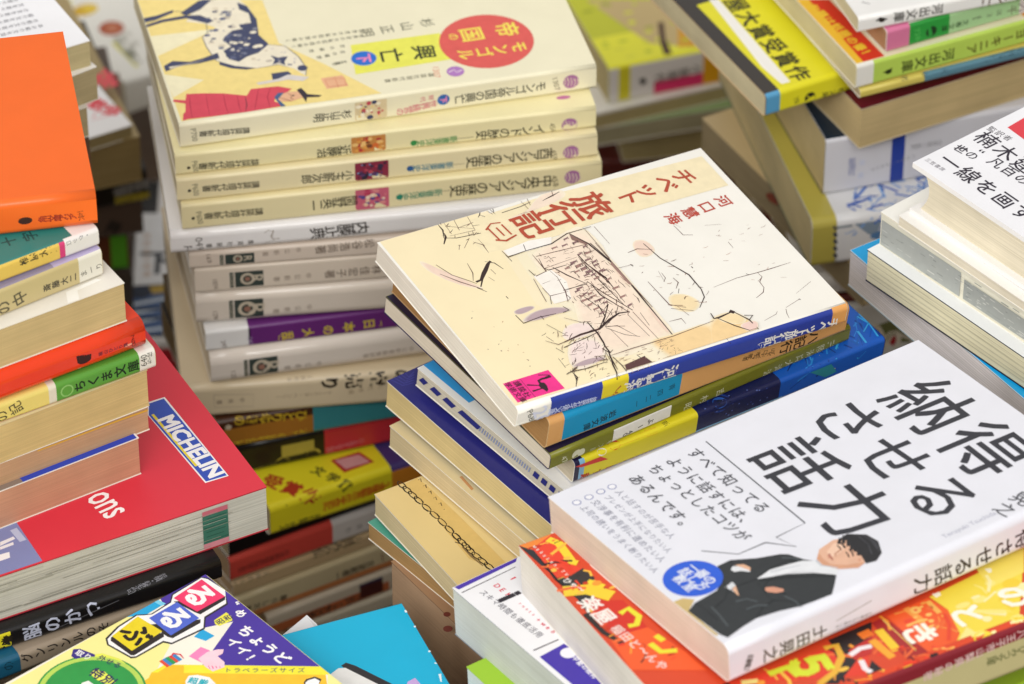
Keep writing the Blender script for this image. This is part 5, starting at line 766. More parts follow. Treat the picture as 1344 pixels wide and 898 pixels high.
('L','picture','33201e','w',5,[(.52,[26.9,104.8,26.9,101.2,24.9,96.9,29.4,95,39.6,93.8]),(.69,[26.5,99.4,25.9,97.2,23,93.7]),(1.03,[22.9,69.3,25.2,69.6,28,72.8,32.2,76.6,34.4,77.8]),(.92,[23.1,66.1,26.1,69.9,30.2,73.7,33.7,77.2]),(.46,[32.2,78.5,35.2,76.2,36.5,71.8]),(.57,[21.5,66.2,23.7,62.7]),(.46,[41.4,81.2,41.7,77,50,77.5,61.3,77.2,70.1,80.1,81,80]),(.57,[51.1,81.2,50,77.5]),(.46,[41.6,78.7,41.9,74.4]),(.57,[45,67.3,45.5,63.4]),(.46,[52.2,71.6,51,65.9,52.2,64.1,60.2,64]),(.69,[71,79.7,74.6,71.5,76.4,59.5]),(.63,[67.4,67.9,67.4,61.7,70,51.5,69.8,48.3]),(.57,[54.4,64.9,57,58.8,61.4,51.1,50.9,51.6]),(.46,[44.6,50.7,42.6,46.5]),(.46,[53.4,101.2,62.3,101.6,67.2,102.5]),(.57,[72,101.3,76.6,102.3,80.9,103.4]),(.57,[45.7,104.8,44.8,103.6,43.5,102.5]),(.46,[44.8,103.6,46.2,101.7]),(.46,[50.2,104.8,50.7,101.5]),(.46,[51.5,104.8,50.6,102.4]),(.57,[75.4,71.6,76.8,59.5,76.9,44.2,76.3,31.7,75.6,12.7]),(.52,[67.1,67.2,68.2,56.8,69.9,51.1,69,35.9]),(.52,[66.7,64.4,67,50.4,67.9,35.3]),(.69,[62.2,52.5,64.2,44.8,69.3,30.9]),(.57,[62.8,50.3,62.7,43.5,67.5,30.2]),(.46,[50.9,51,62.5,51.9]),(.92,[35.3,25.5,43.5,26.7,51.5,26.6,58.3,29.8,63.5,31.5,67.7,30.6]),(.69,[33.7,22.9,44.7,24.3,50.8,25.4]),(.69,[51.5,26.6,57.7,32.1,58.8,39.3]),(.57,[52.3,26.7,62.7,34.7]),(.57,[53.1,26.8,62.5,37.7,58,34.8]),(.46,[54.6,27.1,61.9,31.2,65.6,35.4]),(.46,[54.4,26.8,59.1,25.6,62.8,17.3]),(.46,[54.4,26.3,59,19.9,63.7,16.7]),(.57,[53.8,44,54.7,37.2]),(.57,[56.3,45.3,59,35.3]),(.46,[66.2,29.3,67.1,15.4]),(.46,[71.2,28.6,70.4,20.7]),(.8,[49.6,32.2,49.6,27.9,49.8,24.9,49.1,19.5,48.3,17,48.3,13.2]),(.57,[46.7,16.7,48,13.3,50,14.3]),(.69,[47.3,11.7,45.4,6.9,44.4,2.6,43.2,-.5]),(.52,[47.9,11,48.5,5.5,48.3,1.8]),(.57,[49.1,5.2,59.3,6.4,60.1,-.4]),(.57,[57.1,8.3,57.9,4.2,60.2,.3]),(.46,[51.1,5.3,49.9,.1]),(.46,[53.2,5.3,52.5,-.1]),(.46,[56,5.5,55.9,-.1]),(.46,[50.3,2.8,59,2.7]),(.46,[49.7,.3,59.1,.8]),(.57,[26.8,9.4,32.5,11.1]),(.69,[29.6,9.1,28.4,5.1]),(.46,[27.5,10,35.4,9.3,43.6,9.5]),(.46,[46.7,33,50.9,31.6]),(.52,[94.6,63.3,95.9,53.3,100.8,40.2,100.5,31,99.1,26.6,94,22]),(.46,[92.8,34.8,91.1,32.6]),(.69,[91.3,28.6,92.8,29.9]),(.69,[83.2,54.8,83.7,53.3]),(.8,[104.4,44.1,104.5,43.1]),(.92,[95.8,17.2,95.3,14,97.6,13.8,104.2,14.7]),(1.61,[103.3,15.4,104.4,13.8]),(.57,[96.3,14.3,100.4,7.3,104.3,2.5]),(.57,[104.2,14.7,107.4,8,107.7,1.8]),(.57,[107.2,11.1,110.2,9.8,107.4,8]),(.69,[93.4,3.2,94.1,-.4]),(.46,[104.5,2.8,107.6,2.6]),(.69,[121.7,31.9,122.6,30.8]),(.57,[132.1,11,132.8,10.4]),(.57,[29.1,57.5,29.2,56]),(.57,[26.7,46.5,27.1,41.1]),(.57,[27.1,41.1,34.3,41.7,41.2,40.9]),(.57,[35.1,42.1,35.2,39.8]),(.8,[45.9,43.4,46.9,40.7,44.1,40.4]),(.46,[30.8,23.9,32.2,20.3]),(.46,[28.7,18.8,28.4,13.1]),(.57,[26.6,9.5,32.1,10.7]),(.57,[29.4,9.7,29.6,6.7,26.4,2.3]),(.46,[34.6,37,38.5,27.9]),(.46,[43.1,13.3,44.1,10.6,42.1,10.8]),(.57,[49.3,23.2,48.2,14.7,46.9,10.9,45.7,4]),(.46,[47.3,16.6,44.4,.2]),(.31,[68,68.3,68.9,68.4,69.9,68]),(.2,[51.8,57.6,52.7,57.4,53.6,57.4]),(.24,[54.1,65.5,55.4,65.9,56.6,65.8]),(.26,[66.8,48.6,67.5,48.8,68.3,48.5]),(.18,[61.7,72.2,62.4,72.2,63.4,72.2]),(.18,[66.4,59.3,67.3,59.5,68.2,59.7]),(.23,[54.3,71.5,55.2,71.6,55.5,71.4]),(.19,[66.7,60.7,68.2,60.7,69.8,61.2]),(.32,[70.1,67.5,71.1,67.6,72.4,67.2]),(.19,[61.6,67.3,63.1,67.4,64.1,66.9]),(.34,[70,60,70.8,59.9,72.3,59.6]),(.23,[53.5,55.2,54.2,55.3,54.7,55.2]),(.21,[58.6,60.1,59.9,59.7,61.5,59.9]),(.3,[58.7,59.2,59.7,59.6,61.2,59.4]),(.23,[70.1,61.1,70.3,61.8,70,62.4]),(.33,[54.3,43.9,54.3,45.3,53.8,46.5]),(.29,[55.2,45.1,55.2,46.1,55.4,47]),(.21,[52.4,44.1,52.3,45.4,52.7,46.9]),(.27,[69,48.4,69.1,49.2,69.1,49.8]),(.24,[50.9,46.2,51,47.3,50.7,48.3]),(.3,[63.9,71.5,64.1,72.1,63.8,72.8]),(.26,[73.3,67.7,73.4,69,72.9,70.4]),(.26,[69.6,64.5,69.4,66,69.1,67.2]),(.21,[60.9,57.6,60.5,59,60.5,59.8]),(.28,[68.4,45.3,68.2,45.9,68.4,47.1]),(.2,[66.2,58.2,65.9,59.9,66,62]),(.32,[73.9,43.4,73.9,45.4,73.5,47.2]),(.2,[75,57.1,74.7,58,74.7,59.3]),(.3,[72.8,53.9,72.9,54.4,72.5,55.5]),(.21,[74.1,52.7,74,54.5,73.4,55.8]),(.26,[67.7,46.1,67.9,47.8,67.6,50]),(.21,[70.4,31.7,70.5,32.7,70.6,33.4]),(.33,[66,46,66.1,46.8,66.3,47.7]),(.33,[74.1,33.6,74.6,35,74.8,36.8]),(.22,[70.9,57,70.8,58.6,70.4,59.7]),(.25,[66.3,45.2,66.4,47,65.9,48.6]),(.2,[72,46.7,72.2,47.7,72.3,48.5]),(.29,[69.7,47,69.6,48.4,69.8,49.9]),(.29,[62.4,30.2,63,30.1,63.5,30.1]),(.3,[59.8,31.7,60.7,32.2,61.3,33.2]),(.29,[60.8,32.9,60.7,34.2,60.4,35.3]),(.27,[67.2,36.7,67.5,38.5,68.4,40.8]),(.26,[65.9,45.5,66,46.7,65.7,47.7]),(.2,[60.3,38.9,60.3,40.6,60.3,41.7]),(.26,[66.5,43.9,67.2,44.3,68.4,44.3]),(.25,[63.9,42,63.4,43.7,63.4,45.3]),(.29,[59.7,38.6,61,39.1,62.4,40.1]),(.25,[57.3,27.8,57.2,29,56.8,29.7]),(.2,[51.6,30,53.6,29.3,55.1,28.8]),(.26,[62.3,30.3,63.9,30.2,65.6,30]),(.28,[61.1,49.6,62,49.6,62.8,49.6]),(.2,[58.2,43.3,57.5,45.4,56.8,47.2]),(.22,[64,36.7,63.4,38.2,63,39.7]),(.29,[35.8,4,36.4,5,36.6,5.5]),(.33,[28.1,5.5,28.8,5.3,29.3,5.2]),(.23,[43.5,9.1,44.7,9.9,45.8,10.7]),(.19,[39.3,6.7,40.2,7.1,41.3,7.4]),(.18,[28.4,5.8,29.7,6,30.5,6.5]),(.27,[39.9,22.1,40.4,22.5,40.7,22.5]),(.23,[48.6,31.4,49.8,30.8,51.1,30.7]),(.3,[36.3,19.6,37.6,20.2,38.9,21.2]),(.32,[29.9,10.7,30.5,11.4,30.5,11.7]),(.24,[29.8,10.3,31,11.1,31.6,11.4]),(.23,[28.7,10.1,29.1,10.8,29.7,11.1]),(.25,[35.9,9,36.9,9.4,37.6,9.3]),(.2,[38.7,24.7,39.3,24.9,39.8,25.7]),(.3,[33.3,14,34,15,34.6,16.2]),(.23,[47.6,17.9,48.5,18.3,49,19.2]),(.22,[44.6,17.5,45.5,19,46.1,20.9]),(.2,[43,9.8,43.6,10.4,44.4,10.6]),(.29,[41,18.5,42.1,19.9,42.9,21.7]),(.22,[38.9,10.5,39.8,11.3,41,11.9]),(.23,[44,11.2,45.6,12.8,46.6,14.1]),(.32,[35.9,18.9,36.4,19.3,36.9,19.2]),(.34,[29.6,32.3,31.1,32.6,32,33.1]),(.32,[36.5,24,38.4,25.1,40.1,25.7]),(.32,[34.2,8.2,34.4,9,35,9.3]),(.21,[24.8,98.4,25.8,98.1,26.7,98.2]),(.33,[32.1,92.4,32.8,92.5,33.4,92.7]),(.25,[27.6,91,28.3,90.6,28.6,90.7]),(.26,[28.3,98.8,29.5,99.2,30.7,100.1])]),
('L','picture','5a3530','w',5,[(.34,[29.5,104.8,28.8,97.8]),(.34,[34,104.8,32.8,98.6]),(.34,[32.7,100,40.1,100.6]),(.34,[39.9,104.6,38.4,96.2,27.5,97.1]),(.4,[29.5,102.6,38.5,97.2]),(.34,[33.9,93,29,88.5]),(.4,[34.1,90.4,36.7,87.4,36.3,82.4]),(.34,[28.3,91,26.7,88.5]),(.34,[36.7,91.2,37,86.6]),(.4,[13.9,84.2,16.4,76.6,20.8,70.9,22.7,68.2]),(.4,[12.5,78.9,17.1,71.9,23.1,64.6]),(.29,[25.4,80.2,24.4,74.3,22.2,70.3]),(.34,[31.9,73.6,32.2,70.3]),(.34,[28.8,69.9,29.7,67]),(.4,[51.1,74.5,50.9,63.9,45.7,62.9,46.1,64.4]),(.4,[44,61.9,41.5,48.4]),(.4,[51.9,73,59.6,72.5,73.5,71.5]),(.34,[50.8,65.6,66.2,66.4]),(.4,[77.9,79.7,77.5,60.6]),(.34,[82.4,79.9,82.4,68.5]),(.4,[66.7,66.2,69.3,51,69.4,47.7]),(.4,[53,59.7,51.4,50.6,49.1,45.1]),(.34,[44.4,56.1,44.6,50.7,52.3,50.2]),(.34,[52.8,59.4,52.3,63.3]),(.4,[49.5,45.7,51.2,46.6,50.6,49.3]),(.34,[45.6,58,49.3,58.4]),(.34,[63.9,104.3,64.2,99.1]),(.34,[67,104.8,66.1,100.8]),(.4,[78.3,104.8,77.3,102]),(.4,[48.6,104.8,49.8,101.9]),(.4,[77.3,70.8,77,43.1,77.2,29.3]),(.4,[54.6,27.1,61.6,24.1]),(.4,[55.5,25.3,56.3,13.5]),(.4,[56.3,36.5,60.2,32.9]),(.4,[68.8,30.1,69.3,12.5]),(.4,[47.1,11.8,57.4,12,75.6,11.7,94.5,13.1]),(.4,[41.5,13.8,45.5,12.5,44.9,10.4,41.4,11.4]),(.34,[42.7,37.6,47.7,32.5]),(.34,[91.1,46.9,89.9,40.5]),(.34,[83.9,43.1,84.2,28.3,89.2,24.1]),(.34,[86.1,61,90.6,61.5,95.9,58.8]),(.4,[84.2,27.8,88.8,25.8]),(.4,[83.5,26.1,90.9,21.4]),(.34,[86.4,26.3,87.8,19.9]),(.34,[78.8,19.9,84.1,19.5,84,16.2]),(.34,[91.7,45.6,91.4,42.3,89.6,40.6]),(.34,[94.1,41.1,94.5,38,91.7,35.2]),(.29,[77.1,54.4,83.8,54]),(.29,[105.5,30.1,117.1,31.2,126.2,30.7,132.7,30.6,141.6,30.7]),(.34,[126.2,30.7,126.5,27.9,123.9,25.6,123.6,22.2,121.8,19.9,117.3,18.1]),(.29,[124.8,8.7,132.8,10.9]),(.29,[124.4,8.1,123.2,5.6,122.5,2.9]),(.29,[112.9,5.6,119.2,7,120.6,8.3]),(.23,[133.3,14.2,142.5,17.9]),(.34,[111.6,68,111.9,61.6,115.4,60.1]),(.34,[125.9,50.9,125.7,47.1]),(.23,[111.5,71.3,113.4,65.7]),(.23,[122.9,63.2,129.3,61.2]),(.4,[31,31.2,32.1,27.7]),(.4,[29.2,29,32.7,25.2,39.4,26,49.8,27.4]),(.4,[28.6,10.1,38.2,8.8]),(.25,[70.2,7.3,69,6]),(.25,[69.9,8.4,69.3,9.9]),(.25,[71.9,4.8,72.1,6.2]),(.25,[73.2,3.8,73.2,5.4]),(.25,[67.2,8.3,68.3,9.2]),(.25,[65.9,6.5,64.3,5.3]),(.25,[66.3,6,67.2,5.9]),(.25,[73,3.4,72.5,4]),(.25,[66.1,6.9,64.7,6]),(.25,[71.7,3.8,71,5.1]),(.25,[68.4,7.5,67,6.7]),(.25,[68.3,8.8,69.3,8.1]),(.25,[73.3,3.9,74.1,2.9]),(.25,[70.5,2.5,71.3,3.7])]),
('P','picture','8a6a6a','w',6,[([67.3,77.8,69.1,78.2,68.9,77.4,67,77],),([69.4,74.4,71.3,74.7,71.1,73.9,69.2,73.5],),([71.7,70.9,73.4,71.3,73.2,70.5,71.5,70],),([64.6,74.8,66.8,75,66.5,74.2,64.4,73.9],),([69.2,74.5,71.2,74.8,70.9,74,68.9,73.7],),([61.5,63.7,63.3,64.1,63,63.3,61.3,62.9],),([65.2,57.1,67.4,57.3,67.2,56.5,65,56.3],),([63.1,56.1,65.3,56.3,65.1,55.5,62.9,55.3],),([54.8,49.3,56.8,49.6,56.6,48.8,54.6,48.5],),([56.9,46.8,58.8,47.1,58.6,46.3,56.7,46],),([61,41.8,63,42,62.8,41.2,60.8,41],),([62.2,64.7,64.9,64.9,64.6,63.9,61.9,63.7],),([63.9,60,66.3,60.3,66,59.3,63.7,59],),([64.7,57.6,67.1,58,66.9,57,64.5,56.7],),([65.7,55.2,67.8,55.7,67.5,54.7,65.4,54.3],),([56.2,50.5,58.8,50.7,58.6,49.8,56,49.5],),([60.7,41.7,62.8,42.1,62.6,41.2,60.4,40.8],),([67.3,67.8,69.3,68.1,69.1,67.3,67.1,66.9],),([68.3,63.8,70.6,63.9,70.4,63.1,68.1,62.9],),([69.6,59.6,71.5,59.9,71.3,59.1,69.4,58.8],),([70.7,55.6,72.7,55.8,72.5,55,70.5,54.8],),([57.1,43.7,59,44,58.8,43.2,56.9,42.9],),([59,41.5,61.2,41.7,61,40.9,58.8,40.7],),([61.3,39.2,63,39.6,62.8,38.8,61.1,38.4],),([70,61.6,72.2,62.1,71.9,61.1,69.8,60.6],),([69.9,56.1,72,56.5,71.7,55.6,69.6,55.1],),([69.1,34.2,71.1,34.7,70.8,33.7,68.9,33.2],),([56.9,34.6,59.1,35,58.8,34.1,56.7,33.7],)]),
('L','picture','33201e','w',7,[(.35,[67.1,77.9,67,76.4]),(.35,[69.3,78.4,69,77]),(.35,[69.3,74.4,69.1,73]),(.35,[71.6,74.9,71.3,73.5]),(.35,[71.6,70.9,71.5,69.5]),(.35,[73.7,71.5,73.4,70.1]),(.35,[60,75.1,59.9,73.7]),(.35,[62.6,75.5,62.3,74]),(.35,[64.5,74.8,64.3,73.4]),(.35,[67,75.2,66.7,73.8]),(.35,[69,74.5,68.9,73.1]),(.35,[71.4,75,71.1,73.6]),(.35,[61.4,63.7,61.2,62.3]),(.35,[63.5,64.3,63.2,62.9]),(.35,[62.7,61.5,62.5,60.1]),(.35,[64.8,62.1,64.5,60.6]),(.35,[63.8,59.4,63.6,58]),(.35,[66.3,59.8,66,58.3]),(.35,[65.1,57.2,65,55.7]),(.35,[67.6,57.5,67.3,56.1]),(.35,[58.3,62.6,58.2,61.2]),(.35,[60.5,63.1,60.2,61.7]),(.35,[60.6,59.4,60.4,58]),(.35,[63.1,59.8,62.8,58.4]),(.35,[62.9,56.2,62.8,54.8]),(.35,[65.5,56.5,65.2,55.1]),(.35,[65.4,52.9,65.3,51.5]),(.35,[67.8,53.3,67.5,51.9]),(.35,[54.7,49.4,54.6,48]),(.35,[57,49.8,56.7,48.4]),(.35,[56.8,46.9,56.6,45.5]),(.35,[59.1,47.3,58.8,45.9]),(.35,[58.7,44.4,58.5,43]),(.35,[61.3,44.7,61,43.3]),(.35,[60.9,41.8,60.7,40.4]),(.35,[63.2,42.3,62.9,40.8]),(.35,[62,64.8,61.9,63]),(.35,[65.2,65.2,64.8,63.5]),(.35,[62.8,62.4,62.7,60.7]),(.35,[65.9,62.8,65.6,61.1]),(.35,[63.8,60,63.6,58.3]),(.35,[66.6,60.6,66.2,58.9]),(.35,[64.5,57.7,64.4,56]),(.35,[67.4,58.2,67.1,56.5]),(.35,[65.5,55.3,65.4,53.6]),(.35,[68.1,56,67.7,54.3]),(.35,[56.1,50.6,55.9,48.9]),(.35,[59.1,51,58.8,49.3]),(.35,[58.5,46.1,58.3,44.4]),(.35,[60.9,46.8,60.6,45.1]),(.35,[60.5,41.8,60.4,40.1]),(.35,[63.1,42.4,62.8,40.7]),(.35,[67.2,67.8,67.1,66.4]),(.35,[69.6,68.3,69.2,66.9]),(.35,[68.2,63.8,68,62.4]),(.35,[70.9,64.1,70.5,62.7]),(.35,[69.5,59.7,69.4,58.2]),(.35,[71.8,60.1,71.5,58.7]),(.35,[70.5,55.6,70.4,54.2]),(.35,[73,56,72.7,54.6]),(.35,[55,46,54.8,44.6]),(.35,[57.2,46.5,56.9,45.1]),(.35,[57,43.8,56.9,42.4]),(.35,[59.2,44.3,58.9,42.9]),(.35,[58.9,41.6,58.7,40.2]),(.35,[61.5,41.9,61.1,40.5]),(.35,[61.2,39.3,61,37.8]),(.35,[63.2,39.8,62.9,38.4]),(.35,[69.9,67.3,69.7,65.6]),(.35,[72.9,67.8,72.5,66.1]),(.35,[69.9,61.7,69.7,60]),(.35,[72.5,62.3,72.1,60.6]),(.35,[69.7,56.1,69.5,54.4]),(.35,[72.3,56.8,71.9,55.1]),(.35,[69.5,50.6,69.4,48.9]),(.35,[72,51.3,71.6,49.6]),(.35,[69,45.3,68.9,43.6]),(.35,[72.1,45.7,71.8,44]),(.35,[68.9,39.8,68.7,38.1]),(.35,[71.9,40.2,71.5,38.5]),(.35,[68.9,34.2,68.8,32.5]),(.35,[71.4,34.9,71,33.2]),(.35,[53.8,43.7,53.7,42]),(.35,[57,44.1,56.6,42.4]),(.35,[54.9,40.7,54.8,39]),(.35,[57.7,41.2,57.3,39.5]),(.35,[55.8,37.7,55.6,36]),(.35,[58.6,38.2,58.3,36.5]),(.35,[56.8,34.7,56.6,33]),(.35,[59.4,35.3,59,33.6])]),
('P','picture','a07c74','w',6,[([60.1,75.1,62.4,75.2,62.1,74.4,59.9,74.2],),([62.8,61.5,64.6,61.8,64.4,61,62.6,60.6],),([63.9,59.3,66.1,59.5,65.9,58.7,63.7,58.5],),([58.4,62.5,60.3,62.9,60.1,62.1,58.2,61.7],),([60.7,59.3,62.8,59.6,62.6,58.8,60.5,58.5],),([65.6,52.9,67.6,53.1,67.4,52.3,65.3,52],),([58.8,44.3,61,44.5,60.8,43.7,58.6,43.5],),([63,62.3,65.6,62.6,65.4,61.6,62.7,61.4],),([58.6,46,60.6,46.5,60.4,45.6,58.4,45.1],),([55.1,46,57,46.3,56.7,45.5,54.9,45.2],),([70,67.2,72.6,67.5,72.4,66.5,69.8,66.3],),([69.7,50.5,71.7,51,71.5,50.1,69.4,49.6],),([69.2,45.2,71.8,45.4,71.6,44.4,68.9,44.2],),([69,39.7,71.6,40,71.3,39,68.8,38.7],),([54,43.7,56.7,43.9,56.4,42.9,53.8,42.7],),([55.1,40.6,57.4,41,57.1,40,54.9,39.6],),([55.9,37.6,58.3,37.9,58.1,37,55.7,36.7],)]),
('L','picture','6a443a','w',5,[(.23,[53.6,68.5,55,69,56.5,69]),(.23,[57,52.4,57.6,52.5,58.4,52.6]),(.29,[64.7,44.3,65.4,44.1,66.6,44.4]),(.32,[64.3,46.6,65.2,46.9,66.1,46.8]),(.33,[54,61.4,54.8,61.3,55.7,61.7]),(.21,[70.4,67.1,71.3,67.1,71.6,67.1]),(.2,[62.2,70.1,63.2,70,64.7,69.6]),(.24,[63.9,56.4,65.1,56.6,66,56.3]),(.31,[64.5,61.8,65.7,62,66.8,61.6]),(.3,[61.4,53.3,62.5,53.4,63.7,53.2]),(.21,[52.7,66.4,53.5,66.6,54,66.6]),(.18,[68.7,61.7,69.6,62,70.9,62.1]),(.21,[59.3,45.2,60.4,45.1,61,45.2]),(.19,[58.2,62,59.9,61.8,61.1,61.8]),(.34,[62.5,54.7,63.9,54.8,65,54.4]),(.33,[65.3,62.5,66.2,62.2,67.6,62.5]),(.32,[53.8,46.5,55.2,46.4,56.4,46.3]),(.33,[66.9,53.3,67.5,53.3,68.3,53]),(.3,[53.9,70.7,55.2,70.6,56.3,71.1]),(.28,[69.5,62.9,69.3,63.5,69.7,64.5]),(.27,[50.8,43.4,50.7,44.2,50.8,44.7]),(.22,[73.3,66.4,73.2,67.5,73.2,68.5]),(.31,[63.4,49.3,63.3,50.7,63.6,51.9]),(.21,[54.3,59.2,54.2,59.7,54,60.6]),(.19,[67.2,70.6,67.2,71.9,67.3,73.1]),(.34,[63.2,45.3,63.4,46.1,63.4,47.4]),(.29,[58.1,47.7,58.2,48.5,58.2,49.1]),(.24,[64,44.8,63.9,45.7,63.7,46.1]),(.26,[60.9,63,61,63.7,60.5,64.8]),(.33,[58.4,40.2,58.5,41.1,58.6,41.7]),(.29,[60.8,48.7,61.1,49.9,60.8,51.3]),(.22,[65.6,60.9,65.7,61.8,65.8,62.2]),(.23,[66.6,60.9,66.7,61.6,67.1,62.5]),(.19,[75.6,42.7,75.5,43.9,75.1,45.7]),(.33,[70.4,63,70.1,64.5,70,65.6]),(.32,[67.6,52.2,67.4,53.4,67.5,54]),(.31,[70.4,55.6,71,56.9,71.2,58.5]),(.31,[68.5,52.9,68.5,54.5,68.5,56.3]),(.22,[76.2,56.1,75.8,57.8,75.8,59.3]),(.22,[71.4,58,71.6,60,71.4,61.6]),(.24,[73.6,46.3,73.4,47.4,73.8,48.4]),(.22,[76.2,46.3,75.8,47.8,75.6,49.9]),(.26,[69.5,57.2,69.6,59.4,69.7,61.1]),(.32,[66.3,62.6,66.6,63.6,66.6,65.1]),(.19,[76.1,44.8,76.1,46,75.8,47.3]),(.28,[71.2,62.9,71.7,63.9,71.5,64.3]),(.33,[68.1,42.5,67.8,43,67.9,43.9]),(.3,[62.4,37.7,62.6,38.6,62.5,39.1]),(.27,[56.4,47.2,56.1,47.4,55.7,48.1]),(.25,[65.2,36.1,66.2,37.6,67.1,38.7]),(.21,[61.9,38.6,62.4,38.4,63,38.5]),(.24,[58.7,48.1,60.9,48.5,63,48.5]),(.25,[60.4,47.3,61.6,47,62.5,47]),(.28,[65.9,28.9,66.9,30.4,67.9,32.3]),(.22,[67,33.3,65.8,35.1,64.7,36.4]),(.23,[56.1,47.4,56.9,47,57.4,47]),(.28,[55.4,43.6,56.8,43.2,57.8,42.6]),(.25,[64.1,42.9,65.7,42.4,67.6,42.2]),(.26,[53.2,40.5,55,39.8,56.6,39.5]),(.25,[66.7,49.9,67.3,50.4,67.8,50.5]),(.28,[49.1,24.3,50.3,24.5,51.1,24.8]),(.33,[40.8,3.6,41.4,3.6,42,3.7]),(.22,[50.5,26.1,51.4,26.8,51.8,28.1]),(.33,[36,28.9,37.4,28.8,38.8,28.1]),(.33,[38,23.3,38.9,23.9,40.2,24.7]),(.22,[39.6,2.5,40.7,2.5,41.4,2.5]),(.26,[37.6,14.5,37.8,14.8,38.2,15.5]),(.34,[34.3,5.2,35.4,6,36.9,6.3]),(.23,[38.7,20.8,39.6,21.2,40.7,21.7]),(.25,[48.2,16.9,49,16.7,49.8,16.7]),(.18,[37.1,20.5,37.2,21.1,37.7,21.2]),(.21,[42.4,24.6,43.3,24.6,43.8,24.7]),(.26,[34.4,22.8,35.2,22.9,35.5,22.8]),(.29,[40.3,32,40.6,32.7,41.1,34]),(.25,[34.6,6.5,35.5,7.3,36.2,8]),(.27,[37.1,19.6,38.3,18.9,39.8,18.8]),(.28,[49.3,27,50.4,26.8,51.5,26.5]),(.32,[34.6,28.7,35.6,30.2,36.4,31.9]),(.24,[39.2,8,40,9.2,40.3,10.1]),(.27,[34.1,31.5,34.5,31.8,35,31.9]),(.28,[32.2,21.8,33,23.2,34.1,24.2]),(.28,[29.4,17.4,29.8,17.8,30.5,17.9]),(.26,[37.9,16.9,39.1,17.2,40.1,17.5]),(.34,[45.7,14.4,46.7,16,48.1,17.3]),(.28,[40.1,15.7,41.2,16.3,42.2,16.7]),(.29,[38.5,21.7,39.2,22.1,39.3,22.7]),(.31,[34.9,19,35.9,19.8,37.3,20.5]),(.24,[39.4,17.3,40.1,18.1,40.3,18.9]),(.31,[30.9,10.3,31.4,11.1,31.8,11.5]),(.27,[41.3,21.9,41.9,22,42.3,22.2]),(.2,[34.4,94.5,36.2,94.7,37.4,95.2]),(.23,[27.9,104.1,28,104.7,28.4,105.6]),(.32,[36.4,99.5,38,100.2,39.3,100.7]),(.33,[28.9,102.7,30.1,103.1,31,103.9]),(.23,[12.8,54.8,12.7,55,13.1,55]),(.4,[11.2,30.6,11.1,31.2,11.5,31.1]),(.39,[10.4,51.5,10.6,51.8,11,51.9]),(.33,[7.2,33.6,6.8,33.9,7,34]),(.24,[11.9,34.4,12.3,34.7,12.5,34.9]),(.35,[13.9,35.7,14.1,36,13.9,36.1]),(.3,[16.3,19,16.5,19.2,16.9,19.3]),(.38,[17.5,22,17.8,22.4,17.5,23])]),
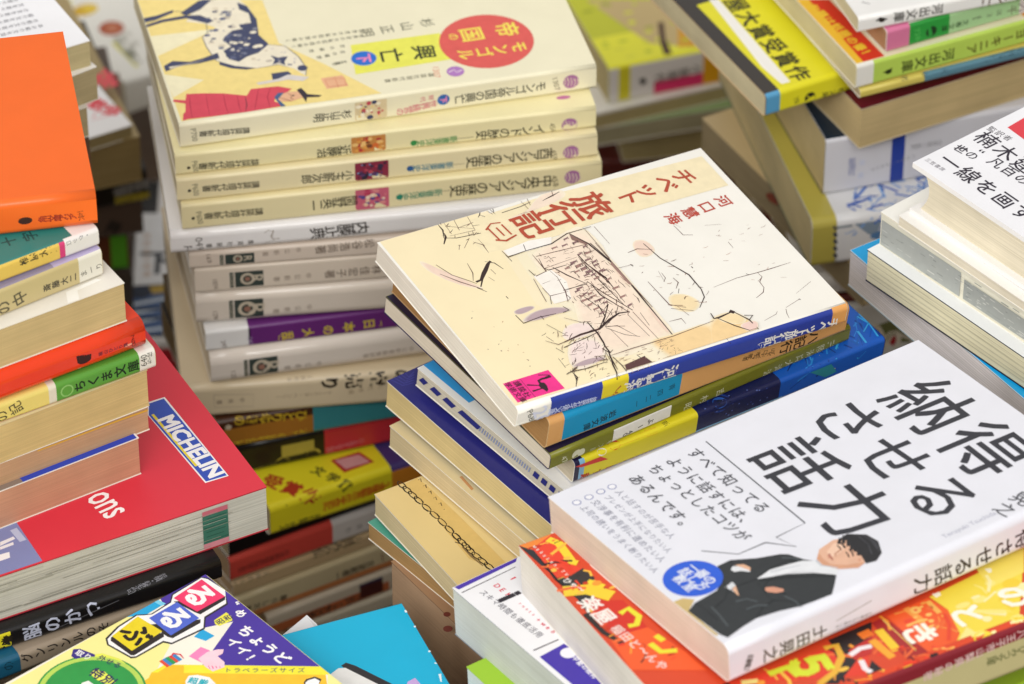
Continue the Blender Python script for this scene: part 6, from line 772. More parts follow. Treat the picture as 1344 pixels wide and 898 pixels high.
('L','picture','4a2f28','w',5,[(.31,[64.5,57.7,65.7,57.7,67.1,58.1]),(.3,[62.6,46.9,64,46.4,65.3,46.5]),(.28,[59.3,62.9,60.5,62.9,61.3,63]),(.23,[65.2,69.9,65.8,69.6,67,69.8]),(.21,[72.4,67,73.9,67.2,75.2,67.4]),(.21,[63,70.8,64.3,71.3,65.6,71.3]),(.3,[73.3,60,74.2,60.2,75.1,60.2]),(.23,[61.2,59,62.1,58.9,62.4,59.2]),(.32,[65.5,48.6,67.1,48.2,68.2,48.2]),(.22,[69.5,52.1,71,52.4,72.1,52.5]),(.32,[56.3,69.6,57.7,69.8,58.7,69.5]),(.2,[63.6,44.8,64.5,44.7,64.8,44.8]),(.32,[62.6,61.4,64.3,61.3,65.6,60.9]),(.31,[56.4,69.4,56.3,70.5,56.3,71.5]),(.3,[62.3,48.3,62,48.9,62.3,49.9]),(.33,[70.7,62.3,70.8,63.9,70.6,65]),(.25,[53.8,72.1,53.6,72.8,53.9,74.1]),(.28,[53.9,61.2,53.9,61.8,53.7,62.1]),(.27,[54.6,42.2,54.6,43.5,54.8,44.1]),(.23,[55,60.6,55,62,54.6,62.9]),(.33,[72.8,69.2,73,70.6,73.3,71.9]),(.29,[58.4,42.9,58,43.5,58.2,44.1]),(.31,[56.5,67.7,56.4,68.5,56.6,68.9]),(.19,[60.6,54.9,60.4,56,60.8,56.4]),(.19,[59.6,39.8,59.4,40.4,59.7,41.4]),(.23,[55.5,67.6,55.2,68.3,55.5,68.7]),(.31,[60.9,55.5,60.8,56.4,60.8,57.6]),(.22,[72.1,63.7,72.2,64.4,72.1,64.9]),(.29,[70.4,66.5,70.2,67.3,70.5,68.5]),(.29,[75,35.7,74.6,37.3,74.4,39]),(.2,[74.9,52.6,74.6,53.7,74.5,54.4]),(.21,[66.2,59.5,66.5,60.8,66.7,61.5]),(.24,[69.2,50.7,69.4,52.2,69.1,53.5]),(.3,[68.3,40.5,68.3,41.9,68.1,42.8]),(.23,[73.1,52.6,73.2,54.3,73.1,55.8]),(.22,[60.1,29.9,60.3,31,60.6,31.8]),(.26,[64.2,43.9,64.5,44.4,64.9,45]),(.21,[64,43.7,66.2,43.6,67.8,43.5]),(.27,[60.1,43.6,61.2,42.9,61.9,42.6]),(.2,[54,32.6,55.3,32.7,56.9,32.4]),(.24,[55.4,32.4,56.4,34.3,56.7,35.8]),(.22,[59.3,47.5,60.3,47.8,61,48.5]),(.21,[60.8,32.7,62.6,32.8,64.7,32.3]),(.28,[65.9,36.7,66.4,38,67.1,38.9]),(.29,[62,31.3,62.4,32.1,62.9,33.3]),(.2,[65.2,32.2,66.2,33.7,66.9,34.7]),(.24,[64.7,49.1,65.3,49.2,66.1,49.1]),(.3,[38.5,25.5,39.4,26,40.1,25.9]),(.32,[34.7,9.9,35,10.1,35.2,10.9]),(.23,[40.3,6.1,40.8,6.7,41.6,7.6]),(.26,[43.6,18.1,44.5,17.6,45.1,17.3]),(.31,[49.2,29.1,49.8,29.3,50.1,30.1]),(.26,[44,22.1,44.4,23.3,44.9,23.9]),(.27,[47.2,30.8,48,32,49.1,32.8]),(.2,[33.4,18.4,35,18,36.4,17.8]),(.22,[41,24.8,41.5,24.8,42.1,25.2]),(.18,[39.6,7.2,41,6.5,42.5,6.1]),(.2,[37.9,20.3,39.5,20.1,40.9,20.2]),(.28,[33.7,4.1,34.1,4,34.9,4.4]),(.32,[43.4,9.3,43.8,8.9,44.3,8.9]),(.22,[31.2,13,32,14,32.7,14.6]),(.33,[38,29.5,38.9,29.8,39.5,29.8]),(.23,[46.4,23.5,47.3,23.9,47.9,24.5]),(.22,[46.1,20.9,46.8,22.1,47.6,23.5]),(.2,[28.9,7.9,29.5,8.8,30.4,9.8]),(.27,[45.3,17.3,46.1,18.1,46.9,18.7]),(.24,[45.5,19.6,46.5,19.7,47.5,20.2]),(.29,[41.5,11.8,41.7,12.7,42.2,13.5]),(.33,[31.4,13,32.8,13.8,33.8,15.1]),(.25,[28.8,13.9,29.8,14,30.8,14.3]),(.34,[31.3,10.9,31.9,11.2,32.9,11.8]),(.34,[38.1,26.2,39.5,27.6,40.9,28.6]),(.21,[30.1,10.3,30.7,11,31.2,11.6]),(.24,[36.6,94.1,36.8,95,37.3,96.4]),(.25,[38.8,98.8,40,98.7,41.7,98.3]),(.26,[28.6,95.2,29.2,95.8,29.6,96.7]),(.3,[36.2,93.6,37,94.1,38.3,94.9]),(.29,[38,94.3,38.6,94.3,39,94.2]),(.31,[34.4,94.1,34.9,94.9,35.3,96.1]),(.3,[33.3,89.2,34.1,89.6,34.7,89.7]),(.25,[29,102.1,29.9,102.3,31,102.3])]),
('L','picture','8a6a5a','w',5,[(.29,[53.4,11.1,54.2,11.2,55.2,10.9]),(.19,[49.8,2.5,50.6,2.5,51.1,2.5]),(.18,[64.8,2.5,65.8,2.5,66.3,2.5]),(.26,[50.5,7.4,51,7.4,52,7.2]),(.23,[52.3,9.5,53.2,9.6,53.8,9.5]),(.28,[46.7,7.2,47.1,7.4,47.6,7.2]),(.2,[72.8,10.7,73.3,10.3,74.2,10.6]),(.23,[47.3,8.2,47.7,8.1,48.2,8.2]),(.25,[66.3,7.6,66.8,7.7,67.3,7.6]),(.27,[72.7,9.8,73.6,10,74.3,9.7]),(.24,[70.2,9.3,71.2,9.4,72.5,9.5]),(.19,[72.9,9.3,73.2,9.5,73.8,9.3]),(.21,[59.6,2.5,60.5,2.5,61.4,2.5]),(.28,[48.7,8.3,49.7,8.2,50.3,8.4]),(.2,[60.5,11,61.5,11.1,62.2,10.8]),(.18,[68.5,11.1,69,11.3,70,11]),(.26,[50.5,8.9,50.8,8.6,51.7,9]),(.24,[58,9.5,58.7,9.7,58.9,9.6]),(.19,[66.9,2.5,67.9,2.5,68.7,2.5])]),
('L','picture','a07c68','w',5,[(.22,[67.9,9.6,68,9.7,68.8,9.6]),(.24,[61.5,8.4,62.5,8,63.8,8.2]),(.25,[50.6,8.1,51.5,7.7,52.6,7.9]),(.22,[60.3,10,61.1,10.2,62.5,10]),(.28,[66.1,2.5,67.1,2.5,67.9,2.5]),(.26,[71.3,7.4,71.9,7.2,73.1,7.3]),(.19,[68.7,4.1,69.1,4,69.7,4]),(.22,[63,9.1,63.9,8.8,64.4,9.1]),(.28,[53.8,6.4,54.1,6.6,54.7,6.3]),(.2,[70.9,11.2,71.2,11.3,72.2,11.1]),(.21,[49.6,2.5,49.9,2.5,50.5,2.5]),(.21,[48.8,4.6,49.9,4.3,50.6,4.4]),(.26,[49,4,49.3,4.1,50,4]),(.18,[69.1,11.1,69.8,11,70.8,11.1]),(.18,[69.2,8.5,70.1,8.2,70.9,8.5]),(.23,[62,7.9,63.1,8,64.3,8.1]),(.29,[71.1,7.1,71.8,7,72.2,7.2]),(.19,[53.4,5.1,54.8,4.9,55.6,5]),(.3,[63.1,3.2,63.3,3,64,3.2]),(.29,[67.1,8.3,68.3,8.6,69.1,8.5]),(.26,[51.8,7.7,52.7,7.6,54,7.7]),(.19,[60.7,9.9,61.8,9.9,62.4,10]),(.2,[56.9,6.3,57.8,6.4,58.3,6.3]),(.25,[59.6,2.5,60.3,2.5,60.5,2.5]),(.18,[52.5,4.6,53.3,4.6,54,4.6]),(.22,[49.8,9.1,50.7,9,52.1,9]),(.27,[57.9,8.1,59.1,8.2,59.6,8.2]),(.29,[67,11,67.9,10.8,69.2,10.9]),(.23,[68.3,10.3,68.6,10.2,69.2,10.4]),(.28,[52.5,10,53.8,10.1,54.5,9.9]),(.28,[56.8,8.5,57.8,8.2,58.5,8.4])]),
('L','picture','8a5a48','w',5,[(.19,[88.6,44.6,89.2,44.1,90.1,43.6]),(.27,[94,26,95.1,25.6,96,25.4]),(.28,[83.6,28.5,84.4,27.6,84.9,27.2]),(.22,[82.9,37.7,83.1,37.7,83.8,38]),(.23,[95.2,24.9,96.6,24.3,97.7,23.9]),(.18,[91.4,29.2,92.3,29.6,93.7,29.5]),(.26,[91.2,58.1,91.9,57.4,92.8,57]),(.19,[87.1,26.3,88.2,25.7,89.4,24.7]),(.25,[99.4,40.7,99.9,41.3,100.4,41.5]),(.18,[97.1,51.4,97.3,51.3,98.1,51.1]),(.18,[85.9,52.4,87,51.9,87.9,51.9]),(.22,[103.4,41,104,41.3,104.1,41.5]),(.27,[105.2,45,105.6,45.3,106,46]),(.27,[97.8,23.5,98.1,23.9,98.4,24.1]),(.15,[86.2,38.5,86.6,38.1,87.2,38]),(.27,[90.1,39.1,91.3,38.7,92.1,38.9]),(.25,[95.8,47.9,97.1,47.2,98.1,46.7])]),
('L','picture','5a3a30','w',5,[(.22,[100,32.7,101,32.1,101.8,31.5]),(.18,[104,45,104.6,45.3,105.4,45.1]),(.2,[100.3,27.2,101.7,28.1,102.7,29]),(.26,[98.6,49.8,99.9,49.8,101.4,50.1]),(.25,[96.3,42.4,96.9,41.8,97.2,41.7]),(.16,[96.1,33.5,96.6,33.3,97,33.1]),(.23,[84.4,48.4,85.2,48.8,85.4,48.8]),(.17,[87.4,32.9,88.3,33.5,89.7,34]),(.22,[98.6,34.3,99.7,35,100.7,35.8])]),
('L','picture','8a6656','w',5,[(.22,[125.8,57.9,126.4,58.1,126.9,58.4]),(.17,[139.2,49.4,140.3,49.6,141.2,49.6]),(.22,[127,51.9,127.8,51.7,128.1,51.9]),(.21,[117.7,42.1,118.9,41.6,119.9,41.3]),(.26,[137.1,54.4,138,54.7,139,55]),(.14,[130.9,49.3,131.8,49.1,132.2,48.5]),(.24,[123.4,26.1,124.8,26.8,125.9,27.5]),(.25,[128.9,34.6,129.4,34.4,129.9,34.7]),(.24,[123.6,56.1,124.4,55.5,125.4,55.1]),(.22,[124.4,56.1,124.6,55.9,125.3,55.8]),(.16,[138.3,56.8,138.7,56.5,139,56.5]),(.23,[134.6,33.1,135.1,33,135.8,32.9]),(.15,[132.8,24.6,133.9,24.3,135.3,23.7]),(.24,[142.6,53.2,144.2,53.3,145.4,53.9]),(.15,[132.4,53,133.6,52.9,134.6,53])]),
('L','picture','b89080','w',5,[(.15,[121.5,28,122,27.9,122.8,27.4]),(.21,[120.7,44.7,121.8,44.7,123.6,45.2]),(.23,[111.7,47.1,112,46.9,112.4,46.9]),(.22,[114.7,51.8,116,51.6,117.2,51.8]),(.24,[130.6,31,131.4,31.2,132,31.9])]),
('L','picture','a8703a','w',5,[(.33,[13.4,29.7,13.5,30.2,13.9,30.1]),(.22,[14.1,31,14.5,31,14.5,31.4]),(.35,[15.6,43.8,15.7,44,15.8,44.2]),(.26,[18.7,31.1,18.7,31.6,19,31.6]),(.36,[19.9,44.9,20.5,45.4,20.6,45.4]),(.24,[18.6,26.6,18.3,27,18.1,26.7])]),
('P','picture','5a3a3a','w',5,[([49.7,5.2,59.1,6,60,-0,48.5,0],)]),
('L','picture','e8d0c0','w',6,[(.3,[51.3,5,50.4,.4]),(.3,[53.8,5.1,52.9,.4]),(.3,[56.3,5.3,55.4,.5]),(.3,[58.9,5.4,57.8,.5])]),
('P','picture','8a6a60','w',5,[([70.8,79.5,74.4,71.3,73.4,71.4,69.8,76],)]),
('P','picture','9a7a70','w',5,[([77.1,58.7,77.1,43.3,76.1,44.5,75.9,57.4],)]),
('T','title','b44a30','w',7,[('v','チベット',131.5,91.8,104.7,89.8,10,.03),('v','旅行記',88.6,91.2,60.4,90.3,15,.03),('v','三',46.7,91.4,44.2,91.2,9,0)]),
('L','title','b44a30','w',7,[(.8,[42.3,94.5,45.9,97.1,49.8,96.2]),(.8,[42.6,87.8,46.2,85.8,51.7,87.3])]),
('T','author_name','b8402f','w',7,[('v','河口慧海',137.9,73,113.7,71.6,6.6,.03)]),
('P','publisher_badge','ee2f8c','w',3,[([2.1,14.8,21.7,14.6,22,3.1,1.7,3.4],)]),
('L','publisher_badge','8a1a50','w',3,[(.25,[9.3,14.5,9.3,3.3])]),
('P','publisher_badge','2c1420','w',4,[([13.8,8.6,15.3,9.8,16.6,9,16.7,7.3,16,5.1,14.9,4.2,14.4,5.7,13.8,7.1],)]),
('L','publisher_badge','2c1420','w',4,[(1,[15,9.2,15.2,10.8,16.9,11.2,18.6,11]),(1.2,[18.4,11.1,20.7,11.2]),(.5,[20.6,11.8,19.1,12.6,16.7,13.6]),(.7,[14.2,8.3,10,10.5]),(.7,[14.1,6.6,10.1,6.6])]),
('T','publisher_badge','3a1026','w',4,[('h','講談社',7,12.4,7,5.8,0,.02),('h','学術文庫',3.5,13.3,4.2,4.1,0,.02)]),
('R','spine_panel','e9a860','w',1,[(141,147.8,-9.27,1.4),(60,141,-9.27,-7.87)]),
('R','spine_panel','2a3fa0','w',2,[(14.5,141,-8.57,.9)]),
('R','spine_panel','e6d228','w',3,[(37,48.5,-8.57,.8)]),
('T','title','f2f0ea','w',7,[('v','チベット旅行記',141.7,-7,112.7,-6.2,-1.25,.03),('v','㈢',108.8,-6.9,107.7,-6.9,4.2,0)]),
('T','author_name','e8e6e0','w',7,[('v','河口慧海',67.6,-5.7,50,-6.6,-1.2,.03)]),
('T','publisher_name','c8d2f0','w',7,[('v','講談社学術文庫',33.2,-7.3,15.1,-6.4,-1.15,.02)]),
('L','publisher_badge','b86a2a','w',3,[(.8,[45.3,-4.2,43.6,-5.7,42.7,-7.9,41.6,-9.2])]),
('E','publisher_badge','b86a2a','w',3,[(43.3,-7.7,1.2,1.2)]),
('T','series_number','d8dcee','w',7,[('w','26',9.3,-2.6,12,-10.1,0,.02)]),
('T','price','6a6a62','w',4,[('w','P680',5,-1.9,7.5,-9.6,2.6,0)]),
],
'E2': [
('R','spine_panel','1496c8','w',1,[(7,62,-12.4,2.6)]),
('R','spine_panel','e0a868','w',1,[(.2,7,-12.4,2.6),(62,147.8,-12.4,2.6)]),
('R','paper_band','eae4da','w',1,[(.2,90,2.6,30)]),
('T','publisher_name','12303e','w',4,[('v','岩波文庫',30.1,-8.7,18.4,-10.2,0,.02)]),
('T','series_number','123a4c','w',4,[('v','青四二一',57.7,-6.7,41.3,-8.4,3.2,0)]),
('T','title','3a2a18','w',4,[('v','ハ記行',126.6,-9.7,113.1,-9.4,0,.03)]),
('T','author_name','5a4424','w',4,[('v','インド・ドンペルフェン著',107,-9.7,92.7,-6.8,2.6,0),('v','山口孝著',106.5,-8.2,95.2,-6.3,2.4,0)]),
],
'E3': [
('T','title','cfd0b0','w',4,[('v','三陸海岸大津波',138.4,-5.1,106.2,-6.3,4.4,0)]),
('T','author_name','d8d8bc','w',4,[('v','吉村昭',82.6,-5.3,66.5,-5.3,4.2,0)]),
('R','price_label','efece4','w',2,[(30,58,-6.9,-.6)]),
('T','price_label','2a2a28','w',4,[('v','よ 1 40',48.3,-4.4,36.2,-6.1,3.4,.01)]),
('T','publisher_name','c8caa8','w',4,[('v','文春文庫',32.8,-6.7,20.6,-6.9,3.2,0)]),
('E','publisher_logo','d8d8bc','w',2,[(12.7,-5,2.2,2.2),(14.9,-5,1.8,1.8)]),
('T','series_number','d8d8bc','w',4,[('w','476',6.2,-3.2,8.1,-8.3,2.4,0)]),
('R','cover_print','1c1836','w',1,[(.2,151.8,1.6,104.8)]),
],
'E4': [
('R','cover_print','1a2050','w',1,[(58,149.8,-10.2,104.8)]),
('R','paper_band','e8d92a','w',2,[(4,58,-10.2,32)]),
('R','cover_print','1f1a40','w',1,[(.2,4,-10.2,60)]),
('R','paper_band','86b8dc','w',3,[(2.2,4.6,-10.2,1)]),
('P','paper_band','d8322c','w',3,[([0.1,-.9,12,1.1,15.8,-4.7,3.1,-3.4],)]),
('L','paper_band','d8322c','w',3,[(2.2,[18,1,28.4,.8,38.9,.5]),(3.4,[33.6,.6,38.7,.2])]),
('E','paper_band','efe8e0','w',4,[(12.8,.3,2,2)]),
('E','paper_band','d8322c','w',3,[(19.1,1.3,2.6,2.6)]),
('T','band_text','b82a20','w',4,[('v','売れてます超',34.9,-12.3,5.3,-9.7,4.6,.04)]),
('T','band_text','5a5420','w',4,[('v','新',43.5,1.6,42.2,1.4,3,0)]),
('R','cover_print','145cc4','w',2,[(98,149.6,-10.2,104)]),
('R','cover_print','86c0e8','w',3,[(58,100,-10.3,-8.6)]),
('L','cover_print','2a8ae0','w',3,[(.3,[112.7,1.8,117,9.5,117.2,16.6]),(.7,[113.3,5.5,116,11.1,115.6,15.9]),(.6,[106.6,-3.9,112.6,-1.4,116.7,3.6]),(.5,[143,11.8,145.7,13,147.6,15.2]),(.5,[138,.2,138.7,3,138,5.2]),(.6,[116.9,-.2,123.7,4,127.8,10.4]),(.4,[129.5,4.2,132.5,11.5,131.6,17.7]),(.7,[110.8,1,114.3,2,117.1,4.7]),(.8,[132.1,12.2,135.6,13.1,138.4,15.7]),(.4,[136.9,-5.3,140.4,-2.5,142.1,1.1]),(.5,[139.3,6.8,143.1,9.6,145.2,13.5])]),
('L','cover_print','0f3a90','w',3,[(.6,[112.2,1.1,115.3,7.6,114.9,13.3]),(.4,[114.8,18.4,115.7,23.7,114,27.4]),(.5,[109.2,16.5,112.5,20.4,113.5,24.5]),(.4,[128.6,7.3,132.6,16,132.1,23.5]),(.6,[145,-0,148.7,2.4,149.5,6]),(.7,[146.1,-3.1,149.5,2.2,149.5,9.8]),(.8,[145.1,8.1,146.3,11.6,145.7,14.4]),(.5,[147.7,12.5,149.5,16.2,149.5,19.9]),(.7,[121.3,-1.7,122.6,5.2,120.4,10]),(.7,[133.6,-2.8,134.4,1.8,132.8,4.9]),(.4,[103.4,-6.4,107.9,-4.2,111,-.3]),(.3,[118,-5.7,121,-4.1,122.9,-1.4])]),
('L','cover_print','1560b8','w',3,[(.5,[144.4,6.7,149.5,15.3,149.5,23.6]),(.6,[122.5,12.5,126.6,13.8,129.7,17]),(.7,[136.1,-3.2,137.7,1.8,136.7,5.7]),(.5,[124.2,3.4,129.6,6.3,133.1,11.2]),(.7,[102.7,-3.8,110.1,.4,114.8,7.3]),(.6,[125.9,-4.4,133.5,-.6,138.4,6.2]),(.6,[137.5,2.8,144.4,9,147.6,16.6]),(.5,[106.4,.8,111.4,8.2,112.4,15.6]),(.7,[134.2,-.9,138.8,7.4,138.9,15.1])]),
('L','cover_print','1048a8','w',3,[(.6,[109.6,-3.9,117.8,.1,123.3,7.3]),(.4,[144.8,3.6,149.5,8.3,149.5,13.9]),(.4,[104.1,12.3,107.6,19.2,107.3,25.3]),(.7,[114,-1.1,115.2,4.7,113.4,8.9]),(.6,[109.7,18.2,116.1,20.6,120.7,25.7]),(.4,[134.4,-3.2,139.3,1.1,141.6,6.6]),(.5,[127.7,6.8,130.9,9.6,132.5,13.3]),(.8,[109.3,8.6,113.6,16.6,113.6,23.8]),(.8,[136,7.4,138,10.5,138.3,13.5])]),
('L','cover_print','0c2c78','w',3,[(.8,[115.9,-5.3,119.5,-3.3,121.8,-0]),(.5,[113.8,0,118.4,8.5,118.4,16.3]),(.7,[137.3,9.2,140.4,13.6,141.1,18]),(.7,[118.3,-4.1,120.8,-2.1,122,.6]),(.6,[125.7,-.5,126.9,3.1,126.2,5.9]),(.3,[104.7,6.7,106.1,12.5,104.5,16.8]),(.5,[137.5,-4.2,139,6.1,135.4,13.2]),(.5,[103.4,3.1,107.5,5.9,109.8,10]),(.7,[132,8.2,133.5,14.8,131.6,19.6])]),
('L','cover_print','3aa8ea','w',3,[(.6,[147.8,2.3,149.5,10,148.1,15.8]),(.4,[118.3,-3.8,125.8,-.1,130.7,6.5]),(.8,[136.3,-4.7,141.3,1.8,142.6,8.6]),(.8,[126.9,7.2,129.5,10,130.4,13.1]),(.5,[144.5,7.3,149.5,10.4,149.5,16.6]),(.6,[114.1,6.7,121.8,11.3,126.5,18.6]),(.3,[108.5,5.4,109.2,9.2,108,11.8]),(.4,[114.1,.3,116.4,5.5,115.9,10]),(.7,[128.2,4.3,131.8,7.1,133.6,10.9]),(.6,[133.6,7.1,136.5,15.9,134.7,22.8])]),
('P','picture','2a8a9a','w',4,[([112.4,7,122.9,6.1,126.4,-7.1,120.9,-7.7],)]),
('L','picture','c8b870','w',5,[(.5,[120.3,4.6,125.4,-5.2])]),
('E','picture','1c3a8a','w',3,[(69.3,1.3,5,5)]),
('E','picture','2a5ab0','w',4,[(69.3,1.3,3,3)]),
('E','picture','101838','w',5,[(69.5,1.2,1.6,1.6)]),
('E','cover_print','5a6ab0','w',3,[(62.1,1.1,.4,.3),(87.7,-.4,.4,.3),(92.1,-6.1,.4,.3),(88.7,-6,.4,.3),(86.6,-0,.4,.3),(67.1,-2.6,.4,.3),(82.9,2,.4,.3),(74.9,-5.4,.4,.3),(73.5,-7.1,.4,.3),(72.1,-5.8,.4,.3),(70.7,1.8,.4,.3),(74.7,2.8,.4,.3),(78,-3.2,.4,.3),(85.1,-6.4,.4,.3)]),
('E','cover_print','0c1030','w',3,[(61.9,-6.3,.4,.3),(74.6,1.9,.4,.3),(65.2,-3.1,.4,.3),(73.6,-.4,.4,.3),(68,-4.1,.4,.3),(76.8,-6.9,.4,.3),(85.3,-3,.4,.3),(73.7,-5.2,.4,.3),(76.3,-4.4,.4,.3),(66.1,-.4,.4,.3),(82.3,-7.7,.4,.3)]),
('E','cover_print','3a4a90','w',3,[(69.1,-3.2,.4,.3),(84,-4.9,.4,.3),(74.7,-1.9,.4,.3),(82.5,-5.4,.4,.3),(91.2,-.9,.4,.3)]),
],
'E5': [
('R','cover_print','f0f0f0','w',1,[(.2,60,1,119.8)]),
('R','cover_print','3aa0e8','w',2,[(3,60,70,119.8)]),
('P','@edge_print','2b2f78','l',1,[([95.5,3.9,92.5,3.4,90.3,6,93.3,6.6],),([89,3.9,84.5,3.4,82.3,6,86.8,6.6],),([81.5,3.9,76,3.4,73.8,6,79.3,6.6],),([72.5,3.9,61,3.4,58.8,6,70.3,6.6],),([29,3.5,26.2,3.4,25.4,6.3,28.2,6.4],),([24.4,3.5,21.6,3.4,20.8,6.3,23.6,6.4],),([19.8,3.5,17,3.4,16.2,6.3,19,6.4],),([15.2,3.5,12.4,3.4,11.6,6.3,14.4,6.4],),([10.6,3.5,7.8,3.4,7,6.3,9.8,6.4],),([6,3.5,3.2,3.4,2.4,6.3,5.2,6.4],)]),
('P','@edge_print','8a94b8','l',1,[([60,3.6,59.5,3.6,58.8,6.2,59.4,6.2],),([58.6,3.6,58.1,3.6,57.4,6.2,58,6.2],),([57.3,3.6,56.8,3.6,56.1,6.2,56.6,6.2],),([56,3.6,55.4,3.6,54.8,6.2,55.3,6.2],),([54.6,3.6,54.1,3.6,53.4,6.2,54,6.2],),([53.2,3.6,52.7,3.6,52,6.2,52.6,6.2],),([51.9,3.6,51.4,3.6,50.7,6.2,51.2,6.2],),([50.5,3.6,50,3.6,49.3,6.2,49.9,6.2],),([49.2,3.6,48.7,3.6,48,6.2,48.6,6.2],),([47.9,3.6,47.3,3.6,46.6,6.2,47.2,6.2],),([46.5,3.6,46,3.6,45.3,6.2,45.9,6.2],),([45.1,3.6,44.6,3.6,43.9,6.2,44.5,6.2],),([43.8,3.6,43.2,3.6,42.6,6.2,43.1,6.2],),([42.5,3.6,41.9,3.6,41.2,6.2,41.8,6.2],),([41.1,3.6,40.5,3.6,39.9,6.2,40.4,6.2],),([39.8,3.6,39.2,3.6,38.5,6.2,39.1,6.2],),([38.4,3.6,37.9,3.6,37.2,6.2,37.8,6.2],),([37,3.6,36.5,3.6,35.8,6.2,36.4,6.2],),([35.7,3.6,35.2,3.6,34.5,6.2,35.1,6.2],),([34.3,3.6,33.8,3.6,33.1,6.2,33.7,6.2],),([33,3.6,32.5,3.6,31.8,6.2,32.4,6.2],),([31.6,3.6,31.1,3.6,30.4,6.2,31,6.2],)]),
],
'E6': [
('R','cover_print','2a2a78','w',1,[(.2,173.8,1,114.8)]),
('L','cover_print','3a3c92','w',2,[(.5,[1.7,103.8,3.4,98.4,8,97.2]),(.5,[3.5,103.8,4.6,99.1,9.1,98.5]),(.5,[5.2,103.8,5.9,99.7,10.1,99.8]),(.5,[7,103.8,7.2,100.4,11.1,101.1]),(.5,[8.7,103.8,8.5,101.1,12.1,102.4])]),
],
'E7': [
('P','cover_print','c9925e','w',2,[([3.2,61.9,2.1,53.1,3.3,53.2,4.4,61.9],)]),
],
'E8': [
('R','cover_print','e2c98c','w',1,[(.2,173.8,40,119.8)]),
('R','cover_print','e9dcb4','w',1,[(.2,173.8,1,40)]),
('P','picture','d8b870','w',2,[([19.2,119.8,12.3,119.1,13,95.9,11.6,69.5,17.9,57.8,22.4,58.2,21.5,90.8,20.1,112.8],)]),
('L','picture','2c2416','w',4,[(.6,[12,116.5,12.7,117.3,12.9,119.2,12.4,121,11.6,121.7,10.9,120.9,10.7,119,11.2,117.2,12,116.5]),(.6,[12.3,112.9,13,113.8,13.2,115.6,12.7,117.4,11.9,118.1,11.2,117.3,11,115.4,11.5,113.6,12.3,112.9]),(.6,[12.6,109.4,13.3,110.2,13.5,112,13,113.9,12.2,114.5,11.5,113.7,11.3,111.9,11.7,110.1,12.6,109.4]),(.6,[12.9,105.5,13.6,106.3,13.8,108.2,13.3,110,12.5,110.7,11.8,109.8,11.6,108,12.1,106.2,12.9,105.5]),(.6,[13.3,100.3,14,101.1,14.2,103,13.7,104.8,12.9,105.5,12.2,104.7,12,102.8,12.5,101,13.3,100.3]),(.6,[13.8,95.1,14.5,95.9,14.6,97.8,14.2,99.6,13.3,100.3,12.6,99.5,12.5,97.6,12.9,95.8,13.8,95.1]),(.6,[13.9,90,14.7,90.8,14.9,92.6,14.6,94.5,13.8,95.2,13,94.4,12.8,92.6,13.1,90.8,13.9,90]),(.6,[14.1,85.1,14.8,85.8,15.1,87.7,14.7,89.5,13.9,90.2,13.2,89.5,12.9,87.6,13.3,85.8,14.1,85.1]),(.6,[14.2,80.1,15,80.9,15.2,82.7,14.9,84.5,14.1,85.3,13.3,84.5,13.1,82.7,13.4,80.8,14.2,80.1]),(.6,[14.4,76.3,15.1,77.1,15.4,79,15,80.8,14.2,81.5,13.4,80.8,13.2,78.9,13.6,77.1,14.4,76.3]),(.6,[14.5,73.4,15.2,74.2,15.5,76.1,15.1,77.9,14.3,78.6,13.5,77.8,13.3,76,13.7,74.1,14.5,73.4]),(.6,[14.6,70.5,15.3,71.3,15.6,73.1,15.2,75,14.4,75.7,13.6,74.9,13.4,73,13.8,71.2,14.6,70.5]),(.6,[15.2,66.9,15.9,67.7,16,69.6,15.4,71.4,14.6,72.1,13.9,71.2,13.8,69.3,14.3,67.6,15.2,66.9]),(.6,[15.7,63.1,16.3,64,16.4,65.8,15.9,67.6,15,68.3,14.3,67.4,14.3,65.6,14.8,63.8,15.7,63.1]),(.6,[16.1,59.3,16.8,60.2,16.9,62,16.3,63.8,15.5,64.5,14.8,63.6,14.7,61.8,15.3,60,16.1,59.3])]),
('L','picture','3a2c1c','w',5,[(.8,[12,80.4,13.6,77.9])]),
('L','picture','8a7048','w',3,[(.9,[12.9,76.7,13.1,70.2,14,63.3])]),
('L','picture','5a4a30','w',4,[(.6,[18.8,118.5,20,118.8,19.3,116.9]),(.6,[18.6,114.4,19.8,114.7,19.1,112.8]),(.6,[18.4,110.3,19.6,110.6,18.9,108.7]),(.6,[18.3,106.3,19.4,106.6,18.8,104.7]),(.6,[18.2,102.4,19.3,102.7,18.7,100.8]),(.6,[18.2,98.6,19.3,98.9,18.7,97]),(.6,[18.2,94.9,19.3,95.2,18.7,93.3]),(.6,[18.3,91.4,19.4,91.7,18.8,89.8]),(.6,[18.5,88,19.6,88.3,19,86.4]),(.6,[18.7,84.7,19.9,85,19.2,83.1]),(.6,[19.1,81.6,20.2,81.8,19.6,80]),(.6,[19.4,78.5,20.6,78.8,19.9,76.9]),(.6,[19.9,75.5,21,75.8,20.4,73.9]),(.6,[20.3,72.6,21.4,72.8,20.8,71])]),
],
'E10': [
('E','picture','6a3028','w',2,[(.4,92.3,1.4,1.4),(-4,85.3,1.8,1.8)]),
],
'F1': [
('T','title','33343c','w',4,[('h','納得',142.3,75.7,141.5,40.7,0,.01),('h','させる',113.3,86.4,110.8,26.9,0,.01),('h','話力',82.8,74.9,80.9,40.4,0,.01)]),
('T','speech_text','45464e','w',4,[('h','すべて知ってる',57.5,103.6,56.7,61.2,0,.01),('h','ように話すには、',48.3,103.8,48,56.9,0,.01),('h','ちょっとしたコツが',40.3,104,41.2,51.3,0,.01),('h','あるんです。',31.2,102.8,29.8,68.7,0,.01)]),
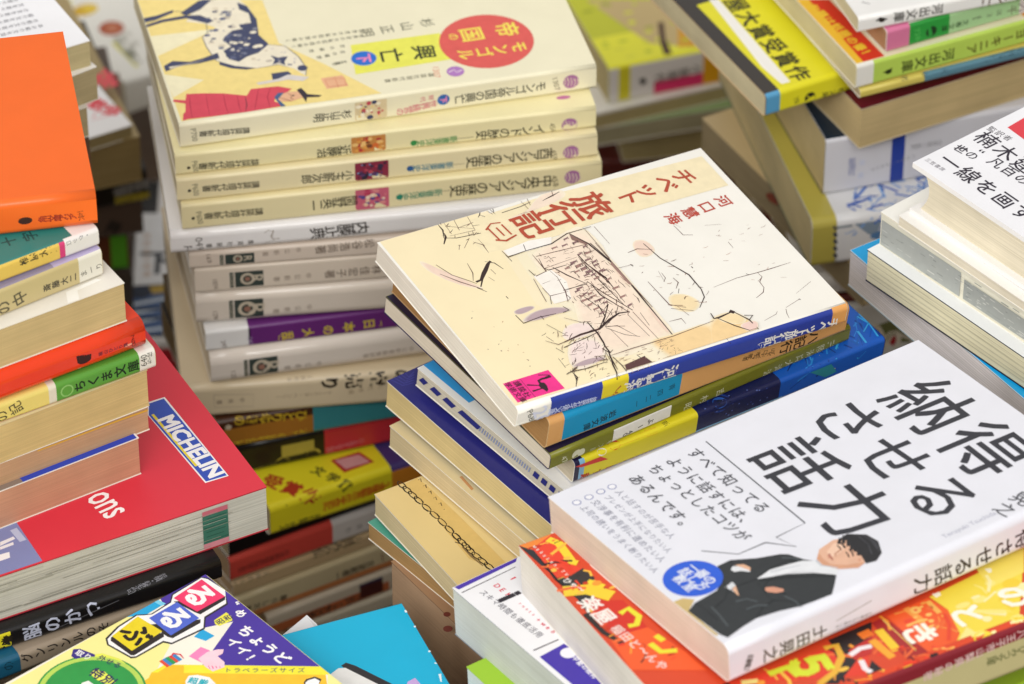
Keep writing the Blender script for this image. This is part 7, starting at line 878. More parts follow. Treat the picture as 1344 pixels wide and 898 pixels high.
('T','blurb','8a8c9c','w',4,[('h','人と話すのが苦手な人',21.9,100.1,21.4,66.8,0,0),('h','プレゼンが上手になりたい人',16.9,100.1,15.7,60.2,0,0),('h','交渉事を有利に進めたい人',11.7,100,10.8,57.2,0,0),('h','上司の誘いをうまく断りたい人',6.6,99.7,5.3,53.2,0,0)]),
('E','blurb','8a90b8','w',2,[(21.8,105,1.7,1.7),(16.9,105,1.7,1.7),(11.6,104.7,1.7,1.7),(6.3,104.6,1.7,1.7)]),
('E','blurb','efeff4','w',3,[(21.8,105,1.3,1.3),(16.9,105,1.3,1.3),(11.6,104.7,1.3,1.3),(6.3,104.6,1.3,1.3)]),
('L','speech_bubble','34343f','w',3,[(.6,[64.9,107.9,63.5,43.7,50.3,42.9,52.7,33.9,45.6,42.6,34,42.8,24.9,52.4])]),
('P','portrait','cdb377','w',2,[([0.1,33.5,3.8,33.2,6.6,30,1.1,25.8,1.6,8,.5,8.2,.1,31.6],)]),
('P','portrait','303437','w',3,[([1,25.8,5.5,28.3,15.6,29.6,20.9,33.5,24,41.4,29.7,41.6,37.9,36.7,45.7,33.7,47.9,31.8,50.4,25.9,52.5,23.4,53.6,11.1,50.2,7.4,46,3.1,38.8,3.7,33.4,4.2,25.7,6.5,17.4,7.9,10.9,6.8,3.1,4.8,3.1,4.9,2.1,7.6],)]),
('P','portrait','e4e6ea','w',4,[([30.5,26.6,37.4,28.2,43.9,27,49.4,25.6,53.2,22.7,56.7,14.4,54.1,11.3,48.5,17.2,40.6,22.5,34.9,24.7],),([26.5,36.8,28.3,38,30.6,36.2,32.1,32.8,31.1,31.5,29,33.9,26.8,34.9],)]),
('P','portrait','e3b498','w',5,[([53.9,23.3,58.1,27.5,65.2,29.1,69.1,27.6,69.3,20.5,67.8,16,66,11.1,62.3,10.1,56.6,13.7,53.4,18.7],)]),
('P','portrait','26262a','w',6,[([67.9,28.3,71.3,29,76.4,24.5,77.3,18.8,74.2,12.4,69.8,9.6,66,10.5,67.6,16.1,69.1,19.7,68.8,25.5],)]),
('P','portrait','d69f80','w',6,[([53.9,23.3,56.7,25.6,55.7,21.9,55.9,17.6,60.2,13.8,64,12.5,66,11.1,62.3,10.1,56.6,13.7,53.4,18.7],)]),
('P','portrait','efc8ae','w',6,[([59.3,24.7,64.1,27.2,66.8,26.1,65.2,22.2,60.5,20.6,58,21.3],)]),
('L','portrait','2c2220','w',7,[(.8,[65.9,26.2,66.2,24.6,65.6,22.5]),(.8,[66.4,21,66,18.8,65,16.7])]),
('L','portrait','3a2a26','w',7,[(.55,[64.3,25.6,64.3,23.9,63.8,22.2]),(.55,[64.4,20.5,64.1,18.7,63.4,17.1])]),
('L','portrait','b8795e','w',7,[(.5,[64.2,22.8,61.6,21.9,60.6,21.8,60.3,20.4])]),
('L','portrait','a85a4e','w',7,[(.7,[59.1,23,58.4,21,58,19.2])]),
('L','portrait','c88a72','w',7,[(.4,[58.3,22.8,57.6,20.8])]),
('P','portrait','d8a084','w',7,[([65.9,14.7,66.3,13.6,65,12.5,64.7,13.6],)]),
('L','portrait','26262a','w',7,[(1.2,[67.9,28.3,65.2,25.8]),(1.2,[69.9,28.8,66.7,25]),(1.2,[71,27.9,67.1,22.6]),(1.2,[70.6,25.3,66.7,20]),(1.2,[70.1,22.7,67.1,18.4]),(1.2,[69.5,19.9,66.7,15.8])]),
('L','portrait','45464c','w',7,[(.5,[75.3,24.6,75.6,20.1,74.2,14.9]),(.5,[73.4,25.2,73.2,19.1,70.7,13.5]),(.5,[76.2,22.6,75.8,17.8,73.7,13.3])]),
('L','portrait','24282b','w',5,[(.55,[30.8,26.6,26.6,27.1,22.2,27.5,17.7,25.9]),(.55,[34.9,24.1,31.3,22.4,29.1,20]),(.55,[20.8,33.4,19,27.9,15.1,23.9,9.8,22]),(.55,[50.4,25.9,45.2,28.8,38.4,29.1,31.2,27.1]),(.55,[53.5,11,47.4,15.7,39.6,21,30.8,25.1]),(.55,[33.5,4.3,32.9,9.6,33.3,14.3]),(.55,[17.5,8.1,23.2,12.1,28.7,12.8]),(.55,[29.6,41.5,28.8,38.6]),(.55,[5.5,28.3,6.3,22.7,6,14.9])]),
('L','portrait','50575b','w',5,[(.7,[17.4,14.1,21.8,13.7,24.7,11.4]),(.7,[8.7,22.9,8.2,17.2,6.9,10.3]),(.7,[32.4,12.4,33.5,7.5,33.2,3.8]),(.7,[17.2,20.3,21.1,19.2,23.1,15.6]),(.7,[44.7,31.4,47.7,29,48.9,26.6])]),
('L','portrait','c2c6cc','w',6,[(.5,[36.5,27,42.7,25.4,47.3,23.7]),(.5,[53.2,22.7,52.9,19.3,56.7,14.4])]),
('L','portrait','d0d2d6','w',6,[(.4,[36.7,24.1,43.6,21.5,48.9,17.8])]),
('P','portrait','e0b090','w',5,[([29.2,38.3,32,36.6,32.8,33.5,31.5,31.9,31.1,33.6,30,36.2],),([20.3,26.9,22.4,27.8,20.1,22.2,19.7,23.1],)]),
('P','portrait','d89a80','w',4,[([29.9,20.7,32.6,19.2,34.5,16,33.8,14.8,31.2,15.6,29.1,18,29.1,19.5],)]),
('P','portrait','d8dade','w',4,[([19,29.5,22.9,30.5,22.6,28.1,20,22.6,20,25.1],)]),
('L','portrait','2c3032','w',4,[(.6,[29.8,24.6,27.3,13.9,35.5,5.1])]),
('E','badge','2a5fd8','w',4,[(13.1,40.6,10.6,10.6)]),
('T','badge','e8ecf8','w',6,[('h','一番の',16.9,45.4,17.2,36.1,5,.03),('h','話し方',13,45.1,13.1,34.9,5,.03),('h','教室',9.1,42.7,9.2,36.9,5,.03)]),
('T','author_name','4a4b52','w',4,[('v','晃之',132.7,8.2,124,6.6,8,.01)]),
('T','author_name','b4b6c4','w',4,[('w','Teruyuki Tsuchida',96.7,6.9,120.1,7.3,2.2,0)]),
('T','title','3a3230','w',4,[('v','得させる話力',127.1,-10.2,82.4,-10.2,0,.02)]),
('T','author_name','4a4438','w',4,[('v','土田晃之',37.9,-10.9,17,-10.6,0,.02)]),
('T','subtitle','6a6058','w',4,[('v','人気者になる話し方',59.7,-12.6,45.5,-11.8,0,0)]),
('L','subtitle','a8a4a0','w',3,[(.5,[45.2,-9.2,60.4,-7.3])]),
('T','publisher_name','4a443c','w',4,[('v','双葉社',8.6,-8.4,7.3,-11.8,3,.02)]),
],
'F2': [
('P','cover_print','f08a3a','w',2,[([0.5,131.8,13.3,131.8,12.9,131.5,6.5,126,2.3,127.3],)]),
('P','cover_print','e8452e','w',2,[([2.3,127.3,12.9,131.5,11,112.5,13.2,107.7,6.7,107,1.6,107.8],)]),
('P','cover_print','2e3034','w',2,[([0.1,131.8,3.4,126.7,1.6,107.8,7.7,106.4,13.5,108.1,14.4,101.1,1.7,77.9,3.2,92.9,2.7,104.8],)]),
('L','cover_print','f2d83a','w',3,[(3.2,[10.9,129.8,13.1,125.4,12,113.1,13.3,111.7]),(2.6,[11.3,100.4,14.7,94.5])]),
('L','cover_print','f2d23a','w',3,[(6,[1,99.6,9,96.2,14.5,88.2])]),
('P','cover_print','d23228','w',2,[([4.3,91.7,16.7,84.1,16.5,66,6.1,66.9,3.3,77.7],)]),
('P','cover_print','f0602e','w',3,[([2.1,67.6,16.5,66,21.1,47,22.4,34.1,.1,47.9],),([91.2,27.4,109,29,111.4,19.5,109.3,9.5,105.7,2.7,99.8,-4.7,94.3,-5.4,91.5,-1.3,91.7,15.8],)]),
('L','cover_print','2e2a2a','w',3,[(2,[1.4,84.3,2,71.3,4.7,62.4])]),
('L','cover_print','e6e23a','w',4,[(2.4,[12.1,77.8,16,79,17,72.9,14,69.3,11.1,70.1]),(2.4,[12.8,57.4,13.8,51.4,19,49.1]),(2.4,[16.7,60.4,17.6,56.3])]),
('T','subtitle','f3e4dc','w',4,[('h','wakaten.TV',4.8,128.2,6.6,107.6,0,.03)]),
('T','title','f4eee8','w',4,[('h','ひゃ〜',5.1,104.2,6.9,97.5,0,.03),('h','楽屋',5.7,88.1,6.4,79.4,0,.04)]),
('T','author_name','f4d8d0','w',4,[('h','稲田と〜んや',6.8,70.1,10.1,44.8,0,.03)]),
('P','cover_print','e2402c','w',2,[([22.3,25.4,34,22.4,49.8,23.7,61.7,23.1,69.2,19.6,83.6,25.3,68.1,-1.8],)]),
('P','cover_print','2c2626','w',3,[([66.7,26.7,85.1,27.7,79.6,18.7,65.9,9.5,57.1,4.1,52.2,7.1,65.8,13.9],)]),
('P','cover_print','c2302c','w',4,[([69.7,18.1,80.6,20.4,75.7,12.3,68.8,12.1],)]),
('L','cover_print','e8b23a','w',4,[(2.6,[63.2,23.3,67.7,22.7,65.8,16.1,59.4,10.1,51.7,7.4])]),
('T','title','d8e23a','w',5,[('v','５',54.3,17.6,51.9,18,17,.08)]),
('L','cover_print','d8e23a','w',4,[(3,[39.5,21.2,46.9,21.1,48,14.9])]),
('L','cover_print','f0e08a','w',4,[(2.5,[29.1,22.1,34.6,19.9])]),
('L','cover_print','f07a2a','w',5,[(4,[77.2,22.5,82.1,22.8])]),
('L','title','efe6e8','w',5,[(2.2,[68.8,15.4,73.7,16.8,77.9,15.9]),(2.2,[70.6,11,69.4,6.2,70.3,3.5])]),
('P','cover_print','a82a2a','w',3,[([84.6,26.9,90.2,28,92.9,-4.8,91.5,-11.7,86,-9.3,84.6,-1.4],)]),
('L','cover_print','e8c86a','w',4,[(.5,[88.9,26.5,89.7,5.9,88.8,-3.1])]),
('L','cover_print','f2c832','w',4,[(3.4,[84.6,22.4,84.2,11.5,83.2,-.1,84.6,-5.9])]),
('L','cover_print','f2a832','w',4,[(3,[79.6,18.7,80.7,7,81.2,-4.4])]),
('P','cover_print','2c2628','w',4,[([73.7,9.1,74.3,1,72.2,-3.5,68.1,-1.8],)]),
('L','cover_print','f4a04a','w',4,[(2.6,[99.3,28.1,100.3,19.5,97.7,12.1])]),
('L','cover_print','f4b85a','w',4,[(2,[107.9,27.3,107.9,19.4])]),
('P','cover_print','f2da4a','w',3,[([109.7,29.1,152.8,34.4,130.4,-3.5,112.4,-3.9,104.7,-3.7,107.8,6,111.4,19.5],)]),
('P','cover_print','f6e890','w',4,[([111.8,7.9,112.8,.6,111,-4.1,105.4,-3.3],)]),
('P','cover_print','f6e06a','w',4,[([132.7,36.3,155.5,38.6,145.7,23.6,130.9,22.4],)]),
('T','title','fbf4e4','w',5,[('v','のとき',135.1,13.5,95.7,12.8,13,.05)]),
('P','title','fbf4e4','w',5,[([111.3,29.9,114.3,29.7,113.8,27.7,111.5,27.4],),([134.9,32.6,137.2,31.7,136.1,29.6,134.9,29.7],)]),
('R','spine_panel','8a2430','w',5,[(.2,187.8,-7,-.2)]),
('R','spine_panel','c9c08c','w',5,[(.2,187.8,-22.6,-7)]),
('T','subtitle','e8c8c4','w',6,[('v','八王子市山梨県の秘密',129.2,-4.8,90.8,-7.7,4,.02)]),
('T','publisher_name','6a7040','w',6,[('v','ひみつ文庫',130,-12,116.6,-11.7,4,0)]),
('L','cover_print','f0703a','w',3,[(.4,[7.8,119.9,7,120.7,5.4,121.1]),(.8,[6.9,110.7,4.9,114,1.1,116.6]),(1.4,[8.8,97,5.6,99.7,-.8,101.1]),(1.5,[70,13.7,64.6,18.7,55.8,22.5]),(.6,[84.8,5.5,86.3,7,86.4,7.9]),(.9,[84.4,4.4,88.1,6.2,89.7,7.3]),(.8,[92.9,.6,90.8,2.4,86.9,3.5]),(.7,[76.2,11.9,79.7,13.9,81.5,15.4])]),
('L','cover_print','c8381e','w',3,[(.4,[6.6,127.2,5.1,128.2,2.6,128.8]),(.6,[7.1,127.6,5,128.2,1.8,128.4]),(.4,[10.2,56.2,10.8,57.9,10.5,59.3]),(.5,[87.3,.4,86.3,.7,84.2,1.7])]),
('E','cover_print','f4c04a','w',3,[(11.3,116.1,1.3,1),(4,84.8,1,.9),(4,112.4,1.1,1.1),(5.5,95.6,1.4,.7),(13.4,99.3,.5,.5),(17.4,92.6,1.7,.7),(62.9,10,2.2,1.1),(18.3,16.8,2,1.4),(51.9,1.8,1.7,1.3)]),
('E','cover_print','c8381e','w',3,[(5.1,128,1.3,.8),(10,99.7,1,.9),(6.6,111.7,.9,.7),(13.9,111.6,.5,.3),(4,72.5,1.1,.9),(16.5,48.4,1.8,.8),(54.8,20.7,1.5,1.5),(73.3,1.1,.5,.3),(87,.5,1.2,1.1),(79.6,.5,.9,.4),(86.3,8.5,1.4,.8)]),
('L','cover_print','f4c04a','w',3,[(.6,[9.9,127.4,9.1,128.2,6.9,128.4]),(.3,[2.6,106.8,4.4,107,5.4,107]),(1.2,[7.6,121.1,14.5,123.9,18.8,125.7]),(.4,[6.9,80.6,9,81.1,10.2,81.2]),(1,[13.9,102.2,14.6,105,13,106.8]),(1.3,[74.5,1.8,73.1,3.6,68.7,4.3]),(1.5,[68.2,.4,70.6,4.1,69.5,7.2]),(.8,[40.6,16.9,41,21.1,39.5,24.6]),(.5,[36,12.7,36.1,14.5,34.9,15.8]),(1.3,[40.9,7.6,43.8,14.4,43.7,20])]),
('L','cover_print','f2a03a','w',3,[(.7,[3.3,115.6,4.8,118,4.7,119.7]),(.9,[4.2,55.9,7.3,60.9,8.3,65.2]),(.7,[2.4,68.3,4.9,68.8,5.6,68.6]),(1.3,[23.9,12.3,32.9,13.5,38.8,13.6]),(1.4,[46.6,3.7,43.6,7.1,37.4,9.3]),(.9,[58.8,.4,57.4,.9,53.9,1.7]),(.6,[57.2,6.4,59.1,9.2,59.7,11.6]),(1.4,[70.3,10.8,72.6,16.3,71.7,20.6]),(.7,[69,.4,66.7,1.3,62.8,2.5]),(1.1,[88.1,20.1,89.8,24.9,89.1,28.8])]),
('E','cover_print','2c2226','w',3,[(10,105,1,.4),(14.6,93.5,.4,.2),(18.7,51.4,.8,.4),(48.3,8.1,1,.6),(55.9,.5,1,.8),(23.9,23.8,1.7,.9),(57.8,6.1,.6,.4),(56.1,2.5,2.1,1),(93.4,.5,1,.8),(94.6,.5,1.2,.7)]),
('E','cover_print','f0703a','w',3,[(12.2,128,.7,.4),(4,64.9,1.9,.9),(58.8,.8,.4,.3),(81.6,16.3,1.1,1.1)]),
('L','cover_print','2c2226','w',3,[(.8,[10.3,112.1,9.4,114.3,6.8,115.8]),(1,[12.3,113.7,8.8,115.8,3,117.1]),(.4,[11.7,126.4,13.5,126.6,14.4,126.5]),(.5,[4.9,49.7,7.3,51.5,8.6,52.9]),(1,[62.9,.4,63.1,1.4,60.9,4.7]),(1.1,[64.7,15.8,65.5,20.1,63.8,23.4]),(1.4,[54.9,.4,59.2,1.1,60.3,6.7]),(.6,[85.7,.4,86.5,2.1,85.8,3.7])]),
('L','cover_print','e8402a','w',3,[(.8,[6.2,97.1,7.8,100.4,7.7,103]),(1.3,[9.1,108.8,9.7,113.6,7.4,117.3]),(.6,[4.2,98.5,5.9,100.1,6.2,101.2]),(.5,[14.6,45.9,16.1,46.2,16.6,46.1]),(1.4,[15.7,70.9,20.3,76.7,21.8,81.2]),(.9,[40.4,16.2,36.9,17.4,31.5,17.9]),(1,[87.4,9.9,83.3,10.6,76.8,10.4]),(1,[86.9,.4,85.7,.9,82.4,1.9]),(.4,[94.2,11.1,93.7,13.4,92.2,15.3])]),
('L','cover_print','e8552e','w',3,[(.7,[3.2,107.8,4.8,109.7,4.8,111.1]),(.3,[67.2,16.2,67.5,17.5,67.1,18.6]),(.6,[90.9,6.6,89.2,8,86,8.8])]),
('E','cover_print','e8552e','w',3,[(4,75.2,1.6,.6),(19.5,51.3,1,.4),(5.9,106.5,.9,.8),(4,82.5,1.3,1.3),(53.4,4.5,1.2,.9),(69.8,6.7,.7,.7),(45.5,13.4,1.1,.6),(78.9,1.2,.5,.3)]),
('E','cover_print','f2a03a','w',3,[(13.5,97.6,1.8,1.4),(51.1,7.3,1.1,.5),(34.9,18.5,1.5,1.3),(68.9,2,.8,.7)]),
('E','cover_print','e8402a','w',3,[(4,62.1,1.5,.7),(7.7,67.3,.9,.8),(23.7,18.4,.9,.8),(79.2,1,.4,.2),(82.3,13.6,1.4,1.2),(91,.5,.8,.6)]),
('E','cover_print','f4a850','w',4,[(99.4,12.9,1.2,1.2),(106,27.1,1.1,.6),(102.5,13.5,1.6,1.2),(108.4,17.4,1,.8)]),
('E','cover_print','f6c46a','w',4,[(104.2,20.6,1.2,.9),(101.6,14.3,2,.8),(103,17.1,1,1),(97.1,15.4,.7,.6),(104.2,25.7,1,.5),(99.5,21.8,.9,.6),(101.6,25.2,2.1,2),(101.5,.5,1.1,.5)]),
('L','cover_print','f4a850','w',4,[(.6,[107.6,6.9,106.4,9.9,103.9,12.2]),(.9,[101.8,.4,99.5,.9,95.1,3.2]),(.6,[99.9,25.5,97.7,26.6,94.2,27.1]),(.5,[104.5,14.5,106,16.4,106.3,17.9])]),
('L','cover_print','f6c46a','w',4,[(.8,[99.4,.4,99.6,.8,98.1,2.1]),(1.2,[102.4,18.5,99.7,19.3,94.2,19.1])]),
('L','cover_print','f0703a','w',4,[(1,[97.8,12.1,103,14.1,106,15.2]),(1,[102.9,11.9,106.2,13.9,107.1,15])]),
('E','cover_print','e84a2e','w',4,[(96.2,21.3,1.7,1.1),(101.6,25.1,.6,.6)]),
('L','cover_print','e84a2e','w',4,[(.4,[98.8,15,98.3,17.1,96.9,18.9]),(1.4,[102.3,4.6,107.3,12,109,18.1]),(1.5,[99.9,.4,99.3,1.2,95.3,4.5])]),
('E','cover_print','f0703a','w',4,[(106.5,23.7,1.3,1.2)]),
('E','cover_print','f7e684','w',4,[(117.2,18.8,2.9,1.5),(132.2,24.5,1.8,1.8),(129.4,2.8,2.6,1.8),(131.3,24.8,1.1,.7),(124,18.6,2.6,2),(113.2,2.3,3,1.3),(133,17.7,2.5,2.3),(118.3,.5,1,.7)]),
('L','cover_print','f8ecaa','w',4,[(1.2,[130.7,.4,129.8,1,126,1.7]),(1.7,[128.7,.7,126.9,6.8,121.2,11.6]),(1,[124.5,16.7,129,18.5,131.3,19.5]),(1.3,[128.9,20.6,132.7,25.5,133.5,29.2])]),
('E','cover_print','f8ecaa','w',4,[(123.5,20.5,1.9,.8),(120.2,7.8,1.8,1.6),(118.8,.5,.9,.6),(140.7,16.8,3.1,2.3)]),
('L','cover_print','f0cf3a','w',4,[(1.7,[128.2,.4,131.2,8.5,130.1,15.1]),(.9,[134.4,.4,132.8,.9,129,2.9]),(1.1,[134.6,.4,132.6,1,128.2,2.6])]),
('L','cover_print','f7e684','w',4,[(.8,[127.9,20,128.2,23.7,126.8,26.8]),(2.2,[132.2,.8,127.1,8.5,117.1,14.5])]),
('E','cover_print','f0cf3a','w',4,[(113.8,.5,3.4,2.4),(139.4,12.9,2.7,1.5),(138.4,20.5,3.3,2.7)]),
],
'F3': [
('P','cover_print','4a32a8','w',2,[([0.9,127.8,28.9,127.8,27.2,126.1,1.4,125.6],)]),
('L','cover_print','3a3440','w',3,[(.5,[1.2,123.4,25.4,123.7]),(.6,[2.3,80,13.1,79.5])]),
('T','title','d8304a','w',4,[('h','DEK',13.7,118.9,14,111.8,0,.02),('h','roots',14.3,104.8,14.4,96.5,0,.02),('h','+web',13.9,93.1,14.3,84.1,0,.02)]),
('T','title','2a2630','w',4,[('h','i',14,108.1,13.9,105.7,13,.06)]),
('L','title','d8304a','w',3,[(.8,[19.6,118.7,21.9,118.7])]),
('T','subtitle','55525e','w',4,[('h','スキマ時間も徹底活用',7.4,118.2,9.1,86.3,0,0)]),
('P','cover_print','4330a8','w',2,[([1.9,75.7,13.2,76.4,13.7,58.8,14.3,39,3,33.7,2.1,42.7],)]),
('E','cover_print','efeef6','w',3,[(11.3,71.1,3,3)]),
('T','subtitle','efeef6','w',4,[('h','中堅の教材',11.4,66.7,10.9,54.9,0,.04)]),
],
'A1': [
('E','publisher_mark','3a1a14','w',2,[(124.6,-8.9,2.6,1.6)]),
('L','publisher_mark','3a1a14','w',3,[(.9,[123,-9.7,122.8,-7.7]),(.9,[123.8,-9.6,123.6,-7.8]),(.9,[124.6,-9.6,124.4,-7.9]),(.9,[125.4,-9.5,125.3,-8]),(.9,[126.2,-9.4,126.1,-8.1])]),
('T','publisher_name','a02a1c','w',4,[('v','角川文庫アジア',130.9,-9,142.2,-9.4,3.2,.03)]),
('T','series_number','5a1a14','w',4,[('v','一九六',144.8,-7.6,145.1,-10.5,2.4,0)]),
],
'A2': [
('R','cover_print','2f7f78','w',1,[(.2,140.8,.4,105.8)]),
('R','cover_print','e6c45c','w',1,[(.2,134.5,-7.6,.4)]),
('R','cover_print','d8407a','w',2,[(134.5,136.8,-7.6,.4)]),
('R','cover_print','e9e6e2','w',1,[(136.8,150.8,-7.6,1.5),(140.8,150.8,1.5,105.8)]),
('T','author_name','3a3424','w',4,[('v','椎屋大二',119.8,-1.7,132,-1.3,0,.03)]),
('T','title','5a5a60','w',4,[('h','ロック・',138.4,-1.3,146.2,-.9,0,0)]),
('T','title','1c4a48','w',4,[('v','十字',119.8,11.3,127.9,9.8,6,.02)]),
],
'A3': [
('R','cover_print','8f86a0','w',1,[(.2,131,.4,105.8)]),
('R','cover_print','c9b884','w',1,[(.2,141,-12.2,.4)]),
('R','cover_print','e6e2d4','w',1,[(141,150.8,-12.2,.4)]),
('R','cover_print','b4a8cc','w',2,[(131,150.8,.4,105.8)]),
('T','author_name','4a4436','w',4,[('v','斎藤大二',127.3,-7.3,138.3,-7.6,0,.03)]),
('T','title','5a543e','w',4,[('v','の中',108.8,-8.6,115.7,-7.1,0,.02)]),
('T','publisher_name','5a564c','w',4,[('v','ま一り',142.9,-7.7,149.4,-7.1,0,0)]),
],
'A4': [
('P','cover_print','f7f5f0','w',1,[([139.1,6.6,152.3,7.8,159.8,-.2,136.5,.3],)]),  # gloss on the white cover, painted as a paler patch
],
'A5': [
('E','publisher_mark','3a1612','w',2,[(125.2,-7.1,2.8,1.8)]),
('L','publisher_mark','3a1612','w',3,[(.9,[122.6,-7.6,122.5,-4.1]),(.9,[123.6,-7.7,123.6,-4.4]),(.9,[124.5,-7.8,124.6,-4.6]),(.9,[125.5,-7.9,125.6,-4.9]),(.9,[126.5,-7.9,126.7,-5.2]),(.9,[127.4,-8,127.7,-5.4])]),
('T','publisher_name','7a2a3a','w',4,[('v','横山ひとり集',132,-7.1,142.5,-7.3,0,.02)]),
('T','series_number','5a1a18','w',4,[('v','７６０',145.6,-5.2,145.8,-8.7,3,0)]),
('L','cover_print','f0a890','w',3,[(.7,[122.4,-10.9,123.9,-11.2]),(.7,[142.1,-7.9,145.1,-7.8])]),
],
'A6': [
('R','cover_print','e3cf74','w',1,[(.2,106.6,-8.9,105.8)]),
('R','cover_print','ddd6c4','w',1,[(106.6,109.7,-8.9,60)]),
('R','cover_print','5a9a38','w',2,[(109.7,144.2,-8.9,60)]),
('R','cover_print','e3dfd6','w',1,[(144.2,150.8,-8.9,105.8)]),
('T','publisher_name','16280e','w',4,[('v','ちくま文庫',119.4,-4.5,141.7,-4.3,0,.03)]),
('E','publisher_mark','8abf6a','w',3,[(114,-4.7,2.7,2.7)]),
('E','publisher_mark','5a9a38','w',4,[(114,-4.7,2.1,2.1)]),
('T','series_number','5a5850','w',4,[('w','640',145.9,-6.1,146.1,-.7,0,0),('v','ち・拉',148.3,-4.8,148.6,-1.6,2.4,0)]),
('T','title','3a3626','w',4,[('v','の記',87.1,-5.8,93.1,-4.1,0,.01)]),
('L','cover_print','b83a2a','w',4,[(.5,[86.1,-8.9,116.9,-8.9])]),
],
'A8': [
('L','cover_print','d8a83a','w',3,[(.8,[104,-.9,140.1,-1.3,150.8,-1.7])]),
],
'A9': [
('R','cover_print','2c46b8','w',1,[(102.1,150.2,.2,105.8)]),
('R','cover_print','8a7a70','w',1,[(.2,102.1,.2,105.8)]),
],
'B1': [
('P','logo_panel','f2f0f0','w',2,[([191.9,67.6,198.8,67.5,200.1,12.6,190.5,13,188.4,60.8],)]),
('P','logo_panel','2f4fb4','w',3,[([191.8,66.7,198.1,66.8,199.6,13.2,191.1,13.6,188.7,60.3],)]),
('L','logo_panel','e6d23a','w',4,[(1.1,[190.2,59.9,191.8,23.6])]),
('T','logo_panel','f2f0f0','w',5,[('w','MICHELIN',193.6,55.9,196.5,15,0,.06)]),
('T','title','f2f0f0','w',4,[('w','ons',153.1,26.7,155.2,12,13,.01)]),
('P','cover_print','8088b8','w',2,[([108.1,25.1,118.5,25.3,118.2,.7,97.7,.8],)]),
('P','cover_print','e8e6ea','w',3,[([108.6,17.9,114.2,18.5,114.4,17,107.7,15.8],),([107.5,15.4,112.9,15.6,112.5,14.1,106.8,13.8],)]),
('P','cover_print','f0eef0','w',3,[([104.9,11.4,109.4,11.1,108.4,8,103.4,7.9],)]),
('P','cover_print','b8c0dc','w',3,[([114.5,22.3,117.3,22.6,117.8,14.5,115.1,14.5],)]),
('R','@edge_print','d88a94','w',1,[(183,193.5,-20.2,-17.8)]),
('R','@edge_print','3f7260','w',1,[(183,193.5,-17.8,-4.2)]),
('R','@edge_print','c86a78','w',1,[(183,193.5,-4.2,-2)]),
('R','@edge_print','2c5a4a','w',2,[(183.89,193.24,-17,-16.6),(184.32,191.64,-14.8,-14.4),(184.31,192.38,-12.6,-12.2),(183.22,192.84,-10.4,-10),(183.9,193.02,-8.2,-7.8),(184.96,192.81,-6,-5.6)]),
('R','@page_lines','8e8a7c','w',1,[(44,108.2,-16.96,-16.74),(118.7,195.4,-6.67,-6.45),(85.9,126.5,-17.38,-17.16),(143.3,172.9,-8.9,-8.68),(60.8,107.4,-4.73,-4.51),(125.4,194.4,-10.95,-10.73),(25.4,90.5,-18.06,-17.84),(109.2,167.7,-17.83,-17.61),(39,99.2,-3.29,-3.07)]),
('R','@page_lines','b0aca0','w',1,[(98.4,130.2,-7.61,-7.39),(8.3,59.5,-4.36,-4.14),(59.3,121.4,-7.19,-6.97),(116.5,156.6,-16.14,-15.92),(137.7,192.6,-8.63,-8.41),(52.4,136.7,-6.26,-6.04),(65.2,143.4,-4.43,-4.21),(10.1,40.3,-16.63,-16.41),(103.8,174.2,-5.58,-5.36),(32.7,118.2,-2.12,-1.9)]),
('R','@page_lines','a09c8c','w',1,[(130.7,189,-3.97,-3.75),(17.5,57.4,-14.45,-14.23),(17.5,88.6,-17.07,-16.85),(58.6,102.5,-16.87,-16.65),(40.7,121.9,-7.99,-7.77),(134.2,185.6,-19.62,-19.4),(111.6,190.2,-16.55,-16.33)]),
],
'B2': [
('R','spine_panel','e2d42a','w',2,[(100.4,114.4,-8.8,-.6)]),
('T','spine_panel','2a2418','w',4,[('v','養老',112.7,-4.5,111,-9.3,0,.05)]),
('T','author_name','8a8a92','w',4,[('v','装幀・養老孟司',177,2.1,162.9,-.1,3,0)]),
('T','title','b8bcd0','w',4,[('v','脳のかつ',122.9,-4.4,147.3,-2.5,0,.03)]),
('L','cover_print','5a5a60','w',3,[(.35,[130.2,-6.9,158,-2.7])]),
],
'B3': [
('R','cover_print','1c5a78','w',1,[(.2,121.1,-8.9,60)]),
('T','title','2a2420','w',4,[('v','グンリンルのそ',124,-2.1,155.9,-1.8,0,.02)]),
('T','series_number','0c2c3a','w',4,[('v','の',116.2,-2.9,116.9,-2.8,5,0)]),
],
'B4': [
('R','cover_print','8a7a66','w',1,[(.2,199,-11.8,127)]),
('L','cover_print','5a1e1e','w',3,[(.5,[199.8,17.7,199.8,17.6]),(.5,[199.8,14.2,199.8,14]),(.5,[199.8,10.7,199.8,10.5]),(.5,[199.8,7.3,199.8,6.9])]),
],
'C1': [
('P','cover_print','f6f2e4','w',1,[([188.9,181.8,244.8,181.8,244.1,108.4,225,85,136.1,162.4,150.7,181.8],)]),
('P','cover_print','f4ef9c','w',2,[([149.2,180.5,198.3,181.8,209.4,181.8,210.7,177.6,210.6,159,192.5,147.7,181.4,133.2,126.1,169.4,122.1,181.8],)]),
('P','cover_print','4a35a0','w',2,[([223.6,181.8,244.8,181.8,244.8,169.3,244.8,154.1,244.8,112.9,212.9,142.7,236.2,154.1,225.3,158.6,224.8,159,220.9,172.5],)]),
('P','cover_print','22a8e0','w',3,[([208,181.8,222.5,181.8,223.3,178.6,214.3,178.2],),([220,156.9,225,158.2,226.1,152.3,221.9,152.2],)]),
('P','cover_print','7cd0f0','w',4,[([220.8,181.8,222.7,181.8,223.5,178.3,221.5,178.3],)]),
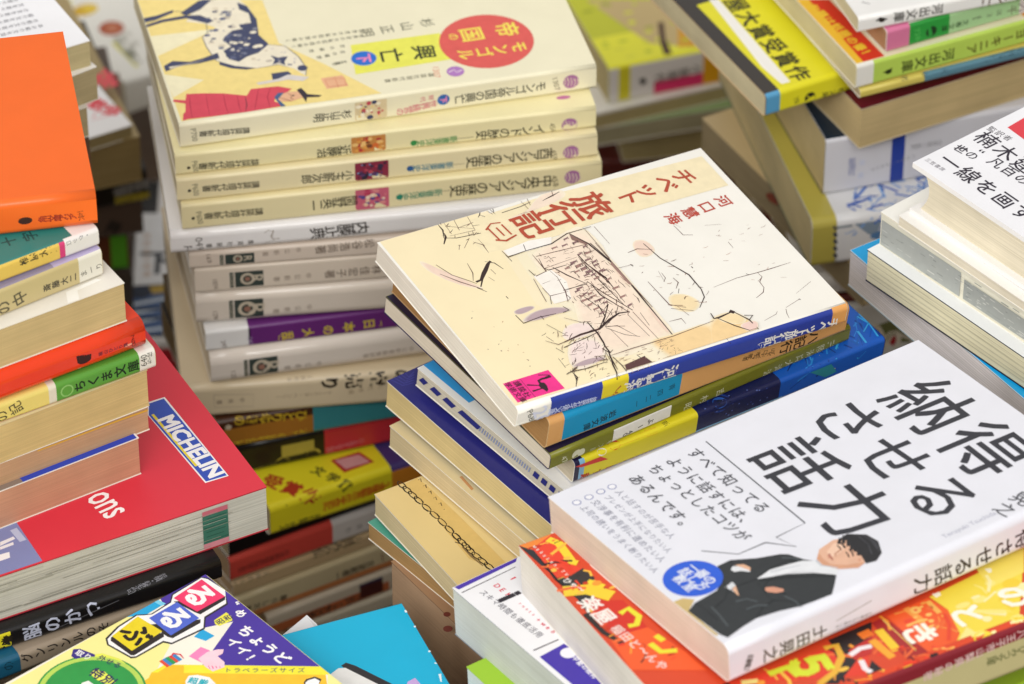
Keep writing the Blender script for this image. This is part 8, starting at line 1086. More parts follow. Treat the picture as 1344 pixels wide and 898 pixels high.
('P','logo_panel','2e2a30','w',3,[([194.9,177.6,202.2,180,211.4,180.7,213.9,178.8,216,177.4,225.3,178.1,228.4,181.1,242.6,181.8,244.4,179.4,244.8,169.9,240.7,162.9,229.8,162.3,225.7,157.6,211.3,158.9,209.5,161.7,196.9,161.6,195.3,162.6,193.1,174.2],)]),
('P','logo_panel','f6f4f4','w',4,[([195.2,176.7,202.4,179.2,211.3,180,213.5,178.3,216,176.8,225.3,177.5,228.5,180.4,242.5,181.2,243.8,179,244.8,169.8,240.5,163.7,229.7,163.1,225.6,158.4,211.8,159.6,210.1,162.5,197.4,162.3,195.9,163.3,193.8,174.1],)]),
('P','logo_panel','2a2628','w',5,[([196.7,176.6,202,176.6,212.7,165.8,211.8,164.1,197.2,163.1,196.3,163.9,195.5,175.2],),([211.8,172.9,227.8,162.8,226.5,161.3,213.6,161.3,212.6,163.2],),([226.3,177.3,242.6,166.9,241.3,165.5,229.4,165.1,228.7,167],)]),
('P','logo_panel','e8d32a','w',6,[([197.4,176.9,211.2,179.4,213,166.8,198,165.6],)]),
('P','logo_panel','5068d0','w',6,[([213.8,175.9,227.1,176.2,227.8,163.7,214,162.9],)]),
('P','logo_panel','ee3a6c','w',6,[([227.5,178.8,241.9,180.3,242.5,167,229.4,167],)]),
('T','logo_panel','f8f4f6','w',7,[('h','る',235.6,173.7,235.4,170.9,12.5,.05)]),
('T','logo_panel','f4f4fa','w',7,[('h','る',220.9,169.7,220.8,167,12.5,.05)]),
('T','logo_panel','1e1a1c','w',7,[('h','ぶ',204.9,171.6,204.8,168.8,11.5,.04)]),
('T','band_title','f6f4fa','w',4,[('h','ちょうど',236.3,146.6,237.1,126.6,0,.05),('h','イイ!',229.1,144.7,228.8,133.2,0,.05)]),
('P','band_panel','f0e83c','w',3,[([202.7,151.8,244.8,113.8,244.8,108.4,243.3,109,196.3,151.6],)]),
('P','band_panel','f6c230','w',3,[([196.3,151.6,243.5,108.8,238.1,100.7,226.6,86.7,171.2,134.9],),([203.9,150.4,207.5,146.8,200.7,138.1,187.6,149.5],)]),
('T','band_text','4a3a70','w',6,[('h','トラベラーズサイズ',218.1,134.2,238.3,116.6,2.9,0)]),
('P','picture','f78ac0','w',4,[([212,149.6,218.5,150.8,219.7,147.3,218.7,142,214.5,140.7,213.3,144.2],)]),
('P','picture','fbd0dc','w',5,[([213.8,146.3,218.7,147,222.3,145.6,224,144.2,222.3,142.6,220,142.7,219.9,138.5,218.2,136.3,213.5,137.3,213,140.8],)]),
('L','picture','ee5a90','w',6,[(.7,[214.3,140.9,213.5,138.9]),(.7,[215.2,139.9,214.6,138.3]),(.7,[216.1,138.8,215.7,137.7]),(.7,[217.1,137.8,216.8,137.1])]),
('P','picture','e0503c','w',4,[([202.1,154.6,203.4,154.5,203.7,150.1,202.2,150],),([206.2,154.4,207.5,154.3,207.8,149.9,206.3,149.7],)]),
('P','picture','3a8ac8','w',4,[([203.4,154.5,204.8,154.5,205.1,150,203.5,149.9],),([207.5,154.3,208.9,154.2,209.1,149.8,207.6,149.7],)]),
('P','picture','2f9a5a','w',4,[([204.8,154.5,206.2,154.4,206.4,150,204.9,149.8],)]),
('L','picture','d83a4a','w',5,[(.7,[206,153.1,208.6,154.5,210.2,152.4,209.8,149.8])]),
('P','subtitle_bubble','3a3088','w',4,[([179.5,177.9,182.3,180.5,184.3,179.1,186.9,172.1,183.5,170.2,179.6,176],)]),
('P','subtitle_bubble','e6ec5c','w',4,[([186.7,172.9,188.9,171.7,191.9,165.3,192.1,161.5,189.4,158.9,187.2,160.2,184.6,168,182.4,168.7],)]),
('T','subtitle','f2f0f4','w',6,[('h','取り',182.7,177,183.7,173.6,0,.03)]),
('T','subtitle','2a2660','w',6,[('h','外せる',187.2,169.4,189.2,162.8,0,.02)]),
('E','subtitle_badge','2f9a4c','w',3,[(173,157.3,20.3,20.3)]),
('E','subtitle_badge','b8d860','w',4,[(173,157.3,19.5,19.5)]),
('E','subtitle_badge','2f9a4c','w',5,[(173,157.3,17.6,17.6)]),
('P','subtitle_badge','e6ec5c','w',6,[([178.9,165.6,181.9,166.6,183.6,162.7,183.1,155.8,180.1,156,178.6,162.1],)]),
('T','subtitle','2a2660','w',7,[('h','特別',180.7,164,181.8,158.2,0,.03)]),
('P','subtitle_badge','f4f4f0','w',6,[([173.5,163.6,176.2,163,176.4,159.2,172.7,162.5],)]),
('P','subtitle_badge','f4f6f4','w',5,[([202.9,139.8,205.5,141.2,208.1,139.5,210.6,135.6,210.2,131.1,201.6,138.2],)]),
('T','subtitle','2ab0c0','w',6,[('h','超厳',205,138,207.2,134.8,0,.04)]),
('P','series_badge','f0ea4c','w',4,[([231.2,159.1,237.4,159.7,237.5,156.8,236.3,154.7,230.8,155.4,230.2,157.1],)]),
('T','series_badge','2a2660','w',5,[('h','昭和',232.5,157.1,236,156.9,0,.02)]),
('T','series_badge','f4f2f8','w',5,[('h','“め',242.5,160.1,241,155.6,0,.05)]),
('P','cover_print','e8e8f0','w',5,[([244.8,155.7,244.8,155.3,244.8,152.1,244.8,151.8],)]),
('P','picture','2e2a30','w',4,[([234.8,110.9,236.7,111.7,239.9,110.7,240.9,108,237.6,106,233.9,109.2],)]),
('P','picture','fbfbfb','w',5,[([235.1,110.3,236.7,110.7,239.3,110,239.8,107.7,237.6,106,234.3,108.8],)]),
],
'C2': [
('P','picture','2c2a2e','w',2,[([176.7,123.1,179,124,181.6,121.1,191.6,104.9,191.4,87.1,182.7,90.7,183.3,104.3],)]),
('P','picture','efeeec','w',3,[([167.1,118,175.3,122.1,177.7,121.4,185.6,108.6,188.9,98,183.7,84.4,155,96.1],)]),
('P','picture','c8a8e0','w',3,[([196.3,105.6,199.6,106.5,200.2,102.6,196.6,96.5,192,98.4],)]),
('L','cover_print','eaf6fa','w',3,[(.8,[209.8,143.1,209.8,141.7]),(.8,[209.8,133.5,209.8,132.7]),(.8,[209.8,118.6,209.8,117.7]),(.8,[209.3,111.5,209.8,110.8]),(.8,[208.8,105.1,207.7,100.9])]),
],
'G1': [
('T','author_name','4a444c','w',4,[('h','監訳者',3.1,38.9,11,39.6,0,0)]),
('T','author_name','2c2634','w',4,[('h','楠木建',7,32.5,28.1,32.3,0,.01)]),
('T','quote','5a545c','w',4,[('v','「',2.8,20.8,4.1,19.6,8,0)]),
('T','quote','2c2634','w',4,[('h','世の',5.1,20.3,10.8,20.9,0,.01),('h','“凡百の',13.2,24.5,34.3,25.2,0,.01),('h','一線を画す',9.1,11.2,49.8,10.4,0,.01)]),
('T','publisher_name','8a868c','w',4,[('h','三笠書房',2.7,5.5,10.3,5.8,0,0)]),
('P','cover_print','e0404c','w',2,[([5.9,44.5,5.1,55.5,18.5,55.8,20.9,43.6],)]),
],
'G3': [
('R','@edge_print','a8aca8','w',1,[(1,45,-14.6,-3.2)]),
('R','@edge_print','9ea29e','w',1,[(47,127,-14.4,-5.2)]),
('R','@edge_print','939894','w',2,[(95.3,96.1,-13.3,-12.9),(116.3,119.1,-12.3,-11.9),(54.4,57.4,-6.6,-6.3),(41.9,43.7,-8.1,-7.9),(123.1,126.7,-5.6,-5.4),(68.6,72.1,-13.8,-13.5),(55.5,57,-9,-8.6),(60.1,63.7,-12.8,-12.4),(100.3,104.3,-6,-5.6),(115.3,118.3,-10.1,-9.8),(126.1,127.5,-10.9,-10.5),(52.4,56.2,-3.8,-3.5),(63.2,66.1,-13.1,-12.6),(89.4,90.5,-12.8,-12.4),(42.5,43.2,-9.7,-9.4),(67,70.9,-4.6,-4.2),(122.8,125.5,-13.1,-12.9),(9.4,12.7,-7.8,-7.5),(101.4,102.1,-5.4,-5.2),(91.4,93,-13.4,-13.1),(122.3,126,-8.8,-8.5),(47.6,51.4,-12.8,-12.4),(83.7,84.4,-9.2,-8.7),(103.2,104.5,-12,-11.7),(112.5,116,-7.5,-7.1),(92.2,94,-9.8,-9.6),(1.6,5.6,-13.1,-12.8),(65.2,67.3,-12.9,-12.5),(106.8,108.5,-6,-5.5),(73.1,76.6,-3.8,-3.5),(81.9,84,-10.1,-9.9)]),
('R','@edge_print','878b88','w',2,[(70.7,73,-13.2,-12.9),(126,126.8,-11.4,-11),(94.4,98,-9.1,-8.7),(120.8,122,-12.7,-12.3),(6.5,8.2,-10.7,-10.4),(26.6,28.5,-14.4,-14),(49,50.9,-10.3,-9.9),(32.3,35.5,-10.7,-10.3),(117.3,120.8,-9.2,-8.9),(29.1,31.5,-8.7,-8.5),(111.2,114.3,-6.4,-6),(117.4,119.8,-4.8,-4.3),(69.6,70.7,-7.7,-7.2),(29.9,31.5,-6.1,-5.6),(43.8,45.2,-5.3,-5),(85.2,88.2,-4.1,-3.7),(93.3,96.8,-12.3,-12),(28.5,29.4,-5.2,-4.7),(12.4,13.4,-7.5,-7.2),(48.6,50.6,-12.5,-12.1),(84.2,87.7,-6.2,-5.8),(22.9,25.5,-6.9,-6.6),(47.1,50.1,-7.1,-6.6),(19.2,20.2,-13.7,-13.3),(121.5,124.4,-5.4,-5.1),(92.4,96,-7.6,-7.3),(53.9,54.5,-6.5,-6.1),(31.2,32.9,-14.2,-13.9),(100.3,103.6,-12.6,-12.1),(98.4,99.3,-5.9,-5.6),(2.2,4.4,-9.8,-9.5)]),
('R','@edge_print','d0d2cc','w',2,[(63.2,65.9,-9.1,-8.7),(125.7,127.5,-6.3,-5.8),(54.4,57,-13.7,-13.3),(102.6,104.6,-9.5,-9.1),(48.7,51.7,-8,-7.7),(65.8,68.7,-9.4,-9.1),(57.6,59.2,-10.4,-10),(95.4,99.3,-5.2,-4.7),(37.3,38.4,-6,-5.7),(81.7,85.6,-7.6,-7.4),(123.4,124.7,-13.3,-13.1),(56.5,58.6,-8.5,-8.1),(28.8,30.3,-12.4,-12),(77,80.8,-12.2,-11.9),(99.1,102.6,-8.8,-8.4),(125.2,127.5,-12.5,-12.3),(124.4,125.4,-5.9,-5.6),(123.3,125,-7.5,-7.1),(54.5,55.8,-10.7,-10.4),(96.8,99.5,-7.9,-7.7),(10.3,13.1,-11.5,-11.3),(27.6,30.2,-4.9,-4.4),(98.2,101.9,-11.5,-11.1),(116.9,118.9,-10.3,-9.8),(94.5,95.6,-11.8,-11.6),(27.2,31,-12.4,-11.9)]),
('R','@edge_print','c4c6c0','w',2,[(76.1,79.3,-13.7,-13.3),(3.3,6,-13.7,-13.4),(85,86.6,-8.7,-8.5),(33.7,35.7,-12.4,-12.1),(69,69.9,-10.8,-10.5),(72,72.7,-13.7,-13.2),(112.7,115.8,-14.2,-13.9),(14.8,18,-11.7,-11.4),(72.5,75.4,-12.8,-12.5),(107.6,108.4,-11.9,-11.6),(49.6,51.7,-12.7,-12.4),(75.8,77.5,-6.5,-6.2),(54.2,56.8,-11.7,-11.3),(1.4,4.4,-7.8,-7.4),(97.1,99.8,-12.9,-12.5),(109.9,112.7,-7.4,-6.9),(123.3,123.7,-9.2,-9),(77.4,81.3,-13.1,-12.8),(89.8,90.5,-11.7,-11.3),(124.9,126.8,-14,-13.6),(50.5,52,-5.5,-5.2),(71,74.4,-10.3,-10),(61,63.7,-6.6,-6.2),(17,19.4,-6.5,-6.3),(54.6,55.2,-12.4,-11.9),(59.2,60.9,-9.3,-8.9),(114.4,115,-6.7,-6.3),(117.9,121.9,-8.1,-7.6),(108.3,109.9,-7.4,-6.9),(42.3,46.1,-7.4,-7),(57.7,59.2,-6.7,-6.3),(48.5,49.4,-11.6,-11.3)]),
],
'G4': [
('R','@page_lines','8e8a72','w',1,[(.5,127.5,-2.6,-2.46),(.5,127.5,-5,-4.86),(.5,127.5,-7.4,-7.26),(.5,127.5,-9.6,-9.46),(.5,127.5,-11.2,-11.06)]),
],
'G5': [
('R','cover_print','10a8ea','w',1,[(.2,149.8,.2,209.8)]),
('R','@page_lines','a8a4a8','w',1,[(.5,149.5,-2,-1.88),(.5,149.5,-3.15,-3.03),(.5,149.5,-4.3,-4.18),(.5,149.5,-5.45,-5.33),(.5,149.5,-6.6,-6.48),(.5,149.5,-7.75,-7.63),(.5,149.5,-8.9,-8.78),(.5,149.5,-10.05,-9.93),(.5,149.5,-11.2,-11.08),(.5,149.5,-12.35,-12.23),(.5,149.5,-13.5,-13.38),(.5,149.5,-14.65,-14.53)]),
],
'K1': [
('E','publisher_mark','2a2420','w',2,[(10.6,-3.2,1.5,1.1)]),
('L','publisher_mark','2a2420','w',3,[(.8,[8,-3.2,9.6,-1.9,12.9,-3.3])]),
('T','publisher_name','33302c','w',4,[('v','河出文庫',35.4,-3.1,18.1,-3.2,0,.02)]),
('R','cover_print','e0a030','w',2,[(83,149.8,-7.5,60)]),
('T','title','5a3a14','w',4,[('v','ワンニ',73.2,-5.9,57.5,-5.5,6,.02)]),
('L','title','5a5a60','w',3,[(.4,[5.8,10.7,8.4,8.2])]),
],
'K2': [
('R','spine_panel','d87aa0','w',1,[(.2,11,-10.9,40)]),
('R','spine_panel','2f9a40','w',1,[(11,49,-10.9,1)]),
('R','spine_panel','a8cf98','w',2,[(30,64,-10.9,1)]),
('R','price_label','e8e4e0','w',3,[(64,92,-10.6,-.4)]),
('R','spine_panel','d87aa0','w',2,[(92,149,-10.9,40)]),
('E','publisher_logo','1c3a20','w',3,[(21.5,-6.4,2.6,2.6)]),
('P','publisher_logo','2f9a40','w',4,[([19.7,-4.4,21.1,-3.8,22.2,-8.2,20.5,-9.2],)]),
('T','publisher_name','2a4a2a','w',4,[('v','文春文庫',37.9,-6.7,27.7,-6.7,0,.01)]),
('T','series_number','5ac060','w',4,[('w','726',14.3,-2.8,15.6,-8.8,2.4,0)]),
('T','price_label','4a4844','w',4,[('v','は ３ 65',54.1,-6.5,42.3,-6.1,3,0)]),
('T','title','5a1e38','w',4,[('v','内千',65.5,-7,60.1,-7,5,0)]),
],
'K3': [
('P','cover_print','f0c038','w',1,[([0.1,54.6,4.8,52,11.9,.3,3.3,.2,.8,.9],)]),
('R','cover_print','b8d45c','w',1,[(8,81,-11.6,1)]),
('R','cover_print','e8e6e0','w',1,[(.2,8,-11.6,1)]),
('R','cover_print','e0982c','w',1,[(81,149.8,-11.6,20)]),
('P','paper_band','d83a26','w',2,[([4.8,52,12.6,48.4,13.8,1.1,3.8,1.1],)]),
('T','band_text','f0c838','w',4,[('h','お題は話題の書！',3.9,45.7,8.3,6.1,0,.05)]),
('E','publisher_mark','2a3418','w',2,[(15.2,-7.1,1.6,1.2)]),
('L','publisher_mark','2a3418','w',3,[(.8,[12.6,-7,16.9,-5.8])]),
('T','publisher_name','2c3418','w',4,[('v','河出文庫',43.5,-6.6,23.9,-6.8,0,.02)]),
('T','title','4a3010','w',4,[('v','ヨーキニア',78.1,-5.9,54.7,-7,0,.02)]),
],
'K4': [
('R','cover_print','5a8496','w',1,[(30,149.8,-4.1,2)]),
('T','title','1c3440','w',4,[('v','を読むひとつ',75.3,.5,58.7,.2,4,0)]),
('T','publisher_name','1c3440','w',4,[('v','文庫著',39.5,-.4,20.9,.8,3.4,0)]),
],
'K5': [
('R','cover_print','e3dc2a','w',1,[(7,149.8,-11.1,72)]),
('R','cover_print','5aa0cc','w',2,[(.3,7,-11.1,1.2)]),
('R','cover_print','3a3634','w',1,[(.4,6,1.2,104.8)]),
('P','cover_print','f2f0ec','w',3,[([14,27.7,14.2,16,14.1,4,10,4.4,8.9,18.8,13.8,73.2,17,71.6],),([15.6,72.3,17.5,71.3,14.1,4,10.5,4.1],)]),
('T','band_title','26261a','w',4,[('h','本屋大賞受賞作',22.9,75.6,20.1,7.9,0,.03)]),
('E','publisher_logo','22221a','w',3,[(21.6,-7.8,2.6,2.6)]),
('L','publisher_logo','e3dc2a','w',4,[(.6,[20.2,-6.5,22.6,-9.4])]),
('T','publisher_name','3a3a1c','w',4,[('v','文春文庫',40.4,-9.7,29,-9.1,0,.02)]),
('T','series_number','4a4a20','w',4,[('w','78',14.5,-5.6,15.4,-8.6,2.4,0)]),
],
'K7': [
('R','cover_print','2440a0','w',2,[(30,36,-28.9,-.3)]),
('T','publisher_name','8a90b8','w',4,[('v','新潮社',12.4,-13.3,12.4,-19.4,3.6,.01)]),
('T','title','8a8a92','w',4,[('v','ハルキー・メモリア',40.3,-16.5,21.6,-19.7,0,0)]),
('T','author_name','9a9aa0','w',4,[('v','河合祥一郎訳',51.4,-11.5,40,-11.5,3,0)]),
('R','cover_print','16283a','w',1,[(.2,14,.4,127.8)]),
('T','publisher_name','c8d0e8','w',4,[('v','潮書',16.8,-15.2,16.6,-21.6,3.2,0)]),
],
'K8': [
('R','cover_print','c2b452','w',1,[(.2,11,-25,147.8)]),
('P','cover_print','98a2ac','w',2,[([10.8,5.6,17.9,2.4,15.7,-24.9,9.9,-24.9],)]),
('P','cover_print','8ea0b4','w',2,[([18.8,8.2,30.9,-3.7,28.7,-13,24.9,-10.2],)]),
('P','cover_print','5a86b8','w',3,[([26.8,-10.5,31.2,-9.1,30.1,-14.4,26,-12.6],)]),
('L','cover_print','4a7ad0','w',3,[(1.1,[45.2,4,47.4,7.3,40,11.5]),(.6,[82.9,54.4,80.7,51.1,81.7,55.1]),(.8,[87.8,-6.8,88,-1.2,89.8,-4.5]),(.7,[79.7,4.9,77.7,7.7,86.5,10.7]),(1.2,[68.4,10.8,72,13.9,72.6,18]),(.7,[36.5,1.7,31.7,5.2,36.7,5.7]),(1,[88.2,.9,90.7,3.9,89.1,-1.1]),(1.2,[58.5,51.2,58.8,52.6,59.1,53.8]),(1,[66.9,16.5,71.1,19.9,74.5,19.9]),(.9,[76.6,16.3,80.1,18.9,70.2,23.4]),(.6,[36.8,57.8,31,63.4,32.8,63.5]),(.9,[25.7,31.1,23.3,33.7,18.2,39]),(1.2,[62.8,68.2,61.3,71,71.7,71.8]),(.6,[46.5,60,40.9,62.8,45.8,58.3]),(.5,[23.5,37.2,19.2,39.3,27.7,41.1]),(1,[23.7,65.3,25.7,68,19.4,66.3]),(.8,[38.2,-17.4,33,-16.9,46.4,-12.2]),(1,[82.4,48.8,78.3,52.9,83.5,52.8]),(1.2,[75,-5.6,80.3,-6.2,78.5,2]),(.6,[53.9,-17.3,58,-17.5,56.6,-16.2]),(1,[18,50.9,18.8,50.9,22.9,54.8]),(1.2,[30.2,-8,36,-10.2,31.9,-1.1]),(1.3,[48.3,48.9,46.9,51.7,43.7,54.5]),(1.2,[60.8,-19.3,61.7,-20.1,66.7,-19.3]),(1.2,[77.2,60.1,79.9,57,70.1,65.1]),(1.3,[26.7,40.2,25.7,36.7,29.5,40.9]),(1.2,[32.5,-5.6,29.3,-3.4,27.7,-5.4]),(.9,[34.4,44.2,38.5,48.7,37.7,49.9]),(1.3,[61.9,-11.1,64,-9.5,68.8,-11.6]),(1.1,[26.6,21.5,24.7,20,26.3,20.8]),(1.1,[88.1,-6.9,82.1,-4.9,86.9,-1.4]),(.9,[82.2,58.7,84.7,55.1,84.7,65.4]),(.9,[58.6,-5.9,54.9,-.8,63,.9]),(1.2,[88.3,16.5,88.9,14.9,94.3,16]),(.7,[88.6,39.7,93.3,45.2,90.4,47.5]),(.9,[74.4,31.1,78.7,37,71.8,35.3]),(1.1,[39.9,45.1,34.2,41.9,47,43.1]),(1.4,[75.5,3.1,75.1,3.9,75.6,10.8]),(.8,[59.3,54.5,63.7,53.3,61.7,55.4]),(1.2,[64.8,33.3,65,32.2,68.6,40.1]),(1.1,[20.4,45.6,21.4,49.2,25.1,53.8]),(1.1,[45.9,-14.3,40.5,-15.2,41.3,-8.2]),(1.1,[65.3,-7.9,67.6,-7.4,74.1,-7.5]),(1.4,[36.4,-8.5,38.4,-7.7,36.5,-1.6]),(.8,[52.7,-.3,57.5,5.1,51.5,-.9]),(1.2,[88.3,12.2,86.4,10.3,81.5,21.1]),(1.3,[24.8,13.9,22.9,12.4,32.2,22.4])]),
('L','cover_print','88b0e8','w',3,[(.9,[65.4,-19.5,61.3,-18.6,58.9,-21]),(.8,[55.3,-11.1,54.2,-14.6,47.6,-8.4]),(.9,[26.6,64.9,24.4,70.9,32.6,72.3]),(1.1,[21.6,-6.4,23,-4.9,26.8,-1.9]),(.5,[53.8,.2,55.1,-3.1,62.3,3.2]),(.7,[52.3,46.3,51,52.1,48.6,44.8]),(1.1,[41.5,37.6,35.9,37.6,41.7,36.2]),(1.3,[55.4,16.4,59.3,22.3,53.7,22.9]),(1.2,[43.7,15.1,40.7,19.7,47.3,20.1]),(.7,[73.8,46,69.5,45.9,80.9,53.8]),(.9,[19.6,-9.4,17.9,-10.1,20.1,-8.4]),(.6,[35.5,5.8,32.6,4.4,38,4.1]),(.8,[48,41.4,52.3,41.4,47.2,43]),(1.3,[51.8,-11.8,54.3,-9.2,59.4,-6.2]),(1.4,[67.4,-16.2,73.2,-12.9,71.4,-8.7]),(1.4,[57.8,-7.1,58.3,-6.3,54.8,-4.2]),(.6,[19.2,-7.3,15.1,-8.6,12.9,.9]),(.6,[60.4,-1.5,57.4,-2.2,54.9,5.7]),(1,[50,68.2,51.1,66.8,54,75.5]),(.7,[34.8,1.3,39.3,7.2,36.1,4.5]),(.9,[24.3,-16.9,20.8,-20.4,30.3,-18.4]),(.6,[73.8,-17.9,68.6,-15.5,80.7,-18.7]),(1.2,[58.3,52.6,55.4,58,64.2,56.8]),(1,[85.7,47.9,82.6,44.5,84.9,54.2]),(1.1,[71.7,40.9,70.7,41.8,68,39.6]),(1.2,[63.7,-8.1,64.9,-10.4,66.7,-1]),(1,[76.2,53.3,73.8,52.9,69.1,61.6]),(.9,[30.1,10.9,32.5,9.6,34.4,10.7]),(1.3,[70.9,44.8,76.8,46,68.5,44.4]),(1.2,[35.2,13.7,35.1,9.9,35.2,22.5]),(.9,[34.4,44.2,31.5,47.4,31.9,49.6]),(.7,[60.7,68.2,55.2,64.5,62.4,67.4]),(1,[76.1,-13.3,75,-8.6,84.4,-10.4]),(1,[71,26,65.4,30,64.3,34.6]),(1.1,[69.6,11.4,73.5,10.6,74.9,20.1]),(1.4,[25.6,47.3,20,51.2,17.9,47.8]),(.7,[77.7,48.9,79.2,46.4,77.7,57.8]),(.5,[27.6,8.4,29.9,11.2,27.8,12.2]),(.7,[35.3,-1.4,36.5,-1.7,29.9,5.1]),(.6,[32.5,-15.1,32.6,-9.2,41,-11.7]),(1.3,[27.2,36.2,22,37.4,24.6,43.8]),(1.2,[84.2,-17.7,87.8,-14.1,82.7,-9]),(1.3,[46,31.9,50.2,29.7,46.5,36.7]),(.9,[47.5,-8.6,51.1,-2.7,43.6,-10]),(.6,[74.3,38.3,75.5,37,73.9,46.8]),(1.2,[51.5,6.7,46.1,8.9,50.7,10.5])]),
('L','cover_print','3a64c0','w',3,[(1.4,[64.8,58.2,70.8,57.9,70.7,65.2]),(.6,[39.7,-13.7,42,-16.7,37.1,-12.9]),(1.1,[41.6,53,44.4,51.1,45.1,51.7]),(1.2,[23.4,5.8,18,9.1,24.2,10.2]),(.6,[26.9,36.4,28.4,38.7,20.4,44.3]),(.5,[75.9,46,71.3,42.4,72.7,49.3]),(.7,[43,-14.3,46.6,-16.6,40.4,-10.3]),(1.3,[54.6,15.3,52,19,61.2,23.2]),(.7,[48.5,10.3,52.4,9.3,54.9,17.2]),(1.1,[75.8,-11.1,81.6,-11,78.9,-11.1]),(.5,[51.5,24.9,53.5,30.6,51.7,24.7]),(.8,[63.1,66.8,57.9,72.3,56.6,69.9]),(1.4,[37.1,-2,41.8,3.3,41.2,3.9]),(1,[48.6,42.5,42.7,45.5,57.3,47.1]),(1.4,[30.5,-2,25.3,3.5,32.9,5.7]),(.5,[40.9,49.7,38.2,50.4,49.9,53.7]),(1.2,[29.6,30.1,26.6,26.7,37,30.9]),(1.4,[71.8,22.8,70.4,23.2,71.8,27.3]),(.8,[62.9,69.2,61.9,73.1,67.4,69.2]),(.7,[57.3,22.7,58,26.2,52.1,26.8]),(.8,[35.7,-2.2,30.3,-5,33.1,4.6]),(.8,[63.9,66.4,64.1,71,65.3,72.7]),(1.2,[36,14.7,35.5,19.5,41.7,12.8]),(.9,[34.1,-13,29.1,-15.9,41.8,-4.4]),(1.3,[60.6,68.6,56.4,74.4,56,75.5]),(1.1,[78.8,-2.3,79.4,-3.8,76.6,.9]),(.6,[62.8,-2.1,65.8,-4.9,55.9,-3.5]),(.9,[87.1,23.3,84.4,25.8,85.6,29.6]),(1.2,[61.8,45.3,58.9,48.3,68.2,48.9]),(1.4,[71.3,48.6,74.8,51.2,75.9,52.3]),(.9,[22.1,10.8,24.1,16.8,23,16.3]),(1,[62.9,-2.7,67.9,3,66.4,-4]),(1.1,[57.1,-15.4,63,-18.4,56.7,-12.3]),(1.1,[63.3,12.3,66.1,16.9,62.5,20.9]),(.5,[30.7,-2.1,33.1,-4.4,25.3,6.6]),(1.3,[20.2,3.9,17.6,7.4,28.7,11]),(.8,[72.8,6.4,71,8.9,73.4,9.7]),(1.1,[89.3,59.2,86.1,55.4,83.2,66.9]),(.9,[89.8,53.4,90.7,56,93.8,57.4]),(.7,[38.2,-18.4,41,-13.8,45,-19.3]),(1.4,[80,56.7,82.8,54.4,80.5,63.2]),(.8,[32,69.3,33.5,66.4,38.9,68.6]),(1.1,[52,22.6,56,19.5,44.6,28.2]),(.5,[30.8,19,36.2,21,35,18.7]),(.9,[21.4,31.9,21.9,37.7,20.2,30.6]),(1,[50.6,52.4,54,54.6,57.4,51.9]),(.5,[45,-13.4,49.2,-17,40.6,-10.3]),(.7,[44.1,45.2,48.1,48,36.6,43.8]),(.6,[28.7,13.1,33,11.9,22.4,12.4]),(.8,[45.8,30.1,45,27,47.7,33.6]),(.9,[78.5,16.4,78,17,77.1,16.5]),(.7,[71.5,35.8,76.4,35.5,64.8,44.3]),(.7,[69,51.8,72.8,54,75.9,53.1]),(1.1,[50.1,25.2,47.9,22.2,56.7,30.7]),(1.3,[21.1,34.8,22.6,35.3,25.6,42.3]),(1.1,[66.8,24.6,62.8,26.8,62.8,25.9])]),
